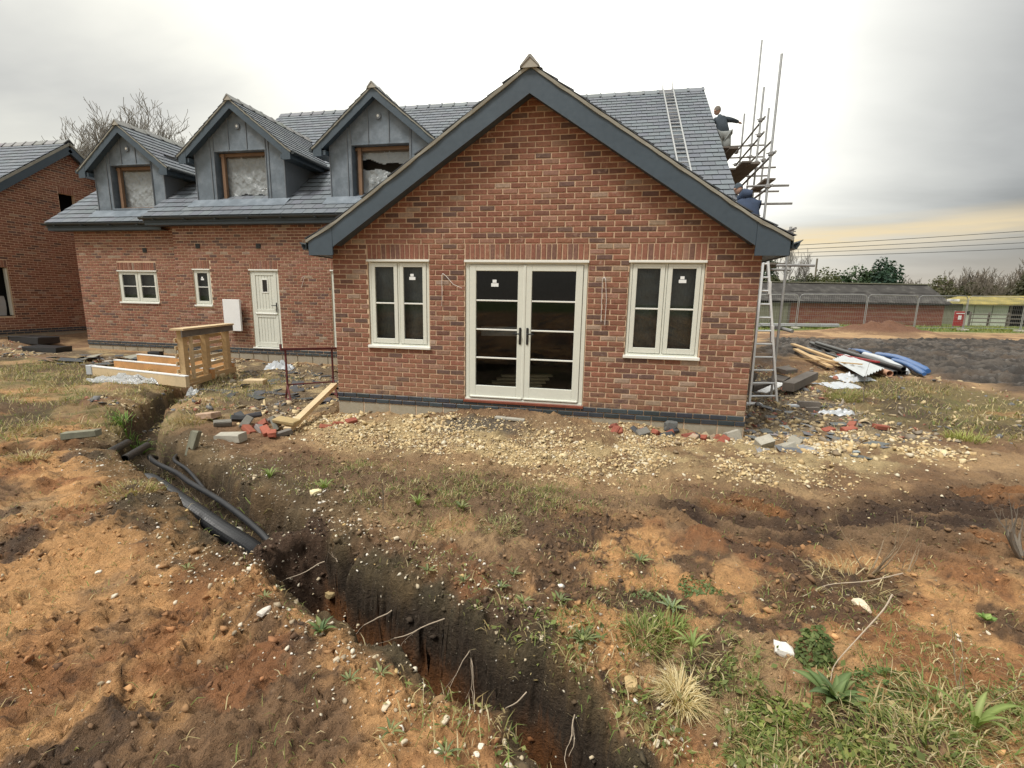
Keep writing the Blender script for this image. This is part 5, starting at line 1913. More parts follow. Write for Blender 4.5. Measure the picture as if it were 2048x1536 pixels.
part('stop', MB().beam(ta - e_ * .07 + Vector((0, 0, .62)), ta - e_ * .07 + Vector((0, 0, .70)), .03, .03), 'oxide_red', tr)
part('bottom_rail', MB().tube([ta + Vector((0, 0, -.02)), tb + Vector((0, 0, -.04))], .014, 6), 'oxide_red', tr, sm=True)

mb = MB().beam((.03, -1.36, gz(.03, -1.36) + .05), (-.40, .52, .0), .10, .07)
single('timber_post', mb, 'pine_pale', 'pale timber post propped up against the foot of the trestle', 'timber')
mb = MB().bbox(-.2, .2, -.1, .1, 0, .14, .01)
o = tag(link('concrete_block', mb.mesh('concrete_block'), 'pine_pale', None, (-2.85, 1.55, gz(-2.85, 1.55) - .01)), 'yellowish building block lying alone on rubble before the stable door', 'block')
o.rotation_euler.z = .25


def loose(kind, x, y, label, cat, group, m, size, col, rz=None, tilt=.25, lift=0.0, v=0):
    """brick, slate or broken piece lying on the ground, worn and chipped"""
    sx, sy, sz = size
    mb = MB()
    t_ = MB().bbox(-sx / 2, sx / 2, -sy / 2, sy / 2, 0, sz, min(.008, sz * .3))
    j = min(size) * .10
    mb.add([(a + rnd.uniform(-j, j), b + rnd.uniform(-j, j), c + rnd.uniform(-j, j)) for a, b, c in t_.v], t_.f, cvar(col, .15))
    o = link(kind, mb.mesh(kind), m, None, (x, y, gz(x, y) - .015 + lift))
    o.rotation_euler = (rnd.uniform(-tilt, tilt), rnd.uniform(-tilt, tilt), rnd.uniform(0, 3.1) if rz is None else rz)
    return tag(o, label, cat, group)


GREY, RED, DARK, BUFF = (.20, .185, .165), (.30, .09, .055), (.06, .062, .066), (.36, .29, .19)
lb = 'loose brick in the tumbled heap beside the pale timber post'
for (x, y, c, l_, t_) in [(-.93, -1.42, GREY, 0, .9), (-.62, -1.36, GREY, .02, .8), (-.70, -1.10, DARK, .10, .7), (-.50, -1.2, RED, .0, .6), (-.34, -1.42, GREY, 0, .5), (-.24, -1.30, GREY, .05, 1.3), (-.30, -1.12, BUFF, .06, .5),
                          (-.18, -1.50, RED, 0, .4), (.0, -1.62, RED, 0, .5), (-.48, -1.48, RED, 0, .4), (-1.02, -.98, DARK, 0, .4), (-.55, -.9, GREY, 0, .5), (-.86, -1.2, DARK, .04, .9), (.06, -1.48, GREY, 0, .3)]:
    loose('loose_brick', x, y, lb, 'brick', 'bricks heaped by the timber post', 'piece', (.215, .10, .065), c, tilt=t_, lift=l_ + .03)
loose('loose_brick', -1.40, -1.16, 'broad pink slab of two mortared bricks left of the brick heap', 'brick', None, 'brick', (.26, .2, .08), (.42, .29, .22), rz=.1, tilt=.15)
loose('grey_block', -.28, -2.0, 'pale grey half block lying in front of the brick heap', 'block', None, 'concrete', (.34, .14, .11), (1, 1, 1), rz=.1, tilt=.08)
loose('stone_slab', -.05, -1.25, 'flat buff stone slab resting on top of the brick heap', 'stone', None, 'piece', (.34, .17, .05), (.46, .33, .17), rz=.0, lift=.12, tilt=.1)
for (x, y) in [(.36, -.98), (.46, -.80), (.62, -.72)]:
    loose('loose_brick', x, y, 'broken red brick on gravel between timber post and gable corner', 'brick', 'red bricks by the gable corner', 'piece', (.16, .10, .065), RED, tilt=.5)
loose('timber_offcut', 2.97, -.56, 'weathered timber offcut lying on the earth below the french doors', 'timber', None, 'concrete', (.42, .09, .035), (1, 1, 1), rz=.02, tilt=.05, lift=.02)
loose('timber_offcut', -1.60, -2.72, 'short timber sleeper offcut at the lip of the side trench', 'timber', None, 'old_timber', (.34, .11, .08), (1, 1, 1), rz=.5, tilt=.12, lift=.03)
loose('stake', -.38, -2.52, 'square stake end sticking up beside the black pipes', 'timber', None, 'old_timber', (.08, .08, .30), (1, 1, 1), rz=.2, tilt=.3, lift=-.05)
lb = 'broken red or grey brick in rubble along the foot of gable wall under the window'
for i in range(20):
    x = 4.35 + 1.75 * rnd.random()
    y = -.22 - .30 * rnd.random()
    loose('loose_brick', x, y, lb, 'brick', 'rubble below the gable window', 'piece', (rnd.uniform(.08, .2), .10, .065), rnd.choice([RED, RED, (.24, .075, .05), GREY, BUFF, DARK]), tilt=.6)
loose('grey_block', 6.02, -.24, 'slanted grey block leaning against the gable corner', 'block', None, 'concrete', (.20, .10, .16), (1, 1, 1), rz=.3, tilt=.5)
for (x, y, rz) in [(6.35, -.40, .3), (6.75, -.2, 1.2), (6.55, -.62, .6)]:
    loose('grey_block', x, y, 'lump of grey blockwork among slates by the gable corner', 'block', 'grey lumps by the gable corner', 'concrete', (.2, .14, .12), (1, 1, 1), rz=rz, tilt=.5)
lb = 'broken slate scattered on the rubble beside the gable corner'
for i in range(46):
    x = 6.25 + 1.6 * rnd.random() ** 1.3
    y = -.75 + 2.9 * rnd.random()
    loose('broken_slate', x, y, lb, 'slate', 'broken slates by the gable corner', 'slate', (rnd.uniform(.12, .30), rnd.uniform(.08, .2), .008), (.13, .135, .14) if rnd.random() < .7 else (.27, .28, .28), tilt=.18, lift=.02)
lb = 'broken slate among rubble between the trestle and the stable door'
for i in range(60):
    x = -3.1 + 2.9 * rnd.random()
    y = .3 + 3.3 * rnd.random()
    loose('broken_slate', x, y, lb, 'slate', 'broken slates in the yard corner', 'slate', (rnd.uniform(.15, .4), rnd.uniform(.1, .25), .01), (.085, .088, .09), tilt=.2, lift=.02)
lb = 'slate offcut in the low heap under the window of the main range'
for i in range(34):
    x = -9.2 + 1.9 * rnd.random()
    y = 2.0 + 1.3 * rnd.random()
    loose('broken_slate', x, y, lb, 'slate', 'slates heaped under the window', 'slate', (rnd.uniform(.25, .5), rnd.uniform(.15, .3), .012), rnd.choice([(.09, .10, .11), (.25, .18, .12), (.3, .28, .24)]), tilt=.25, lift=.01 + .10 * rnd.random())
for (x, y, s_, rz) in [(-11.2, 3.6, (.9, .5, .16), .2), (-12.7, 4.3, (1.0, .6, .2), .1), (-7.9, 3.9, (.3, .2, .14), .3)]:
    loose('dark_crate', x, y, 'low black slab stack on rubble by the end corner of the main range', 'slabs', 'black slab stacks', 'rubber', s_, (1, 1, 1), rz=rz, tilt=.04)
lb = 'dark concrete block or kerb among debris to the right of the ladder'
for (x, y, s_, rz) in [(7.9, 2.35, (.36, .12, .1), .1), (7.85, 2.05, (.22, .1, .1), .1), (8.35, 2.6, (.2, .11, .07), .2), (7.55, .05, (.2, .1, .07), .1), (7.0, 3.6, (.5, .25, .2), .3), (7.5, 3.9, (.6, .25, .2), .6), (8.1, 4.6, (.45, .3, .25), .9), (7.4, 4.9, (.5, .35, .3), .2), (8.9, 6.5, (.4, .35, .12), .5)]:
    loose('debris_block', x, y, lb, 'block', 'blocks beside the ladder', 'dark_wood', s_, (1, 1, 1), rz=rz, tilt=.15)
for (x, y, rz) in [(7.75, .55, .3), (7.95, .9, 1.0), (8.25, .75, .2), (7.5, .6, .5)]:
    loose('loose_brick', x, y, 'single red brick on the gravel right of the gable corner', 'brick', 'stray bricks right of the gable', 'piece', (.2, .1, .065), RED, rz=rz, tilt=.2)
mb = MB().beam((7.95, 3.55, -.12), (8.95, 5.0, -.05), .22, .17)
single('grey_beam', mb, 'dark_wood', 'long dark grey boxed beam lying on debris beyond the ladder', 'beam')
mb = MB().beam((7.35, 3.2, -.20), (7.95, 3.9, -.10), .18, .02)
single('white_plank', mb, 'white', 'thin white plank lying beside the dark grey beam', 'plank')
mb = MB().beam((7.55, 2.3, gz(7.55, 2.3) + .02), (7.95, 2.4, gz(7.95, 2.4) + .03), .12, .03)
single('blue_white_offcut', mb, 'white_plastic', 'short white plastic offcut next to the foot of the ladder', 'offcut')
crumple('white_sheet', 'flat white sheet of plastic on the rough grass beyond the grey beam', 9.45, 4.95, .75, .55, .03, 'white_plastic', 'plastic sheet', .4, 5)
crumple('white_sheet', 'crumpled white plastic strip on rubble near the dark kerb blocks', 8.15, 1.85, .5, .22, .1, 'white_plastic', 'plastic sheet', .1, 6)

# ------------------------------------------------------------------ drain pipes
def path(pts, n_=40):
    """smooth curve through points"""
    P = [np.array(p, dtype=float) for p in pts]
    P = [2 * P[0] - P[1]] + P + [2 * P[-1] - P[-2]]
    out = []
    for i in range(1, len(P) - 2):
        for k in range(n_):
            t = k / n_
            out.append(.5 * ((2 * P[i]) + (-P[i - 1] + P[i + 1]) * t + (2 * P[i - 1] - 5 * P[i] + 4 * P[i + 1] - P[i + 2]) * t * t + (-P[i - 1] + 3 * P[i] - 3 * P[i + 1] + P[i + 2]) * t ** 3))
    out.append(P[-2])
    return out


pts = path([(2.0, -4.18, -.42), (1.73, -4.05, -.36), (1.22, -3.84, -.33), (.52, -3.52, -.31), (-.10, -3.21, -.32), (-.45, -3.02, -.40)], 36)
rad = [.064 + (.0055 if i % 2 else -.004) for i in range(len(pts))]
single('corrugated_pipe', MB().tube(pts, rad, 18), 'rubber', 'thick black corrugated drain pipe lying in the trench', 'pipe')
pts = path([(1.95, -4.02, -.46), (1.60, -3.81, -.36), (.95, -3.48, -.31), (.30, -3.18, -.30), (-.10, -2.95, -.32), (-.60, -2.72, -.34), (-1.05, -2.42, -.40), (-1.2, -2.2, -.5)], 12)
single('water_pipe', MB().tube(pts, .026, 12), 'rubber', 'slim smooth black pipe curving along the trench behind the corrugated one', 'pipe', sm=True)
pts = path([(.55, -3.24, -.36), (-.05, -2.86, -.32), (-.5, -2.60, -.33), (-.85, -2.2, -.40)], 12)
single('water_pipe', MB().tube(pts, .018, 10), 'rubber', 'thin black pipe crossing against the trench side near the stake', 'pipe', sm=True)
crumple('paper_scrap', 'pale dirty rag caught on the slim black pipe', 1.02, -3.50, .22, .13, .05, 'concrete', 'rag', .4, 7)
for i, (a, b) in enumerate((((-.95, -3.02, -.19), (-1.52, -2.28, -.30)), ((-.74, -2.96, -.22), (-1.30, -2.22, -.34)))):
    single('cut_pipe', MB().pipe(a, b, .042, .034), 'rubber', ('open ended black pipe next to the sleeper offcut at the trench junction', 'open ended black pipe nearer the stake, its mouth in the trench junction')[i], 'pipe')

# ------------------------------------------------------------------ stored pipes and sheets on the right
ts = 'pine plank in the bundle beside the black pipes'
for a, b in (((10.88, 11.82), (10.97, 8.07)), ((10.57, 10.66), (10.05, 6.8)), ((10.60, 9.73), (10.6, 7.2))):
    mb = MB().beam((a[0], a[1], gz(*a) + .10), (b[0], b[1], gz(*b) + .10), .15, .05)
    single('pine_plank', mb, 'pine', ts, 'plank', 'planks beside the pipes')
for i, (a, b) in enumerate((((11.69, 12.6), (11.30, 6.3)), ((11.85, 12.8), (11.45, 6.4)), ((12.0, 12.9), (11.60, 6.5)), ((12.2, 13.2), (11.75, 6.7)), ((11.95, 12.5), (11.5, 6.35)), ((11.8, 12.2), (11.42, 6.2)))):
    l_ = .08 if i < 4 else .19
    single('black_pipe', MB().pipe((a[0], a[1], gz(*a) + l_), (b[0], b[1], gz(*b) + l_), .06, .05, 12), 'black', 'black plastic pipe in the bundle on the grass', 'pipe', 'bundle of black pipes')
single('salmon_pipe', MB().pipe((11.1, 7.4, gz(11.1, 7.4) + .12), (10.98, 5.9, gz(11, 5.9) + .10), .075, .065, 14), 'salmon', 'short salmon coloured drain pipe end beside the black bundle', 'pipe')
for (a, b, r_, m_, l_) in (((12.31, 9.9), (11.80, 6.7), .085, 'white_plastic', 'white plastic roll lying along the blue pipes'), ((12.83, 12.0), (12.13, 8.5), .075, 'blue_plastic', 'dull blue pipe end behind the white roll'),
                           ((13.07, 10.7), (12.30, 6.8), .095, 'blue_plastic', 'long blue wrapped pipe at the outer edge of the pile'), ((12.6, 8.9), (11.85, 6.15), .07, 'blue_plastic', 'short blue wrapped pipe between the white roll and long blue pipe')):
    p = path([(a[0], a[1], gz(*a) + r_ + .02), ((a[0] + b[0]) / 2, (a[1] + b[1]) / 2, gz((a[0] + b[0]) / 2, (a[1] + b[1]) / 2) + r_ + .1), (b[0], b[1], gz(*b) + r_ + .02)], 8)
    rr = [r_ * (.7 + .3 * math.sin(math.pi * min(1, (i + 1) / 3)) if i < 2 else 1) * (1 + .06 * math.sin(i * 2.1)) for i in range(len(p))]
    rr[-1] *= .6
    single('plastic_pipe', MB().tube(p, rr, 12), m_, l_, 'pipe', sm=True)
mb = MB()
c0, c1, c2, c3 = Vector((10.35, 7.4, .05)), Vector((11.2, 8.6, .10)), Vector((10.95, 6.1, .02)), Vector((9.95, 4.9, -.06))
n_ = 28
for i in range(n_ + 1):
    f = i / n_
    z_ = .022 * math.sin(f * 2 * math.pi * 7)
    a, b = c0.lerp(c1, f), c3.lerp(c2, f)
    mb.v += [tuple(a + Vector((0, 0, z_ + .04))), tuple(b + Vector((0, 0, z_ + .04)))]
    mb.c += [(1, 1, 1)] * 2
mb.f = [(2 * i, 2 * i + 1, 2 * i + 3, 2 * i + 2) for i in range(n_)]
single('corrugated_sheet', mb, 'corrugated', 'corrugated metal roofing sheet lying flat against the pipe pile', 'sheet', sm=True)
crumple('white_sheet', 'torn white board lying on the corrugated metal sheet', 10.05, 5.6, .7, .55, .12, 'white_plastic', 'board', .3, 8)
single('thin_batten', MB().beam((9.75, 8.7, -.04), (10.5, 6.2, .12), .045, .03), 'pine', 'thin timber batten lying across the corrugated metal sheet', 'batten')
single('red_strip', MB().beam((11.0, 8.6, .12), (11.2, 6.9, .12), .10, .04), 'red_plastic', 'dark red plastic strip between corrugated sheet and black pipes', 'strip')
for i, (a, b, m_) in enumerate((((13.7, 25.6), (19.0, 27.5), 'galv'), ((13.6, 25.2), (18.0, 26.7), 'galv'), ((13.5, 24.8), (17.4, 26.2), 'galv_dark'), ((13.6, 25.9), (15.5, 26.6), 'pine'))):
    single('long_pole', MB().tube([(a[0], a[1], gz(*a) + .18), (b[0], b[1], gz(*b) + .18)], .13 if i < 3 else .10, 8), m_, 'long grey pole in the stack at the foot of the temporary fence' if i < 3 else 'yellow timber pole on the stack at the foot of the temporary fence', 'pole', 'poles stacked by the fence' if i < 3 else None, sm=True)

# ------------------------------------------------------------------ temporary fence
FP = [(11.2, 25.2), (15.3, 24.7), (18.9, 24.2), (25.0, 26.2), (31.0, 27.2)]
fw_ = [(12.0, 24.9), (15.45, 24.55), (18.95, 24.25), (22.1, 25.3), (25.35, 26.5), (28.7, 27.1), (32.1, 27.6)]
for i in range(len(fw_) - 1):
    (ax, ay), (bx, by) = fw_[i], fw_[i + 1]
    za, zb = gz(ax, ay), gz(bx, by)
    d_ = Vector((bx - ax, by - ay, zb - za)).normalized()
    a = Vector((ax, ay, za + .06)) + d_ * .04
    b = Vector((bx, by, zb + .06)) - d_ * .04
    fo = thing('fence_panel', ['wire mesh site fence panel standing behind the ladder', 'wire mesh site fence panel left of the soil heap', 'wire mesh site fence panel right of the soil heap',
                               'wire mesh site fence panel beside the red sign', 'wire mesh site fence panel in front of the mossy shed', 'wire mesh site fence panel right of the mossy shed'][i], 'fence', ((ax + bx) / 2, (ay + by) / 2, (za + zb) / 2), 'temporary fence panels')
    hh = 2.0
    up_ = Vector((0, 0, 1))
    pts = [a, a + up_ * (hh - .18), a + up_ * (hh - .05) + d_ * .06, a + up_ * hh + d_ * .2, b + up_ * hh - d_ * .2, b + up_ * (hh - .05) - d_ * .06, b + up_ * (hh - .18), b]
    part('frame', MB().tube(pts, .021, 8), 'galv', fo, sm=True)
    part('bottom_rail', MB().tube([a + up_ * .12, b + up_ * .12], .018, 6), 'galv', fo)
    mb = MB()
    L_ = (b - a).length
    for k in range(1, 30):
        p = a + d_ * (L_ * k / 30)
        mb.tube([p + up_ * .12, p + up_ * (hh - .02)], .004, 3, cap=False)
    for k in range(1, 8):
        mb.tube([a + up_ * (hh * k / 8), b + up_ * (hh * k / 8)], .004, 3, cap=False)
    part('wire_mesh', mb, 'galv_dark', fo, kind='stuff')
    for p in (a, b):
        part('foot', MB().bbox(p.x - .12, p.x + .12, p.y - .33, p.y + .33, p.z - .08, p.z + .06, .03), 'concrete', fo)
sg = thing('red_sign', 'red notice board with white panel fixed behind the site fence', 'sign', (25.1, 27.0, .15))
part('board', MB().bbox(25.1, 25.72, 27.0, 27.04, .45, 1.35, .01), 'red_plastic', sg)
part('panel', MB().bbox(25.3, 25.48, 26.985, 27.0, .85, 1.1, .002), 'white', sg)
part('panel', MB().bbox(25.18, 25.62, 26.985, 27.0, 1.2, 1.25, .002), 'white', sg)
for x_ in (25.14, 25.68):
    part('post', MB().tube([(x_, 27.06, .0), (x_, 27.06, 1.4)], .03, 6), 'galv_dark', sg)
single('white_plate', MB().bbox(24.1, 24.75, 26.22, 26.235, 1.93, 2.07, .006), 'white', 'small white plate fixed near the top of the site fence', 'sign')
single('leaning_stake', MB().beam((27.4, 24.3, .15), (29.3, 25.2, 1.2), .07, .07), 'pine_pale', 'pale stake leaning at the edge of the field before the mossy shed', 'stake')
single('edge_board', MB().beam((16.2, 22.4, .14), (33.5, 25.4, .18), .05, .14), 'pine_pale', 'long low timber edging board between the mud and the fence', 'edging')

# ------------------------------------------------------------------ barn and sheds
bn = thing('barn', 'long low red brick barn with grey corrugated roof behind the site fence', 'barn', (22, 36, 0))
ba, bb = Vector((8.0, 33.6, 0)), Vector((30.6, 37.2, 0))
bd = (bb - ba).normalized()
bn_ = Vector((-bd.y, bd.x, 0))
ux = (Vector((18.6, 35.3, 0)) - ba).length
Lb = (bb - ba).length
fr = (tuple(ba), tuple(bd))


def bq(x0, x1, y, z0, z1):
    return [to_world(fr, x0, y, z0), to_world(fr, x1, y, z0), to_world(fr, x1, y, z1), to_world(fr, x0, y, z1)]


part('wall', MB().add(bq(ux, Lb, 0, -.2, 1.9), [(0, 1, 2, 3)]).add([to_world(fr, Lb, 0, -.2), to_world(fr, Lb, 5, -.2), to_world(fr, Lb, 5, 1.9), to_world(fr, Lb, 2.5, 3.4), to_world(fr, Lb, 0, 1.9)], [(0, 1, 2, 3, 4)]).add(bq(0, Lb, 5, -.2, 1.9), [(3, 2, 1, 0)]), 'barn_brick', bn)
mb = MB()
k = 0
while k < ux - .1:
    t_ = MB().bbox(k, k + .16, -.03, .0, -.2, 1.9, .01)
    part('board', MB().add([to_world(fr, *p) for p in t_.v], t_.f), 'old_timber', bn)
    k += .17
    if k > 4.6 and k < 4.9:
        pass
t_ = MB().box(ux, ux + .12, -.05, .0, -.2, 1.9)
part('jamb', MB().add([to_world(fr, *p) for p in t_.v], t_.f), 'dark_wood', bn)
t_ = MB().box(-.2, Lb + .2, -.10, .05, 1.72, 1.9)
part('eaves_board', MB().add([to_world(fr, *p) for p in t_.v], t_.f), 'dark_void', bn)
# roof as rows of corrugated sheets
for r_ in range(2):
    k = -.3
    while k < Lb + .2:
        mb = MB()
        wdt = 1.05
        n_ = 12
        y0_, y1_ = -.25 + 1.38 * r_, -.25 + 1.38 * (r_ + 1) + .12
        z0_, z1_ = 1.86 + .78 * r_ + .02 * r_, 1.86 + .78 * (r_ + 1) + .07
        jz = rnd.uniform(-.015, .015)
        for i in range(n_ + 1):
            x_ = min(k + wdt * i / n_ * 1.03, Lb + .35)
            s_ = .022 * math.sin(i / n_ * 2 * math.pi * 6) + jz
            mb.v += [tuple(to_world(fr, x_, y0_, z0_ + s_)), tuple(to_world(fr, x_, y1_, z1_ + s_))]
            mb.c += [(1, 1, 1)] * 2
        mb.f = [(2 * i, 2 * i + 2, 2 * i + 3, 2 * i + 1) for i in range(n_)]
        part('roof_sheet', mb, 'fibre_cement', bn)
        k += wdt
part('roof', MB().add([to_world(fr, -.2, 2.5, 3.36), to_world(fr, Lb + .2, 2.5, 3.36), to_world(fr, Lb + .2, 5.2, 1.85), to_world(fr, -.2, 5.2, 1.85)], [(0, 1, 2, 3)]), 'fibre_cement', bn)
part('ridge_cap', MB().beam(to_world(fr, -.3, 2.5, 3.45), to_world(fr, Lb + .3, 2.5, 3.45), .35, .08), 'old_timber', bn)
b2 = thing('rear_barn', 'second grey roofed barn just behind the long brick barn', 'barn', (16, 45, 0))
part('wall', MB().box(6, 22.5, 43, 48, -.2, 2.6), 'barn_brick', b2)
part('roof', MB().add([(5.8, 42.7, 2.5), (22.8, 42.7, 2.5), (22.8, 45.5, 3.85), (5.8, 45.5, 3.85), (22.8, 48.3, 2.5), (5.8, 48.3, 2.5)], [(0, 1, 2, 3), (3, 2, 4, 5)]), 'fibre_cement', b2)
part('ridge_cap', MB().beam((5.8, 45.5, 3.92), (22.8, 45.5, 3.92), .4, .1), 'concrete', b2)
sh = thing('field_shed', 'pale field shed with mossy roof at the edge of the field', 'shed', (37.5, 43, .05))
k = 0
for (x0, x1) in ((34.9, 35.75), (35.8, 37.1), (37.15, 38.3)):
    part('wall_panel', MB().bbox(x0, x1, 42, 42.08, -.1, 1.85, .02), 'shed_wall', sh)
part('wall', MB().box(34.9, 34.98, 42.08, 46, -.1, 1.85).box(34.9, 46, 45.9, 46, -.1, 2.3), 'old_timber', sh)
part('dark_opening', MB().box(38.35, 46, 43.5, 43.6, -.1, 2.0), 'dark_void', sh)
for x_ in (38.4, 40.5, 43.0):
    part('post', MB().box(x_, x_ + .16, 42.0, 42.16, -.1, 2.0), 'dark_wood', sh)
part('roof', MB().add([(34.6, 41.6, 1.92), (46, 41.6, 2.05), (46, 44.5, 2.85), (36.0, 44.5, 2.65), (34.6, 46.3, 1.95), (46, 46.3, 2.05)], [(0, 1, 2, 3), (3, 2, 5, 4), (0, 3, 4)]).add([(34.6, 41.6, 1.84), (46, 41.6, 1.95), (46, 41.62, 2.05), (34.6, 41.62, 1.92)], [(0, 1, 2, 3)]), 'moss_roof', sh)
part('window', MB().bbox(35.25, 35.45, 41.97, 42.0, 1.0, 1.3, .01), 'dark_void', sh)
for i in range(3):
    part('rail', MB().beam((34.0, 39.2, .45 + .35 * i), (39.6, 40.0, .45 + .35 * i), .05, .09), 'dark_wood', sh) if False else None
pr = thing('paddock_rails', 'dark timber paddock rails in front of the mossy shed', 'fence', (36.5, 39.5, 0))
for i in range(3):
    part('rail', MB().beam((33.8, 39.2, .42 + .32 * i), (39.8, 40.2, .42 + .32 * i), .04, .08), 'dark_wood', pr)
for i in range(5):
    f = i / 4
    part('post', MB().bbox(33.8 + 6 * f - .06, 33.8 + 6 * f + .06, 39.24 + f, 39.36 + f, -.05, 1.25, .01), 'dark_wood', pr)

# ------------------------------------------------------------------ power cables and poles
for i, (zl, zr_) in enumerate(((9.25, 10.75), (8.75, 10.1), (8.3, 9.45), (7.8, 8.8))):
    pts = [(15 + 60 * t, 60, zl - .9 + (zr_ - zl) * (t * 60 - 13.5) / 22 + .9 - .9 * (1 - (2 * t - 1) ** 2) * .4) for t in np.linspace(0, 1, 24)]
    single('power_cable', MB().tube(pts, .035, 4), 'cable', 'thin overhead power cable crossing the pale sky above the barn', 'cable', 'overhead power cables')
for x_, t_ in ((14.5, 8.4), (75.5, 14)):
    single('power_pole', MB().tube([(x_, 60, -.3), (x_, 60, t_)], .15, 8), 'bark', 'timber pole carrying the power cables' if x_ < 20 else 'tall timber pole at the far end of the power cables', 'pole')
single('thin_mast', MB().tube([(29.7, 60, 0), (29.6, 60, 7.3)], .10, 6), 'bark', 'thin bare pole rising from the hedge behind the barn', 'pole')
# ------------------------------------------------------------------ scattered small things, made with arrays
def fast_mesh(name, co, faces, cols):
    """triangles or quads from arrays; cols per vertex"""
    me_ = bpy.data.meshes.new(name)
    k = faces.shape[1]
    me_.vertices.add(len(co))
    me_.vertices.foreach_set('co', co.astype(np.float32).ravel())
    me_.loops.add(faces.size)
    me_.loops.foreach_set('vertex_index', faces.astype(np.int32).ravel())
    me_.polygons.add(len(faces))
    me_.polygons.foreach_set('loop_start', (np.arange(len(faces)) * k).astype(np.int32))
    me_.polygons.foreach_set('loop_total', np.full(len(faces), k, dtype=np.int32))
    me_.update(calc_edges=True)
    ca_ = me_.color_attributes.new('Col', 'FLOAT_COLOR', 'POINT')
    a = np.ones((len(co), 4), dtype=np.float32)
    a[:, :3] = cols
    ca_.data.foreach_set('color', a.ravel())
    return me_


def stuff(name, me_, m, label, cat):
    o = link(name, me_, m)
    o['kind'] = 'stuff'
    o['label'] = label
    o['category'] = cat
    return o


bm = bmesh.new()
bmesh.ops.create_icosphere(bm, subdivisions=2, radius=1)
ICO2_V = np.array([v.co[:] for v in bm.verts])
bm.verts.index_update()
ICO2_F = [tuple(v.index for v in f.verts) for f in bm.faces]
bm.free()
bm = bmesh.new()
bmesh.ops.create_icosphere(bm, subdivisions=1, radius=1)
ICO_V = np.array([v.co[:] for v in bm.verts])
bm.verts.index_update()
ICO_F = np.array([[v.index for v in f.verts] for f in bm.faces])
bm.free()


def rand_rot(n):
    q = nrs.normal(size=(n, 4))
    q /= np.linalg.norm(q, axis=1)[:, None]
    a, b, c, d = q.T
    return np.stack([np.stack([1 - 2 * (c * c + d * d), 2 * (b * c - a * d), 2 * (b * d + a * c)], -1), np.stack([2 * (b * c + a * d), 1 - 2 * (b * b + d * d), 2 * (c * d - a * b)], -1),
                     np.stack([2 * (b * d - a * c), 2 * (c * d + a * b), 1 - 2 * (b * b + c * c)], -1)], 1)


def blobs(x, y, size, cols, flatness=.6, sink=.3, angular=.28):
    n = len(x)
    sc_ = np.stack([nrs.uniform(.75, 1.3, n), nrs.uniform(.6, 1.0, n), nrs.uniform(flatness * .7, flatness * 1.3, n)], -1)
    v = ICO_V[None] * (1 + nrs.uniform(-angular, angular, (n, len(ICO_V), 1)))
    v = v * sc_[:, None, :]
    v = np.einsum('nij,nvj->nvi', rand_rot(n), v) * size[:, None, None]
    v[:, :, 2] *= .8
    z = hgt(x, y)
    v[:, :, 0] += x[:, None]
    v[:, :, 1] += y[:, None]
    v[:, :, 2] += (z + size * (flatness * (1 - sink) * .8))[:, None]
    f = ICO_F[None] + (np.arange(n) * len(ICO_V))[:, None, None]
    c = np.repeat(cols, len(ICO_V), axis=0)
    return v.reshape(-1, 3), f.reshape(-1, 3), c


def pick(n, x0, x1, y0, y1, keep):
    X, Y = [], []
    got = 0
    while got < n:
        a = nrs.uniform(x0, x1, n * 3)
        b = nrs.uniform(y0, y1, n * 3)
        k = nrs.rand(n * 3) < keep(a, b)
        X.append(a[k])
        Y.append(b[k])
        got += k.sum()
        if k.sum() == 0:
            break
    return np.concatenate(X)[:n], np.concatenate(Y)[:n]


def tints(n, pal, wts, k=.15):
    pal = np.array(pal)
    i = nrs.choice(len(pal), n, p=np.array(wts) / sum(wts))
    return np.clip(pal[i] * nrs.uniform(1 - k, 1 + k, (n, 1)), 0, 1)


no_house = lambda x, y: ~(((x > -.05) & (x < 6.23) & (y > -.04)) | ((y > 4.33) & (x < 6.7)))

# spread limestone in front of the wing
kg = lambda x, y: (sstep(-.4, .6, poly_sd(x + (fbm(x * 1.7, y * 1.7, 4, .5, 40) - .5) * .8, y + (fbm(x * 1.7, y * 1.7, 4, .5, 41) - .5) * .6, GRAVEL)) * (.06 + sstep(.40, .60, fbm(x * 2.2, y * 2.2, 4, .5, 42))) + .012) * no_house(x, y)
x, y = pick(13000, -.8, 8.8, -2.8, 1.2, kg)
sz = nrs.gamma(2.2, .0042, len(x)) + .005
big = sstep(.9, .3, np.abs(y + .3)) * ((x < 2.2) | (x > 5.6))
sz = sz * (1 + .9 * big * nrs.rand(len(x)))
v, f, c = blobs(x, y, np.minimum(sz, .06), tints(len(x), [(.56, .43, .23), (.60, .49, .29), (.47, .34, .17), (.64, .57, .42), (.28, .21, .13)], [5, 4, 4, 2, 3]), .55, .55, .5)
stuff('gravel', fast_mesh('gravel', v, f, c), 'stone', 'yellow limestone hardcore spread along the gable wall', 'gravel')
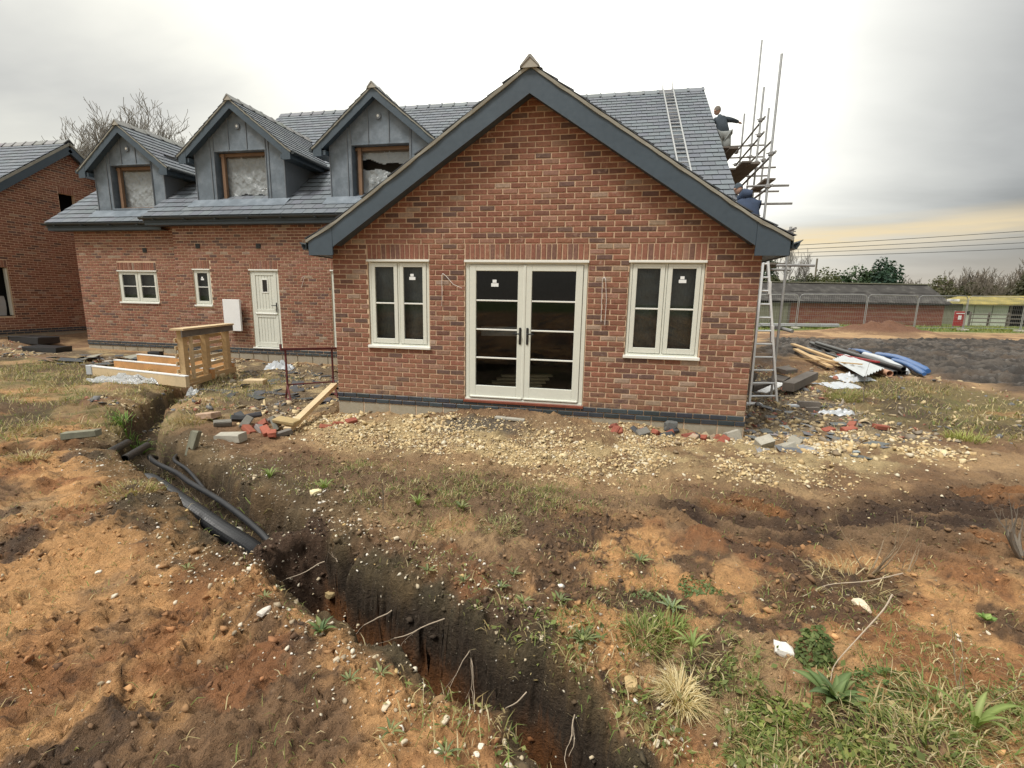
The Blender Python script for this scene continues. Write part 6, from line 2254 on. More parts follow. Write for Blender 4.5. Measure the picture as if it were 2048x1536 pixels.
# coarser rubble on the other bare areas near the walls
kr = lambda x, y: (((x < -.1) & (y > -1.2) & (x > -4) & (y < 4.2)) * .5 * sstep(.4, .6, fbm(x * 2, y * 2, 3, .5, 71)) + ((x < -4) & (y > 2.2) & (y < 4.5)) * .5 * sstep(.4, .6, fbm(x * 1.2, y * 1.2, 3, .5, 72)) + ((x > 6.3) & (x < 8.8) & (y > 0)) * .5 + ((x > 8) & (y > 0)) * .06) * no_house(x, y)
x, y = pick(6500, -13, 12.5, -1.2, 8, kr)
v, f, c = blobs(x, y, nrs.gamma(2.0, .011, len(x)) + .008, tints(len(x), [(.55, .43, .24), (.24, .20, .15), (.15, .15, .15), (.30, .12, .08), (.42, .33, .2)], [4, 3, 2.5, 1.0, 3]), .28, .3, .5)
stuff('rubble', fast_mesh('rubble', v, f, c), 'stone', 'mixed stone, slate and brick rubble scattered beside the house walls', 'rubble')
# pale flints in the soil, thickest along the trench
dist = lambda x, y: np.hypot(x - CAM[0], y - CAM[1])


def kf(x, y):
    cut, mA, mB, mC, mD, dA, dB = trench(x, y)
    return np.clip(.9 * np.exp(-((dA - .36) / .20) ** 2) * (mA < .9) + .55 * np.exp(-((dB - .5) / .22) ** 2) + .012 + .10 * sstep(.55, .7, fbm(x * 1.4, y * 1.4, 3, .5, 73)), 0, 1)


x, y = pick(4600, -2.5, 8.0, -6.2, -2.0, kf)
keep = dist(x, y) > .9
x, y = x[keep], y[keep]
sz = nrs.gamma(1.4, .0032, len(x)) + .003
cl_ = tints(len(x), [(.60, .54, .42), (.52, .43, .29), (.70, .66, .58), (.50, .35, .15), (.30, .24, .16)], [4, 5, 2, .6, 4])
px_ = sz / dist(x, y)
order = np.argsort(-px_)
top = order[:90]
rest = order[90:]
v, f, c = blobs(x[rest], y[rest], sz[rest], cl_[rest], .5, .4, .4)
stuff('flints', fast_mesh('flints', v, f, c), 'stone', 'small pale flints scattered through the dug soil along the trench', 'stones')
FLV = []
for i in range(10):
    mb = MB()
    k = ICO2_V + .35 * (np.stack([fbm(ICO2_V[:, 0] * 1.3 + i, ICO2_V[:, 1] * 1.3 + j, 2, .5, 90 + i) for j in (0, 7, 13)], -1) - .5) * 2
    k = np.clip(k, -nrs.uniform(.6, .85, 3), nrs.uniform(.6, .9, 3)) * np.array([nrs.uniform(.9, 1.4), nrs.uniform(.65, 1.0), nrs.uniform(.45, .7)])
    mb.add([tuple(p) for p in k], ICO2_F, tints(1, [(.60, .55, .45), (.54, .46, .33), (.66, .63, .56), (.50, .36, .17)], [5, 5, 2, .7])[0].tolist())
    m_ = mb.mesh('flint')
    m_.materials.append(M['stone'])
    FLV.append(m_)
hz = hgt(x[top], y[top])
for i, k in enumerate(top):
    s_ = float(sz[k])
    o = link('flint', FLV[i % 10], None, None, (float(x[k]), float(y[k]), float(hz[i]) + s_ * .05))
    s_ = min(s_, .020)
    o.scale = (s_, s_, s_)
    o.rotation_euler = (rnd.uniform(-.3, .3), rnd.uniform(-.3, .3), rnd.uniform(0, 6))
    tag(o, 'larger pale flint lying loose on the dug soil near the trench', 'stone', 'loose flints on the soil')
for (sx_, sy_, s_, col, lb) in ((1.93, -3.55, .055, (.78, .68, .40), 'cream stone beside the weed above the pipes'), (.72, -3.42, .05, (.70, .58, .34), 'yellow stone lodged on the slim black pipe'),
                                (1.68, -3.86, .05, (.76, .62, .32), 'yellow stone at the buried end of the slim black pipe'), (2.62, -5.03, .035, (.6, .55, .48), 'grey stone set in a hollow of the smooth orange soil'),
                                (5.12, -4.72, .05, (.66, .64, .58), 'white flint beside the dense green bush'), (5.62, -4.33, .05, (.72, .60, .44), 'tan cobble under the dead stalks'),
                                (4.42, -4.98, .045, (.46, .33, .16), 'orange flint above the dead grass clump'), (2.55, -4.35, .05, (.42, .31, .15), 'orange stone on the lip of the trench by the spoil')):
    o = link('stone', FLV[rnd.randrange(10)].copy(), None, None, (sx_, sy_, H(sx_, sy_) + s_ * .2))
    a_ = o.data.color_attributes['Col']
    a_.data.foreach_set('color', np.tile(np.array((*col, 1), dtype=np.float32), len(o.data.vertices)))
    o.scale = (s_, s_, s_)
    o.rotation_euler.z = rnd.uniform(0, 6)
    tag(o, lb, 'stone')
o = link('boulder', FLV[3].copy(), None, None, (5.18, -.22, H(5.18, -.22) + .06))
o.data.color_attributes['Col'].data.foreach_set('color', np.tile(np.array((.12, .125, .12, 1), dtype=np.float32), len(o.data.vertices)))
o.scale = (.11, .11, .16)
tag(o, 'rounded dark grey boulder against the blockwork under the gable window', 'stone')
# clods of earth


def kc(x, y):
    cut, mA, mB, mC, mD, dA, dB = trench(x, y)
    dl_ = np.hypot((x - 2.16) / .34, (y + 4.30) / .32)
    return np.clip(.7 * sstep(.55, .68, fbm(x * 2.7, y * 2.7, 5, .55, 27)) * (y < -3) + .9 * np.exp(-dl_ ** 2) + .35 * np.exp(-((dA - .33) / .12) ** 2) + .05 + .5 * (mA > .95) + .45 * sstep(0, .3, poly_sd(x, y, TRACK)) + .35 * sstep(.50, .62, fbm(x * 2.1 + 3, y * 2.1, 4, .55, 93)), 0, 1)


x, y = pick(15000, -2.5, 9.0, -6.2, -1.4, kc)
keep = dist(x, y) > .9
x, y = x[keep], y[keep]
gc_, _ = ground_colour(x, y)
v, f, c = blobs(x, y, np.minimum(nrs.gamma(1.1, .0046, len(x)) + .003, .022), np.clip(gc_ * nrs.uniform(.6, 1.05, (len(x), 1)), 0, 1), .7, .5, .75)
stuff('clods', fast_mesh('clods', v, f, c), 'soil', 'crumbled clods of earth on the dug ground', 'soil')


# ------------------------------------------------------------------ grass
def blades(x, y, ln, wd, cols, lean=.6, z=None, dirs=None):
    n = len(x)
    a = nrs.uniform(0, 2 * np.pi, n) if dirs is None else dirs
    le = np.clip(nrs.normal(lean, .25, n), .05, 1.4)
    d = np.stack([np.cos(a), np.sin(a)], -1)
    s = np.stack([-np.sin(a + nrs.normal(0, .5, n)), np.cos(a)], -1) * (wd / 2)[:, None]
    z0 = (hgt(x, y) if z is None else z) - .006
    P = np.zeros((n, 5, 3))
    h1, h2 = ln * .55 * np.cos(le * .7), ln * (.55 * np.cos(le * .7) + .45 * np.cos(np.minimum(le * 1.7, 1.75)))
    r1, r2 = ln * .55 * np.sin(le * .7), ln * (.55 * np.sin(le * .7) + .45 * np.sin(np.minimum(le * 1.7, 1.75)))
    b = np.stack([x, y], -1)
    P[:, 0, :2], P[:, 1, :2] = b - s, b + s
    P[:, 2, :2], P[:, 3, :2] = b + d * r1[:, None] - s * .8, b + d * r1[:, None] + s * .8
    P[:, 4, :2] = b + d * r2[:, None]
    P[:, 0, 2] = P[:, 1, 2] = z0
    P[:, 2, 2] = P[:, 3, 2] = z0 + h1
    P[:, 4, 2] = z0 + h2
    o = (np.arange(n) * 5)[:, None]
    f = np.concatenate([o + np.array([[0, 1, 3]]), o + np.array([[0, 3, 2]]), o + np.array([[2, 3, 4]])], 0)
    return P.reshape(-1, 3), f, np.repeat(cols, 5, axis=0)


GRN = [(.15, .21, .05), (.20, .25, .065), (.10, .15, .035), (.27, .27, .09)]
STR = [(.50, .41, .21), (.40, .31, .15), (.58, .49, .29), (.31, .23, .10)]
kl = lambda x, y: sstep(.3, -.8, x + 1.0 + (fbm(x * .7, y * .7, 4, .5, 30) - .5) * 1.8 + .35 * np.abs(y + 1.5)) * sstep(3.0, 1.4, y) * (.15 + sstep(.42, .6, fbm(x * 2.0, y * 2.0, 4, .5, 74))) * (trench(x, y)[0] < .2)
x, y = pick(15000, -9, -.6, -4.6, 2.6, kl)
v, f, c = blades(x, y, nrs.uniform(.05, .20, len(x)), nrs.uniform(.004, .009, len(x)), tints(len(x), GRN + STR, [2, 1.5, 2, 1.5, 4, 5, 2, 5]), 1.05)
stuff('grass', fast_mesh('grass', v, f, c), 'leaf', 'flattened green and straw coloured grass left of the trench', 'grass')
kr2 = lambda x, y: sstep(0, 1.2, poly_sd(x + (fbm(x * .8, y * .8, 3, .5, 34) - .5) * 1.5, y, [(7.4, .4), (8.6, 6.5), (11.5, 7.6), (12.6, 4.4), (18, 5.2), (26, 8.5), (26, -1.5), (11, -1.2)])) * (.1 + sstep(.45, .62, fbm(x * 1.6, y * 1.6, 4, .5, 75)))
x, y = pick(13000, 7, 24, -1.5, 8.5, kr2)
v, f, c = blades(x, y, nrs.uniform(.05, .22, len(x)), nrs.uniform(.006, .012, len(x)), tints(len(x), GRN + STR, [1.5, 1.5, 2, 1, 4, 5, 3, 5]), 1.05)
stuff('grass', fast_mesh('grass', v, f, c), 'leaf', 'matted rough grass and straw on the open ground right of the house', 'grass')
kb = lambda x, y: (.10 + sstep(.55, .68, fbm(x * 2.3, y * 2.3, 4, .5, 76))) * (trench(x, y)[0] < .12) * sstep(.9, 1.3, dist(x, y)) * (sstep(2.0, 3.0, x) * .5 + sstep(4.2, 4.8, x) * sstep(-3.9, -4.6, y) * 1.0 + .15)
x, y = pick(9500, -1.5, 7.5, -6.0, -2.4, kb)
v, f, c = blades(x, y, nrs.uniform(.02, .08, len(x)), nrs.uniform(.0025, .005, len(x)), tints(len(x), GRN + STR, [3, 3, 2, 3, 3, 3, 2, 2]), 1.0)
stuff('grass', fast_mesh('grass', v, f, c), 'leaf', 'thin sprouting grass scattered over the bare soil in the foreground', 'grass')
km = lambda x, y: sstep(-.2, .3, poly_sd(x, y, [(.2, -2.95), (1.1, -2.3), (3.2, -2.65), (4.6, -3.0), (4.0, -3.55), (3.1, -4.0), (2.2, -3.7)])) * (.1 + sstep(.52, .66, fbm(x * 3, y * 3, 4, .5, 86))) * (trench(x, y)[0] < .1)
x, y = pick(3800, 0, 4.8, -4.1, -2.2, km)
v, f, c = blades(x, y, nrs.uniform(.03, .10, len(x)), nrs.uniform(.003, .006, len(x)), tints(len(x), GRN + STR, [2, 2, 4, 2, 2, 3, 2, 3]), .95)
stuff('grass', fast_mesh('grass', v, f, c), 'leaf', 'dark sprouting grass over the brown soil between pipes and gravel', 'grass')
kd = lambda x, y: (trench(x, y)[0] > .10) * (trench(x, y)[0] < .5) * ((x < -1.0) | (x < 1.8)) * 1.0
x, y = pick(1500, -4.2, 1.9, -4.6, 1.1, kd)
v, f, c = blades(x, y, nrs.uniform(.05, .16, len(x)), nrs.uniform(.004, .008, len(x)), tints(len(x), GRN + STR, [2, 2, 3, 1, 2, 3, 1, 2]), 1.1)
stuff('grass', fast_mesh('grass', v, f, c), 'leaf', 'rough grass hanging over the sides of the far trench', 'grass')
x, y = pick(9000, 12, 40, 22.5, 40, lambda x, y: (y > 23.2 + (x - 15.5) * .16) * 1.0)
v, f, c = blades(x, y, nrs.uniform(.08, .25, len(x)), nrs.uniform(.02, .05, len(x)), tints(len(x), [(.16, .21, .045), (.22, .24, .06), (.30, .28, .09)], [3, 3, 2]), .7)
stuff('grass', fast_mesh('grass', v, f, c), 'leaf', 'green field grass between the site fence and the barn', 'grass')


def tuft(x0, y0, n, r, ln, pal, wts, label, wd=.005, lean=.55, name='grass_tuft', cat='grass tuft', group=None):
    a = nrs.uniform(0, 2 * np.pi, n)
    q = r * np.sqrt(nrs.rand(n))
    x, y = x0 + q * np.cos(a), y0 + q * np.sin(a)
    v, f, c = blades(x, y, nrs.uniform(.5, 1.0, n) * ln, nrs.uniform(.7, 1.3, n) * wd, tints(n, pal, wts), lean, dirs=a + nrs.normal(0, .6, n))
    base = np.array([x0, y0, H(x0, y0)])
    o = link(name, fast_mesh(name, v - base, f, c), 'leaf', None, tuple(base))
    return tag(o, label, cat, group)


tuft(4.64, -4.95, 520, .06, .16, [(.66, .54, .30), (.58, .44, .22), (.74, .64, .40)], [3, 2, 2], 'clump of bleached dead grass drooping over the trench edge', .004, .95)
tuft(4.50, -4.72, 220, .10, .13, GRN + STR[:1], [3, 4, 1, 3, 2], 'yellow green grass tuft above the dead grass clump', .005, .8)
tuft(4.62, -4.60, 130, .08, .12, GRN, [3, 4, 1, 2], 'fresh green grass tuft between thistle and dead grass', .007, .8)
tuft(-2.35, -1.55, 220, .16, .26, [(.13, .24, .045), (.18, .30, .06)], [1, 1], 'bright green long grass tuft on the side of the far trench', .010, .8)
tuft(3.54, -3.74, 240, .16, .08, [(.30, .30, .12), (.22, .22, .09), (.5, .42, .24)], [2, 2, 1], 'flattened olive grass patch on the orange soil', .005, 1.15)
tuft(5.60, -5.02, 260, .16, .15, STR + GRN[:2], [3, 2, 3, 2, 2, 2], 'tangled dry grass under the strap leaved plant', .005, 1.0)
tuft(5.40, -5.22, 220, .16, .13, STR + GRN, [3, 2, 3, 1, 2, 2, 2, 2], 'tangled dry and green grass at the foot of the dock plant', .005, 1.0)
tuft(8.95, .18, 200, .2, .2, [(.42, .42, .14), (.30, .33, .10)], [2, 1], 'pale green grass tuft on the bank right of the gravel', .008, .7)
for (x_, y_) in ((9.1, 3.6), (8.8, 3.15)):
    tuft(x_, y_, 320, .3, .22, [(.30, .28, .10), (.20, .22, .06), (.36, .26, .13)], [2, 2, 1], 'brown green grass clump on the hummock beyond the ladder', .008, .9, group='clumps beyond the ladder')
tuft(-1.25, -3.45, 240, .13, .16, STR, [1, 1, 1, 1], 'straw coloured grass clump at the trench junction', .005, 1.1)
tuft(.55, -3.95, 220, .22, .14, [(.46, .36, .16), (.30, .22, .10), (.24, .26, .08)], [2, 2, 1], 'dry reddish grass clump beside the corrugated pipe', .005, 1.0)
tuft(5.75, -3.95, 200, .22, .14, STR, [1, 1, 1, 1], 'dry grass around the foot of the dead sapling', .004, 1.1)
tuft(-1.55, -1.35, 200, .22, .16, [(.44, .30, .15), (.36, .26, .12)], [1, 1], 'dry orange grass on the lip of the far trench', .006, 1.0)


# ------------------------------------------------------------------ weeds: every leaf a part
def leaf_mesh(name, ln, wd, col, arch=.3, jag=0.0, fold=.25, n=7, tip=.5):
    mb = MB()
    vs_, fs_ = [], []
    for i in range(n + 1):
        t = i / n
        prof = math.sin(math.pi * min(1, t ** tip)) ** .8 if t < 1 else 0.0
        w_ = wd * (.12 + .88 * prof) * (1 - t ** 6)
        if jag and i % 2:
            w_ *= 1 - jag
        x_ = ln * t * math.cos(arch * t)
        z_ = ln * (arch * 1.6 * t * (1 - t) + .05 * t)
        vs_ += [(x_, -w_ / 2, z_ + w_ * fold), (x_, 0, z_), (x_, w_ / 2, z_ + w_ * fold)]
    for i in range(n):
        for k in (0, 1):
            a = i * 3 + k
            fs_.append((a, a + 3, a + 4, a + 1))
    cs = []
    for i in range(n + 1):
        m_ = tuple(min(1, c * 1.6 + .03) for c in col)
        cs += [cvar(col, .08), m_, cvar(col, .08)]
    mb.add(vs_, fs_, cs)
    me_ = mb.mesh(name)
    me_.materials.append(M['leaf'])
    me_.polygons.foreach_set('use_smooth', [True] * len(me_.polygons))
    return me_


LEAF = {
    'dock': [leaf_mesh('leaf', 1, .30, c, .35, 0, .12) for c in ((.085, .13, .04), (.11, .155, .05), (.07, .11, .04), (.14, .17, .06))],
    'narrow': [leaf_mesh('leaf', 1, .20, c, .30, 0, .2) for c in ((.14, .16, .06), (.19, .20, .08), (.11, .14, .055))],
    'thistle': [leaf_mesh('leaf', 1, .30, c, .25, .5, .2, 12) for c in ((.15, .20, .10), (.19, .23, .12), (.22, .25, .10))],
    'strap': [leaf_mesh('leaf', 1, .12, c, .55, 0, .15) for c in ((.15, .20, .05), (.20, .24, .075))],
    'round': [leaf_mesh('leaf', 1, .75, c, .2, 0, .12, 5, .7) for c in ((.15, .23, .05), (.20, .28, .07), (.11, .18, .04))]}


def rosette(x, y, kind, n, ln, label, name='weed', cat='weed', group=None, pitch=(.15, .6)):
    z = H(x, y)
    t_ = thing(name, label, cat, (x, y, z), group)
    for i in range(n):
        a = 2.4 * i + rnd.uniform(-.3, .3)
        s_ = ln * (1 - .45 * i / n) * rnd.uniform(.8, 1.15)
        p_ = pitch[0] + (pitch[1] - pitch[0]) * i / n + rnd.uniform(-.1, .1)
        o = link('leaf', rnd.choice(LEAF[kind]), None, t_, (x + .008 * math.cos(a), y + .008 * math.sin(a), z + .008))
        o.rotation_euler = (rnd.uniform(-.25, .25), -p_, a)
        o.scale = (s_, s_, s_)
    return t_


rosette(5.22, -4.99, 'dock', 19, .165, 'large dark green dock plant with broad leaves on the bank', 'dock_plant', 'dock', pitch=(.15, .9))
rosette(4.66, -4.44, 'thistle', 13, .11, 'pale spiky thistle rosette on orange soil above the trench', 'thistle', 'thistle', pitch=(.2, .7))
rosette(4.20, -4.85, 'narrow', 18, .105, 'dark green rosette weed with many narrow leaves at trench edge', pitch=(.1, .8))
rosette(4.72, -4.72, 'strap', 10, .17, 'plantain with long strap leaves beside the yellow green grass', 'plantain', 'plantain', pitch=(.15, .7))
rosette(5.66, -5.05, 'strap', 8, .22, 'strap leaved green plant in the tangled dry grass', 'strap_plant', 'plant', pitch=(.3, .9))
rosette(2.93, -5.03, 'dock', 9, .10, 'bright green leafy weed leaning into the trench', pitch=(.3, .9))
W1 = 'small green rosette weed at the sandy edge of the trench'
for (x_, y_) in ((3.51, -4.52), (3.73, -4.55), (3.87, -4.60), (4.07, -4.66)):
    rosette(x_, y_, 'narrow', 11, .07, W1, group='rosette weeds at the trench edge')
W2 = 'small grey green rosette weed on bare soil near the trench spoil'
for (x_, y_, k_) in ((3.37, -5.27, 'thistle'), (3.25, -5.31, 'thistle'), (3.51, -5.47, 'narrow'), (3.76, -5.56, 'narrow')):
    rosette(x_, y_, 'narrow', 9, .06, 'small weed on the soil bank at the near side of the trench', group='weeds on the near bank')
for (x_, y_) in ((3.77, -4.39), (3.27, -4.47)):
    rosette(x_, y_, 'narrow', 10, .075, 'green rosette weed on the soil between pipes and orange patch', group='weeds in the middle of the bank')
rosette(1.25, -3.25, 'strap', 16, .17, 'dark green tufted weed hanging on the trench side above the pipes', 'tufted_weed', 'weed', pitch=(.4, 1.0))
rosette(1.96, -3.48, 'strap', 16, .15, 'dark green tufted weed next to the cream stone', 'tufted_weed', 'weed', pitch=(.4, 1.0))
rosette(2.84, -3.57, 'strap', 14, .14, 'dark tufted weed on the brown ridge in the middle ground', 'tufted_weed', 'weed', pitch=(.4, 1.0))
rosette(3.20, -3.58, 'narrow', 12, .11, 'low dark weed right of the tufted one on the brown ridge', 'weed', 'weed', pitch=(.3, .9))
rosette(4.52, -4.0, 'narrow', 12, .09, 'small green weed alone on the smooth orange soil', 'weed', 'weed')
for (x_, y_) in ((1.96, -4.82), (2.57, -4.96), (2.51, -4.80)):
    rosette(x_, y_, 'narrow', 9, .055, 'small flat weed on the orange soil left of the trench', group='weeds left of the trench')
rosette(6.19, -4.31, 'round', 14, .05, 'small round leaved weed on the orange bank by the dead stalks', pitch=(.2, .9))


def leafy(x0, y0, n, rx, ry, hh, ls, pal, label, name, cat, dome=True):
    """bushy low plant of many small leaves"""
    n = int(n)
    q = nrs.normal(size=(n, 3))
    q /= np.linalg.norm(q, axis=1)[:, None]
    q[:, 2] = np.abs(q[:, 2])
    r = nrs.uniform(.55, 1.0, n) ** .6
    P = q * r[:, None] * np.array([rx, ry, hh])
    if not dome:
        P[:, 2] *= .5
    x, y = x0 + P[:, 0], y0 + P[:, 1]
    z = hgt(x, y) + P[:, 2]
    nrm = q + nrs.normal(0, .5, (n, 3)) + np.array([0, -.2, .5])
    nrm /= np.linalg.norm(nrm, axis=1)[:, None]
    t1 = np.cross(nrm, nrs.normal(size=(n, 3)))
    t1 /= np.linalg.norm(t1, axis=1)[:, None]
    t2 = np.cross(nrm, t1)
    s_ = ls * nrs.uniform(.6, 1.2, n)[:, None]
    c0 = np.stack([x, y, z], -1)
    V_ = np.stack([c0 - t1 * s_, c0 + t2 * s_ * .6 + nrm * s_ * .12, c0 + t1 * s_, c0 - t2 * s_ * .6 + nrm * s_ * .12], 1)
    cc = np.repeat(tints(n, pal, [1] * len(pal), .2), 4, axis=0)
    base = np.array([x0, y0, H(x0, y0)])
    o = link(name, fast_mesh(name, V_.reshape(-1, 3) - base, np.arange(n * 4).reshape(-1, 4), cc), 'leaf', None, tuple(base))
    return tag(o, label, cat)


leafy(5.24, -4.74, 420, .085, .075, .13, .014, [(.11, .15, .045), (.085, .12, .035), (.15, .19, .06)], 'dense little dome shaped green bush behind the dock plant', 'green_bush', 'bush')
leafy(4.98, -5.04, 520, .13, .10, .06, .013, [(.20, .25, .06), (.26, .29, .08), (.15, .20, .05)], 'bright green creeping clover patch left of the dock plant', 'clover_patch', 'clover', False)
leafy(4.90, -5.16, 380, .12, .10, .06, .012, [(.22, .25, .07), (.28, .29, .10), (.17, .19, .06)], 'yellowish creeping leaf patch below the clover', 'leaf_patch', 'weed', False)
leafy(5.20, -5.20, 260, .10, .08, .05, .013, [(.20, .24, .06), (.28, .29, .09)], 'bright leafy sprawl under the dock plant', 'leaf_patch', 'weed', False)
leafy(5.47, -4.88, 380, .16, .12, .08, .011, [(.09, .14, .04), (.12, .17, .05)], 'dark feathery low weed right of the dock plant', 'feathery_weed', 'weed', False)
leafy(4.83, -4.28, 300, .13, .07, .06, .010, [(.12, .18, .06), (.16, .21, .08)], 'feathery grey green weed above the thistle', 'feathery_weed', 'weed', False)
leafy(4.55, -4.36, 180, .12, .05, .05, .010, [(.14, .18, .07), (.18, .2, .09)], 'feathery weed left of the thistle on orange soil', 'feathery_weed', 'weed', False)


# tangled ground cover along the right bank of the trench
def kw(x, y):
    cut, mA, mB, mC, mD, dA, dB = trench(x, y)
    a = sstep(.75, .25, dA + (fbm(x * 3, y * 3, 3, .5, 83) - .5) * .5) * sstep(3.3, 4.4, x) * (cut < .22)
    b = sstep(-4.55, -4.95, y + (fbm(x * 2.5, y * 2.5, 3, .5, 84) - .5) * .5) * sstep(4.5, 4.9, x)
    return np.clip(a * .5 + b, 0, 1) * (.12 + sstep(.42, .6, fbm(x * 5, y * 5, 4, .55, 85))) * (dist(x, y) > 1.1)


x, y = pick(9500, 3.2, 6.6, -5.9, -4.2, kw)
v, f, c = blades(x, y, nrs.uniform(.03, .13, len(x)), nrs.uniform(.0025, .006, len(x)), tints(len(x), GRN + STR, [3, 3, 3, 3, 3, 3, 3, 2]), .95)
stuff('grass', fast_mesh('grass', v, f, c), 'leaf', 'tangled green and dead grass on the weedy right bank of the trench', 'grass')
x, y = pick(5200, 3.4, 6.6, -5.9, -4.3, kw)
n_ = len(x)
z = hgt(x, y) + nrs.uniform(.004, .05, n_)
nrm = nrs.normal(0, .55, (n_, 3)) + np.array([0, -.2, 1])
nrm /= np.linalg.norm(nrm, axis=1)[:, None]
t1 = np.cross(nrm, nrs.normal(size=(n_, 3)))
t1 /= np.linalg.norm(t1, axis=1)[:, None]
t2 = np.cross(nrm, t1)
s_ = np.minimum(nrs.gamma(3, .0032, n_), .018)[:, None] + .003
asp = nrs.uniform(.25, .65, (n_, 1))
c0 = np.stack([x, y, z], -1)
V_ = np.stack([c0 - t1 * s_, c0 + t2 * s_ * asp + nrm * s_ * .15, c0 + t1 * s_, c0 - t2 * s_ * asp + nrm * s_ * .15], 1)
stuff('weeds', fast_mesh('weeds', V_.reshape(-1, 3), np.arange(n_ * 4).reshape(-1, 4), np.repeat(tints(n_, [(.17, .21, .06), (.22, .25, .08), (.12, .15, .045), (.28, .25, .10), (.36, .28, .13)], [3, 3, 3, 2, 1.5], .25), 4, axis=0)), 'leaf', 'low leafy weeds matted over the right bank of the trench', 'weeds')


# ------------------------------------------------------------------ dead stalks, roots, twigs
def bough(mb, p, d, ln, r, depth, spread=.55, seed=None, nseg=4, twist=.25, upb=.15, kids=(2, 3), shrink=(.6, .8), sides=5, rmin=.004):
    """recursive branch"""
    p, d = Vector(p), Vector(d).normalized()
    pts, rs_ = [p.copy()], [r]
    for i in range(nseg):
        d = (d + Vector((rnd.uniform(-twist, twist), rnd.uniform(-twist, twist), rnd.uniform(-twist, twist) + upb * .3))).normalized()
        p = p + d * (ln / nseg)
        pts.append(p.copy())
        rs_.append(max(rmin, r * (1 - .5 * (i + 1) / nseg)))
    mb.tube(pts, rs_, sides if depth > 1 else 3, cap=False)
    if depth > 0:
        for k in range(rnd.randint(*kids)):
            f = rnd.uniform(.45, 1.0) if k else 1.0
            i = min(nseg, max(1, int(f * nseg)))
            dd = (d + Vector((rnd.uniform(-1, 1), rnd.uniform(-1, 1), rnd.uniform(-.6, 1) + upb)) * spread * 1.5).normalized()
            bough(mb, pts[i], dd, ln * rnd.uniform(*shrink), rs_[i] * .75, depth - 1, spread, None, nseg, twist, upb, kids, shrink, sides, rmin)


def stalks(name, label, x, y, n, ln, r, m, cat, depth=2, spread=.5, tilt=.5):
    mb = MB()
    z = H(x, y)
    for i in range(n):
        a = rnd.uniform(0, 6.3)
        bough(mb, (x + .02 * math.cos(a), y + .02 * math.sin(a), z - .02), (tilt * math.cos(a), tilt * math.sin(a), 1), ln * rnd.uniform(.7, 1.1), r, depth, spread, nseg=4, twist=.14, upb=.5, kids=(1, 2), shrink=(.45, .7), sides=5, rmin=.0012)
    return single(name, mb, m, label, cat, sm=True)


stalks('dead_sapling', 'bare many stemmed dead sapling on the bank before the tyre tracks', 5.87, -3.88, 6, .26, .005, 'twig', 'sapling', 2, .45, .75)
stalks('dead_stalks', 'thin reddish dead stalks beside the bare sapling', 6.10, -3.80, 4, .20, .003, 'twig', 'stalks', 1, .3, .4)
stalks('dead_stalk', 'single dark dead stalk standing on the brown ridge', 2.60, -3.72, 1, .20, .006, 'bark', 'stalk', 1, .2, .1)
stalks('dead_stalks', 'dead brown stalks among the tangled grass by the strap plant', 5.75, -4.9, 4, .24, .003, 'twig', 'stalks', 1, .3, .5)
stalks('dead_stalks', 'dry stalks leaning over the slim black pipe', .25, -2.95, 7, .30, .003, 'root', 'stalks', 1, .25, .9)
stalks('dead_stalks', 'dry stalks above the trench junction', -.75, -2.55, 6, .28, .003, 'root', 'stalks', 1, .25, .9)
stalks('dead_stalks', 'grey dead stalks at the far left of the grassy ground', -3.0, -3.2, 7, .30, .004, 'bark_pale', 'stalks', 1, .3, .7)
stalks('uprooted_stump', 'dark uprooted stump with pale stems at the edge of the bank', 6.95, -3.5, 12, .24, .014, 'bark', 'stump', 2, .5, .9)
stalks('thorny_stem', 'bare upright stem in the grass beyond the ladder', 9.1, 3.0, 1, .7, .010, 'bark', 'stem', 1, .3, .1)
for (pts, r_, lb) in (([(5.72, -4.38, .10), (5.62, -4.5, .08), (5.45, -4.66, .03), (5.30, -4.80, -.02), (5.24, -4.9, -.03)], .004, 'pale dead stalk lying down the bank above the dock plant'),
                      ([(5.95, -4.05, .05), (5.7, -4.2, .06), (5.5, -4.22, .02), (5.35, -4.3, -.02)], .0035, 'pale straw stalk lying under the bare sapling')):
    single('fallen_stalk', MB().tube(path(pts, 6), [r_ * (1 - .6 * i / (len(path(pts, 6)) - 1)) * (1 + .15 * math.sin(i * 2.3)) for i in range(len(path(pts, 6)))], 6), 'root', lb, 'stalk', sm=True)
lb = 'thin pale root sticking out of the trench side'
for (a, d, l_) in (((2.52, -4.36, -.16), (-.55, -.5, -.05), .30), ((2.58, -4.33, -.14), (.4, -.6, .2), .2), ((3.45, -4.66, -.20), (-.8, -.45, -.25), .36), ((3.62, -4.72, -.18), (-.15, -.5, -.8), .34), ((3.66, -4.73, -.2), (-.3, -.4, -.8), .30),
                   ((4.28, -5.05, -.22), (-.45, -.35, -.75), .42), ((4.2, -5.0, -.25), (-.2, -.4, -.5), .2), ((3.1, -4.6, -.25), (-.5, -.5, -.3), .22), ((3.95, -4.95, -.3), (-.4, -.45, -.2), .16), ((4.32, -5.2, -.4), (-.5, -.2, .1), .18)):
    mb = MB()
    a = (a[0], a[1], a[2])
    bough(mb, a, d, l_ * .8, .0038, 2, .35, nseg=6, twist=.22, upb=-.1, kids=(1, 2), shrink=(.4, .6), sides=5, rmin=.0015)
    single('root', mb, 'root', lb, 'root', 'roots in the trench side', sm=True)

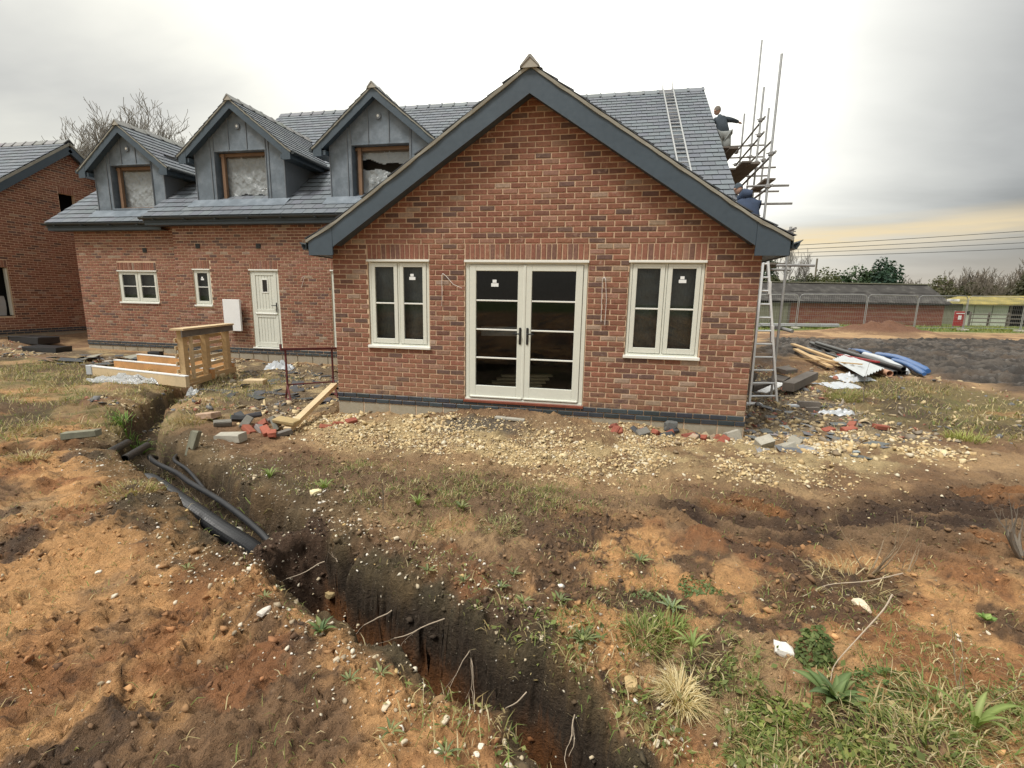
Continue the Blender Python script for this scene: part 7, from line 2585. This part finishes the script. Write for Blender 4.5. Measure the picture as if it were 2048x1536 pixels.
# ------------------------------------------------------------------ trees
def bare_tree_meshes(h, r, depth, spread, trunk_f=.28, upb=.35, kids=(2, 3), shrink=(.62, .8), rmin=.012, n0=5):
    tb = MB()
    top = Vector((rnd.uniform(-.1, .1) * h * .2, 0, h * trunk_f))
    tb.tube([(0, 0, -.4), (0, 0, 0), tuple(top * .5), tuple(top)], [r * 1.5, r * 1.15, r, r * .85], 10)
    cb = MB()
    for i in range(n0):
        a = 2 * math.pi * i / n0 + rnd.uniform(-.3, .3)
        d = Vector((math.cos(a) * spread * 1.6, math.sin(a) * spread * 1.6, 1))
        bough(cb, top * rnd.uniform(.7, 1.0), d, h * .27, r * .5, depth, spread, nseg=4, twist=.2, upb=upb, kids=kids, shrink=shrink, sides=5, rmin=rmin)
    bough(cb, top, (0, 0, 1), h * .27, r * .6, depth, spread, nseg=4, twist=.15, upb=upb, kids=kids, shrink=shrink, sides=5, rmin=rmin)
    a, b = tb.mesh('trunk'), cb.mesh('branches')
    return a, b


def plant_tree(name, label, x, y, meshes, m, s=(1, 1, 1), rz=0.0, group=None, mats=None):
    z = H(x, y)
    t_ = thing(name, label, 'tree', (x, y, z), group)
    for nm, me_ in zip(('trunk', 'branches'), meshes):
        o = bpy.data.objects.new(nm, me_)
        C.objects.link(o)
        if not me_.materials:
            me_.materials.append(M[m])
        o.parent = t_
    t_.scale = s
    t_.rotation_euler.z = rz
    return t_


rnd.seed(5)
big = bare_tree_meshes(11.5, .30, 6, .50, .20, .28, (2, 4), (.62, .80), .009, 8)
plant_tree('bare_tree', 'large bare winter tree rising behind the dormers and neighbouring house', -23.2, 18, big, 'bark_pale', (1.65, 1.2, 1.05))
small = bare_tree_meshes(6.0, .11, 5, .42, .25, .3, (2, 3), (.58, .74), .010, 3)
plant_tree('bare_tree', 'slender bare tree against the golden sky behind the barn roof', 20.6, 43, small, 'bark_pale', (1.2, 1.2, 1.25))
plant_tree('bare_tree', 'thin leaning bare tree just right of the conifer', 21.6, 44, small, 'bark_pale', (1.3, 1.2, 1.15), 2.0)
var = [bare_tree_meshes(6.5, .16, 5, .42, .2, .25, (2, 3), (.62, .8), .016, 5) for _ in range(3)]
lb = 'bare scrubby tree in the belt beyond the barn and shed'
for i, (x_, y_, s_) in enumerate([(35.5, 56, .82), (38.5, 58, .86), (41.5, 57, .92), (44, 55, 1.0), (46.5, 57, 1.06), (49.5, 56, 1.12), (52.5, 58, 1.15), (55.5, 56, 1.2), (40, 62, .9), (47.5, 62, 1.05), (58.5, 58, 1.25), (62, 60, 1.3), (33.5, 60, .78), (43, 52, .85)]):
    plant_tree('scrub_tree', lb, x_, y_, var[i % 3], 'bark', (s_ * rnd.uniform(1.0, 1.3), s_ * 1.1, s_ * .92), rnd.uniform(0, 6), 'belt of bare scrub trees')


def leaf_crown(rx, ry, hh, n, ls, pal, z0=.0, lumps=9, seed=0):
    """crown of leaf clumps: lumps of small faces with gaps between"""
    cen = nrs.normal(size=(lumps, 3))
    cen /= np.linalg.norm(cen, axis=1)[:, None]
    cen *= nrs.uniform(.25, .72, (lumps, 1))
    cen[:, 2] = cen[:, 2] * .5 + .45
    rad_ = nrs.uniform(.28, .5, lumps)
    k = nrs.randint(0, lumps, n)
    q = nrs.normal(size=(n, 3))
    q /= np.linalg.norm(q, axis=1)[:, None]
    P = cen[k] + q * (rad_[k] * nrs.uniform(.55, 1.12, n) ** .7)[:, None]
    P = P * np.array([rx, ry, hh])
    P[:, 2] = np.abs(P[:, 2]) + z0
    nrm = q + nrs.normal(0, .6, (n, 3))
    nrm /= np.linalg.norm(nrm, axis=1)[:, None]
    t1 = np.cross(nrm, nrs.normal(size=(n, 3)))
    t1 /= np.linalg.norm(t1, axis=1)[:, None]
    t2 = np.cross(nrm, t1)
    s_ = ls * nrs.uniform(.5, 1.3, n)[:, None]
    V_ = np.stack([P - t1 * s_, P + t2 * s_ * .7, P + t1 * s_, P - t2 * s_ * .7], 1)
    tone = nrs.uniform(.7, 1.3, lumps)[k]
    cc = np.clip(tints(n, pal, [1] * len(pal), .25) * tone[:, None], 0, 1)
    return fast_mesh('crown', V_.reshape(-1, 3), np.arange(n * 4).reshape(-1, 4), np.repeat(cc, 4, axis=0))


def leafy_tree(name, label, x, y, rx, ry, hh, n, ls, pal, cat='tree', group=None, lumps=9):
    z = H(x, y)
    t_ = thing(name, label, cat, (x, y, z), group)
    tk = link('trunk', MB().tube([(0, 0, -.3), (0, 0, hh * .3), (.05, 0, hh * .7)], [.14, .11, .04], 8).mesh('trunk'), 'bark')
    tk.parent = t_
    cr_ = link('crown', leaf_crown(rx, ry, hh, n, ls, pal, .1, lumps), 'leaf')
    cr_.parent = t_
    return t_


DG = [(.035, .070, .035), (.05, .09, .045), (.065, .10, .05)]
OL = [(.11, .12, .055), (.14, .145, .07), (.09, .105, .05)]
leafy_tree('conifer', 'dark conifer standing behind the ladder top', 17.6, 42, 2.2, 1.7, 6.0, 8500, .14, DG, lumps=14)
leafy_tree('evergreen_bush', 'dark evergreen bush right of the leaning bare tree', 20.8, 43, 2.4, 1.8, 4.4, 6500, .14, DG, 'bush')
leafy_tree('hedge_bush', 'olive hedge bush in the middle of the hedge behind the barn', 24.2, 45, 3.4, 2.0, 4.9, 9000, .13, OL, 'bush', lumps=12)
leafy_tree('evergreen_bush', 'rounded green evergreen in the hedge left of the tallest dark one', 27.3, 46, 3.0, 2.0, 5.2, 8500, .14, [(.05, .085, .04), (.07, .11, .05)], 'bush', lumps=12)
leafy_tree('evergreen_tree', 'tallest dark evergreen at the right end of the hedge behind the barn', 29.9, 46, 2.6, 2.0, 5.6, 8500, .14, [(.030, .065, .042), (.045, .085, .052)], 'tree', lumps=12)
leafy_tree('hedge_bush', 'olive hedge bush at the left of the hedge behind the conifer', 18.0, 41, 3.0, 1.8, 4.2, 7000, .13, OL, 'bush')
lb = 'dense brown green thicket bush below the belt of bare trees'
for i, (x_, y_, h_) in enumerate([(34.5, 53, 3.0), (37.5, 54, 3.3), (40.5, 53, 3.4), (43.5, 54, 3.6), (47, 53, 4.3), (50.5, 54, 4.8), (54.5, 54, 5.2), (31.5, 54, 3.0), (59, 56, 5.4)]):
    leafy_tree('thicket_bush', lb, x_, y_, 3.0, 2.0, h_ * 1.15, 5200, .15, [(.085, .085, .045), (.11, .10, .055), (.07, .075, .035)], 'bush', 'thicket below the bare trees')
# far wood on the horizon
x = nrs.uniform(-150, 330, 26000)
y = 190 + nrs.uniform(-12, 40, len(x))
hgt_ = (5.5 + 6 * fbm(x * .06, y * .02, 4, .6, 81)) * nrs.rand(len(x)) ** .6
s_ = nrs.uniform(.3, .8, len(x))
c0 = np.stack([x, y, hgt_], -1)
t1 = nrs.normal(size=(len(x), 3))
t1 /= np.linalg.norm(t1, axis=1)[:, None]
t2 = np.cross(t1, nrs.normal(size=(len(x), 3)))
t2 /= np.linalg.norm(t2, axis=1)[:, None]
V_ = np.stack([c0 - t1 * s_[:, None], c0 + t2 * s_[:, None], c0 + t1 * s_[:, None], c0 - t2 * s_[:, None]], 1)
stuff('far_wood', fast_mesh('far_wood', V_.reshape(-1, 3), np.arange(len(x) * 4).reshape(-1, 4), np.repeat(tints(len(x), [(.13, .125, .085), (.16, .15, .105), (.10, .105, .07)], [1, 1, 1]), 4, axis=0)), 'leaf', 'distant brown winter wood along the horizon', 'wood')
